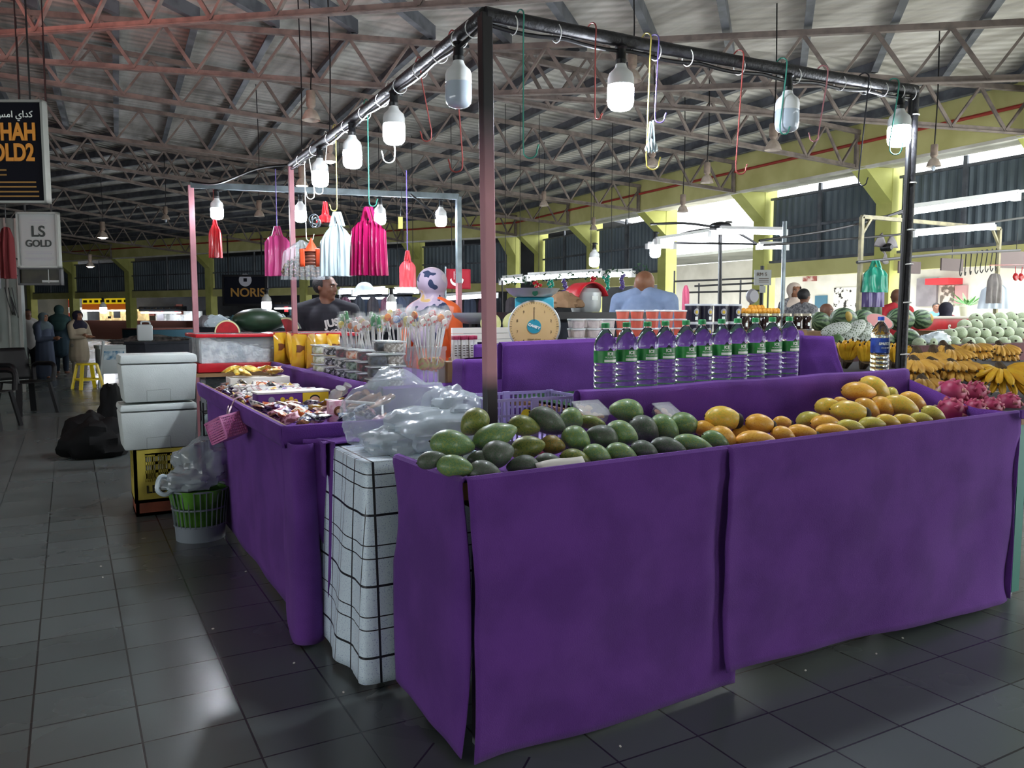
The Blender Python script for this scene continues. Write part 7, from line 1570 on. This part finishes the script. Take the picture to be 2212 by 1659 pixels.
lm = mat('pale_green_melon_cut', 'c5c38a', .5, c2='b4b574', scale=14); tf2 = thing('fruit_stand', 'low dark stand holding the cut pale melons', 'stand', (aY(1085, 720, 4.65).x, 4.75, 0)); zq = aY(1085, 722, 4.65).z; MB().box((0, 0, zq / 2), (.5, .3, zq)).build('body', darkc, tf2, smooth=False)
for px, s in ((1060, 1), (1110, 1.08)):
    q = aY(px, 699, 4.65); r = 22.5 * s * dep(q) / F; t = thing('melon_half', 'pale cut melon half %s the near post' % ('left of' if px < 1080 else 'between the dial scale and'), 'melon', (q.x, q.y, q.z), -yaw); MB().lathe([(r, 0), (r * .98, .004), (0, .006)], 28, M=RX, cap=False).build('cut_face', lm, t); MB().ell((0, 0, 0), (r, r * .9, r), 24, 14, fn=lambda p_, q_: V((q_.x, max(0, q_.y), q_.z))).build('rind', mat('pale_melon_rind', '9aa05c', .5), t)
q = aY(1022, 682, 4.9); t = thing('wok', 'grey steel wok on a stand left of the near post', 'wok', (q.x, 4.9, q.z)); MB().lathe([(.0, -.06), (.07, -.05), (.12, -.01), (.135, .02), (.14, .02), (.125, -.01), (.07, -.045), (0, -.05)], 32).build('pan', chrome, t); MB().tube([(0, 0, -.05), (0, 0, -q.z)], .03, 8).build('stand', cab, t)
# black branched lamp over the middle
bl = thing('branched_lamp', 'black branched lamp post in front of the bright bay', 'lamp post', (aD(1558, 700, 9.5).x, aD(1558, 700, 9.5).y, 0)); v0 = V(bl.location); hub = aD(1556, 492, 9.5) - v0
MB().tube([V((0, 0, 0)), hub], .022, 10).build('post', cab, bl); MB().ell(hub + V((0, 0, .02)), (.13, .13, .05), 16, 10).build('hub', cab, bl)
b = MB()
for (px, py, D_) in ((1405, 484, 9.3), (1690, 503, 9.3), (1420, 522, 9.0), (1580, 480, 9.8), (1640, 530, 9.6)): e_ = aD(px, py, D_) - v0; b.tube(bez([hub, hub.lerp(e_, .5) + V((0, 0, .03)), e_], 6), .014, 6)
b.tube([aD(1400, 524, 9.2) - v0, aD(1700, 528, 9.2) - v0], .012, 6); b.build('arm', cab, bl)
tubelight('lit tube on the right arm of the black branched lamp', aD(1556, 500, 9.2), aD(1694, 503, 9.2), .025); tubelight('lit tube on the left arm of the black branched lamp', aD(1420, 522, 9.0), aD(1530, 505, 9.3), .022); tubelight('lit tube along the lower rail of the branched lamp', aD(1400, 532, 9.1), aD(1455, 532, 9.1), .02); tubelight('lit tube at the right end of the lower rail', aD(1640, 533, 9.2), aD(1697, 534, 9.2), .024)
rk = thing('stall_rack', 'thin black rack of rails before the bright bay', 'rack', (aD(1560, 700, 10.5).x, aD(1560, 700, 10.5).y, 0)); v0 = V(rk.location); b = MB()
for (a, b_) in (((1455, 608), (1660, 600)), ((1480, 632), (1640, 628)), ((1500, 618), (1660, 610))): b.tube([aD(*a, 10.5) - v0, aD(*b_, 10.5) - v0], .012, 6)
for px, y0 in ((1457, 585), (1510, 612), (1553, 612), (1600, 605), (1660, 600)): q = aD(px, y0, 10.5) - v0; b.tube([q, V((q.x, q.y, 0))], .012, 6)
b.build('rails', cab, rk)
bag('pink_cloth', 'dusty pink cloth hanging on the thin black rack', 'cloth', aD(1482, 606, 10.4), .09, .42, mat('dusty_pink_cloth', 'b0506a', .8), .05, 2, .7, 31, handles=False)
t, w_, h_ = signboard('paper_notice', 'grey handwritten notice hanging on a dark pole', 'notice', 1629, 583, 1666, 616, 8.2, sgw, .01); text(t, 'RM 5', .05, frameM((-.01, -.008, .03), *XZ), inkm, 'handwriting', .001); b = MB(); [b.box((.01, -.007, -.01 - .018 * k), (.1, .002, .005)) for k in range(3)]; b.build('small_print', inkm, t, smooth=False)
MB().tube([V((0, .02, .12)), V((0, .02, -t.location.z))], .02, 8).build('pole', cab, t); MB().box((0, -.005, -.12), (.06, .008, .07)).build('lower_card', sgw, t, smooth=False)
pl2 = thing('dark_post', 'tall dark post between the notice and the yellow band', 'post', (aD(1689, 700, 8.6).x, aD(1689, 700, 8.6).y, 0)); MB().tube([(0, 0, 0), V((0, 0, aD(1689, 480, 8.6).z))], .022, 8).build('tube', greyp, pl2)
ms = thing('grey_fan', 'small grey standing fan behind the navy buckets', 'fan', aD(1625, 640, 8.0)); MB().lathe([(.06, -.03), (.075, 0), (.06, .03)], 20, M=RX).build('fan_head', gry, ms); MB().tube([(0, .02, 0), (0, .02, -ms.location.z)], .012, 6).build('stand', cab, ms)
# pendant lamps from the roof
gear = mat('pendant_housing', '8a7a6c', .6, c2='6f6258', scale=9); bell = mat('pendant_shade', 'b3a79a', .45, c2='9a8d80', scale=8); bulb_on = mat('pendant_bulb_lit', 'ffffff', .3, emit=20, ecol='fff2dc')
def pendant(lab, px, py, wpx, D_, lit=False, bulbvis=False):
    p = aD(px, py, D_); r = wpx * D_ / F / 2; t = thing('pendant_lamp', lab, 'pendant lamp', p, 0, 'pendant lamps hung from the roof')
    MB().lathe([(r * .45, r * 2.6), (r * .5, r * 2.5), (r * .5, r * 1.0), (r * .38, r * .9), (r * .3, r * .7)], 16).build('housing', gear, t)
    MB().lathe([(r * .3, r * .7), (r * .62, r * .45), (r * .9, -.1 * r), (r, -.5 * r), (r * .96, -.5 * r), (r * .85, -.1 * r), (r * .5, .4 * r)], 24, cap=False).build('shade', bell, t)
    if lit: MB().ell((0, 0, -.3 * r), (r * .8, r * .8, r * .45), 16, 10).build('lit_bulb', bulb_on, t)
    elif bulbvis: MB().ell((0, 0, -.75 * r), (r * .3, r * .3, r * .4), 14, 10).build('bulb', opal_off, t)
    zr = roof((p.x, p.y)); b = MB(); b.tube(bez([(0, 0, r * 2.6), (.02, 0, (zr - p.z) * .5), (0, 0, zr - p.z)], 6), .008, 5); b.build('cord', cab, t)
for a in (('unlit pendant lamp above the left beam of the stall', 672, 250, 40, 9.5), ('pendant lamp behind the first lit bulb of the right beam', 1366, 165, 40, 9.), ('pendant lamp just left of the unlit right bulb', 1670, 315, 36, 9.5), ('pendant lamp below the white scrap on the yellow hook', 1409, 352, 30, 11.), ('pendant lamp against the roof end left of the yellow fascia', 1527, 388, 28, 11.5),
          ('pendant lamp with a bare bulb right of the black post', 2017, 352, 30, 10., False, True), ('small pendant lamp hanging before the bright bay', 1475, 452, 24, 13.), ('small pendant lamp right of the near post', 1175, 440, 20, 17.), ('pendant lamp just left of the pink bag bundle', 560, 462, 22, 14., False, False),
          ('small pendant lamp left of the rear pink post', 358, 470, 18, 19., False, True), ('lit pendant lamp in the distance above the walkway', 222, 508, 22, 22., True), ('distant lit pendant lamp over the yellow signed shop', 195, 572, 17, 28., True), ('small pendant lamp left of the open bay column', 1282, 492, 17, 18.), ('lit pendant lamp behind the third and fourth left bulbs', 713, 342, 30, 9., True), ('lit pendant lamp low behind the last left bulb', 652, 395, 27, 10., True)): pendant(*a)
struct(MB().box((21.9, 16, 3.5), (3.4, 50, .1)).build('added_shade_canopy', MATS['plain_plaster'], smooth=False))  # canopy added to shade the shop fronts from sky and sun
# shops outside the right wall
wpl = mat('white_outside_plaster', 'd9d6cd', .8, c2='c9c6bc', scale=1.5); ospl = struct(MB().box((23.2, 16, 1.7), (.2, 50, 3.4)).build('wall_outside', wpl, smooth=False))
def ox(px, py): return aX(px, py, 23.05)
def outpanel(nm, lab, cat, px0, py0, px1, py1, m, th=.1):
    a, b_ = ox(px0, py1), ox(px1, py0); t = thing(nm, lab, cat, (23.1, (a.y + b_.y) / 2, (a.z + b_.z) / 2)); MB().box((-th / 2, 0, 0), (th, abs(a.y - b_.y), abs(b_.z - a.z))).build('panel', m, t, smooth=False); return t
gsh = mat('grey_roller_shutter', '8f8a90', .6, c2='7f7a80', scale=3); corr(gsh, 0, 8, .5)
outpanel('roller_shutter', 'grey roller shutter of the shop outside, right of the black post', 'shutter', 1980, 600, 2026, 662, gsh)
t = outpanel('red_awning', 'red awning over the open shop outside', 'awning', 2027, 601, 2078, 616, mat('red_awning_cloth', 'c8343c', .7), .7); outpanel('shop_opening', 'dark stocked shop opening under the red awning', 'shop', 2030, 616, 2062, 662, mat('shop_stock', '6a625a', .8, c2='c9c2b8', scale=6, contrast=(.45, .55)), .06)
outpanel('pink_hoarding', 'pink panel wall right of the red awning shop', 'panel', 2063, 616, 2090, 658, mat('pink_panel_paint', 'b58f90', .7)); outpanel('wall_picture', 'speckled patterned panel on the white wall outside', 'panel', 1800, 620, 1855, 674, mat('speckled_panel', 'd9d6cf', .7, c2='2a2826', scale=7, contrast=(.56, .6)), .05); outpanel('blue_notice', 'blue notice board on the white wall outside', 'notice', 1760, 638, 1786, 666, mat('blue_notice_face', '3f6a80', .6), .06); outpanel('small_sign', 'small red brown sign high on the white wall outside', 'sign', 1734, 596, 1763, 608, mat('red_brown_sign', '8a4a44', .7, c2='c9b8b0', scale=5), .06)
outpanel('wall_sign', 'white wall sign with a red grape mark left of the bald man', 'sign', 1300, 672, 1352, 688, mat('sign_marks', 'e5e0da', .7, c2='a03848', scale=1.2, contrast=(.6, .62)), .06)
bush = thing('potted_plant', 'green leafed potted plant outside the opening', 'plant', aD(2090, 662, 15)); b = MB()
for i in range(40): a_ = R.random() * 6.3; d_ = V((math.cos(a_), math.sin(a_), R.uniform(.1, .8))); c_ = d_ * .08; s_ = V((-d_.y, d_.x, 0)) * .03; b.add([c_, c_ + d_ * .12 + s_, c_ + d_ * .26, c_ + d_ * .12 - s_], [(0, 1, 2, 3)])
b.build('leaves', mat('bright_leaf', '4f8a45', .6), bush, smooth=False); MB().lathe([(.1, -.3), (.14, 0)], 16).build('pot', wpl, bush); MB().lathe([(.14, -bush.location.z), (.14, -.3)], 12).build('pedestal', wpl, bush)
redbra = thing('red_garment', 'red bra hanging on a line at the right edge', 'garment', aD(2200, 598, 8)); b = MB(); [b.ell((s * .045, 0, 0), (.045, .02, .04), 12, 8) for s in (-1, 1)]; b.build('cups', redp, redbra); b = MB(); [b.tube([(s * .05, 0, .03), (s * .06, 0, .1)], .004, 5) for s in (-1, 1)]; b.tube([(-.5, 0, .1), (.6, 0, .14)], .004, 5); b.build('straps', redp, redbra); MB().tube([(.6, 0, .16), (.6, 0, -redbra.location.z)], .015, 6).build('line_post', cab, redbra)
# litter specks on the floor
lt_ = mat('paper_scraps', 'c9c7c0', .8); l0 = None
for (px, py) in ((460, 1358), (635, 1432), (742, 1495), (531, 1234), (1340, 1612), (1740, 1448), (1893, 1412), (1950, 1378), (218, 1223), (222, 1247)):
    q = aZ(px, py, .003); lab = 'tiny white paper scrap lying on the dark floor tiles'
    if l0 is None: l0 = tag(MB().ell((0, 0, 0), (.006, .004, .003), 6, 5).build('paper_scrap', lt_), lab, 'scrap', 'paper scraps on the floor'); l0.location = q
    else: dup(l0, q, R.random() * 3, lab)
# red glow: lamp of the gold shop at the left
rl = bpy.data.lights.new('red_shop_lamp', 'AREA'); rl.size = 1.2; rl.energy = 60; rl.color = (1, .25, .2); ro = bpy.data.objects.new('red_shop_lamp', rl); col.objects.link(ro); ro.location = (-1.6, 8.6, 3.1); ro.rotation_euler = (pi * .93, .15, 0)
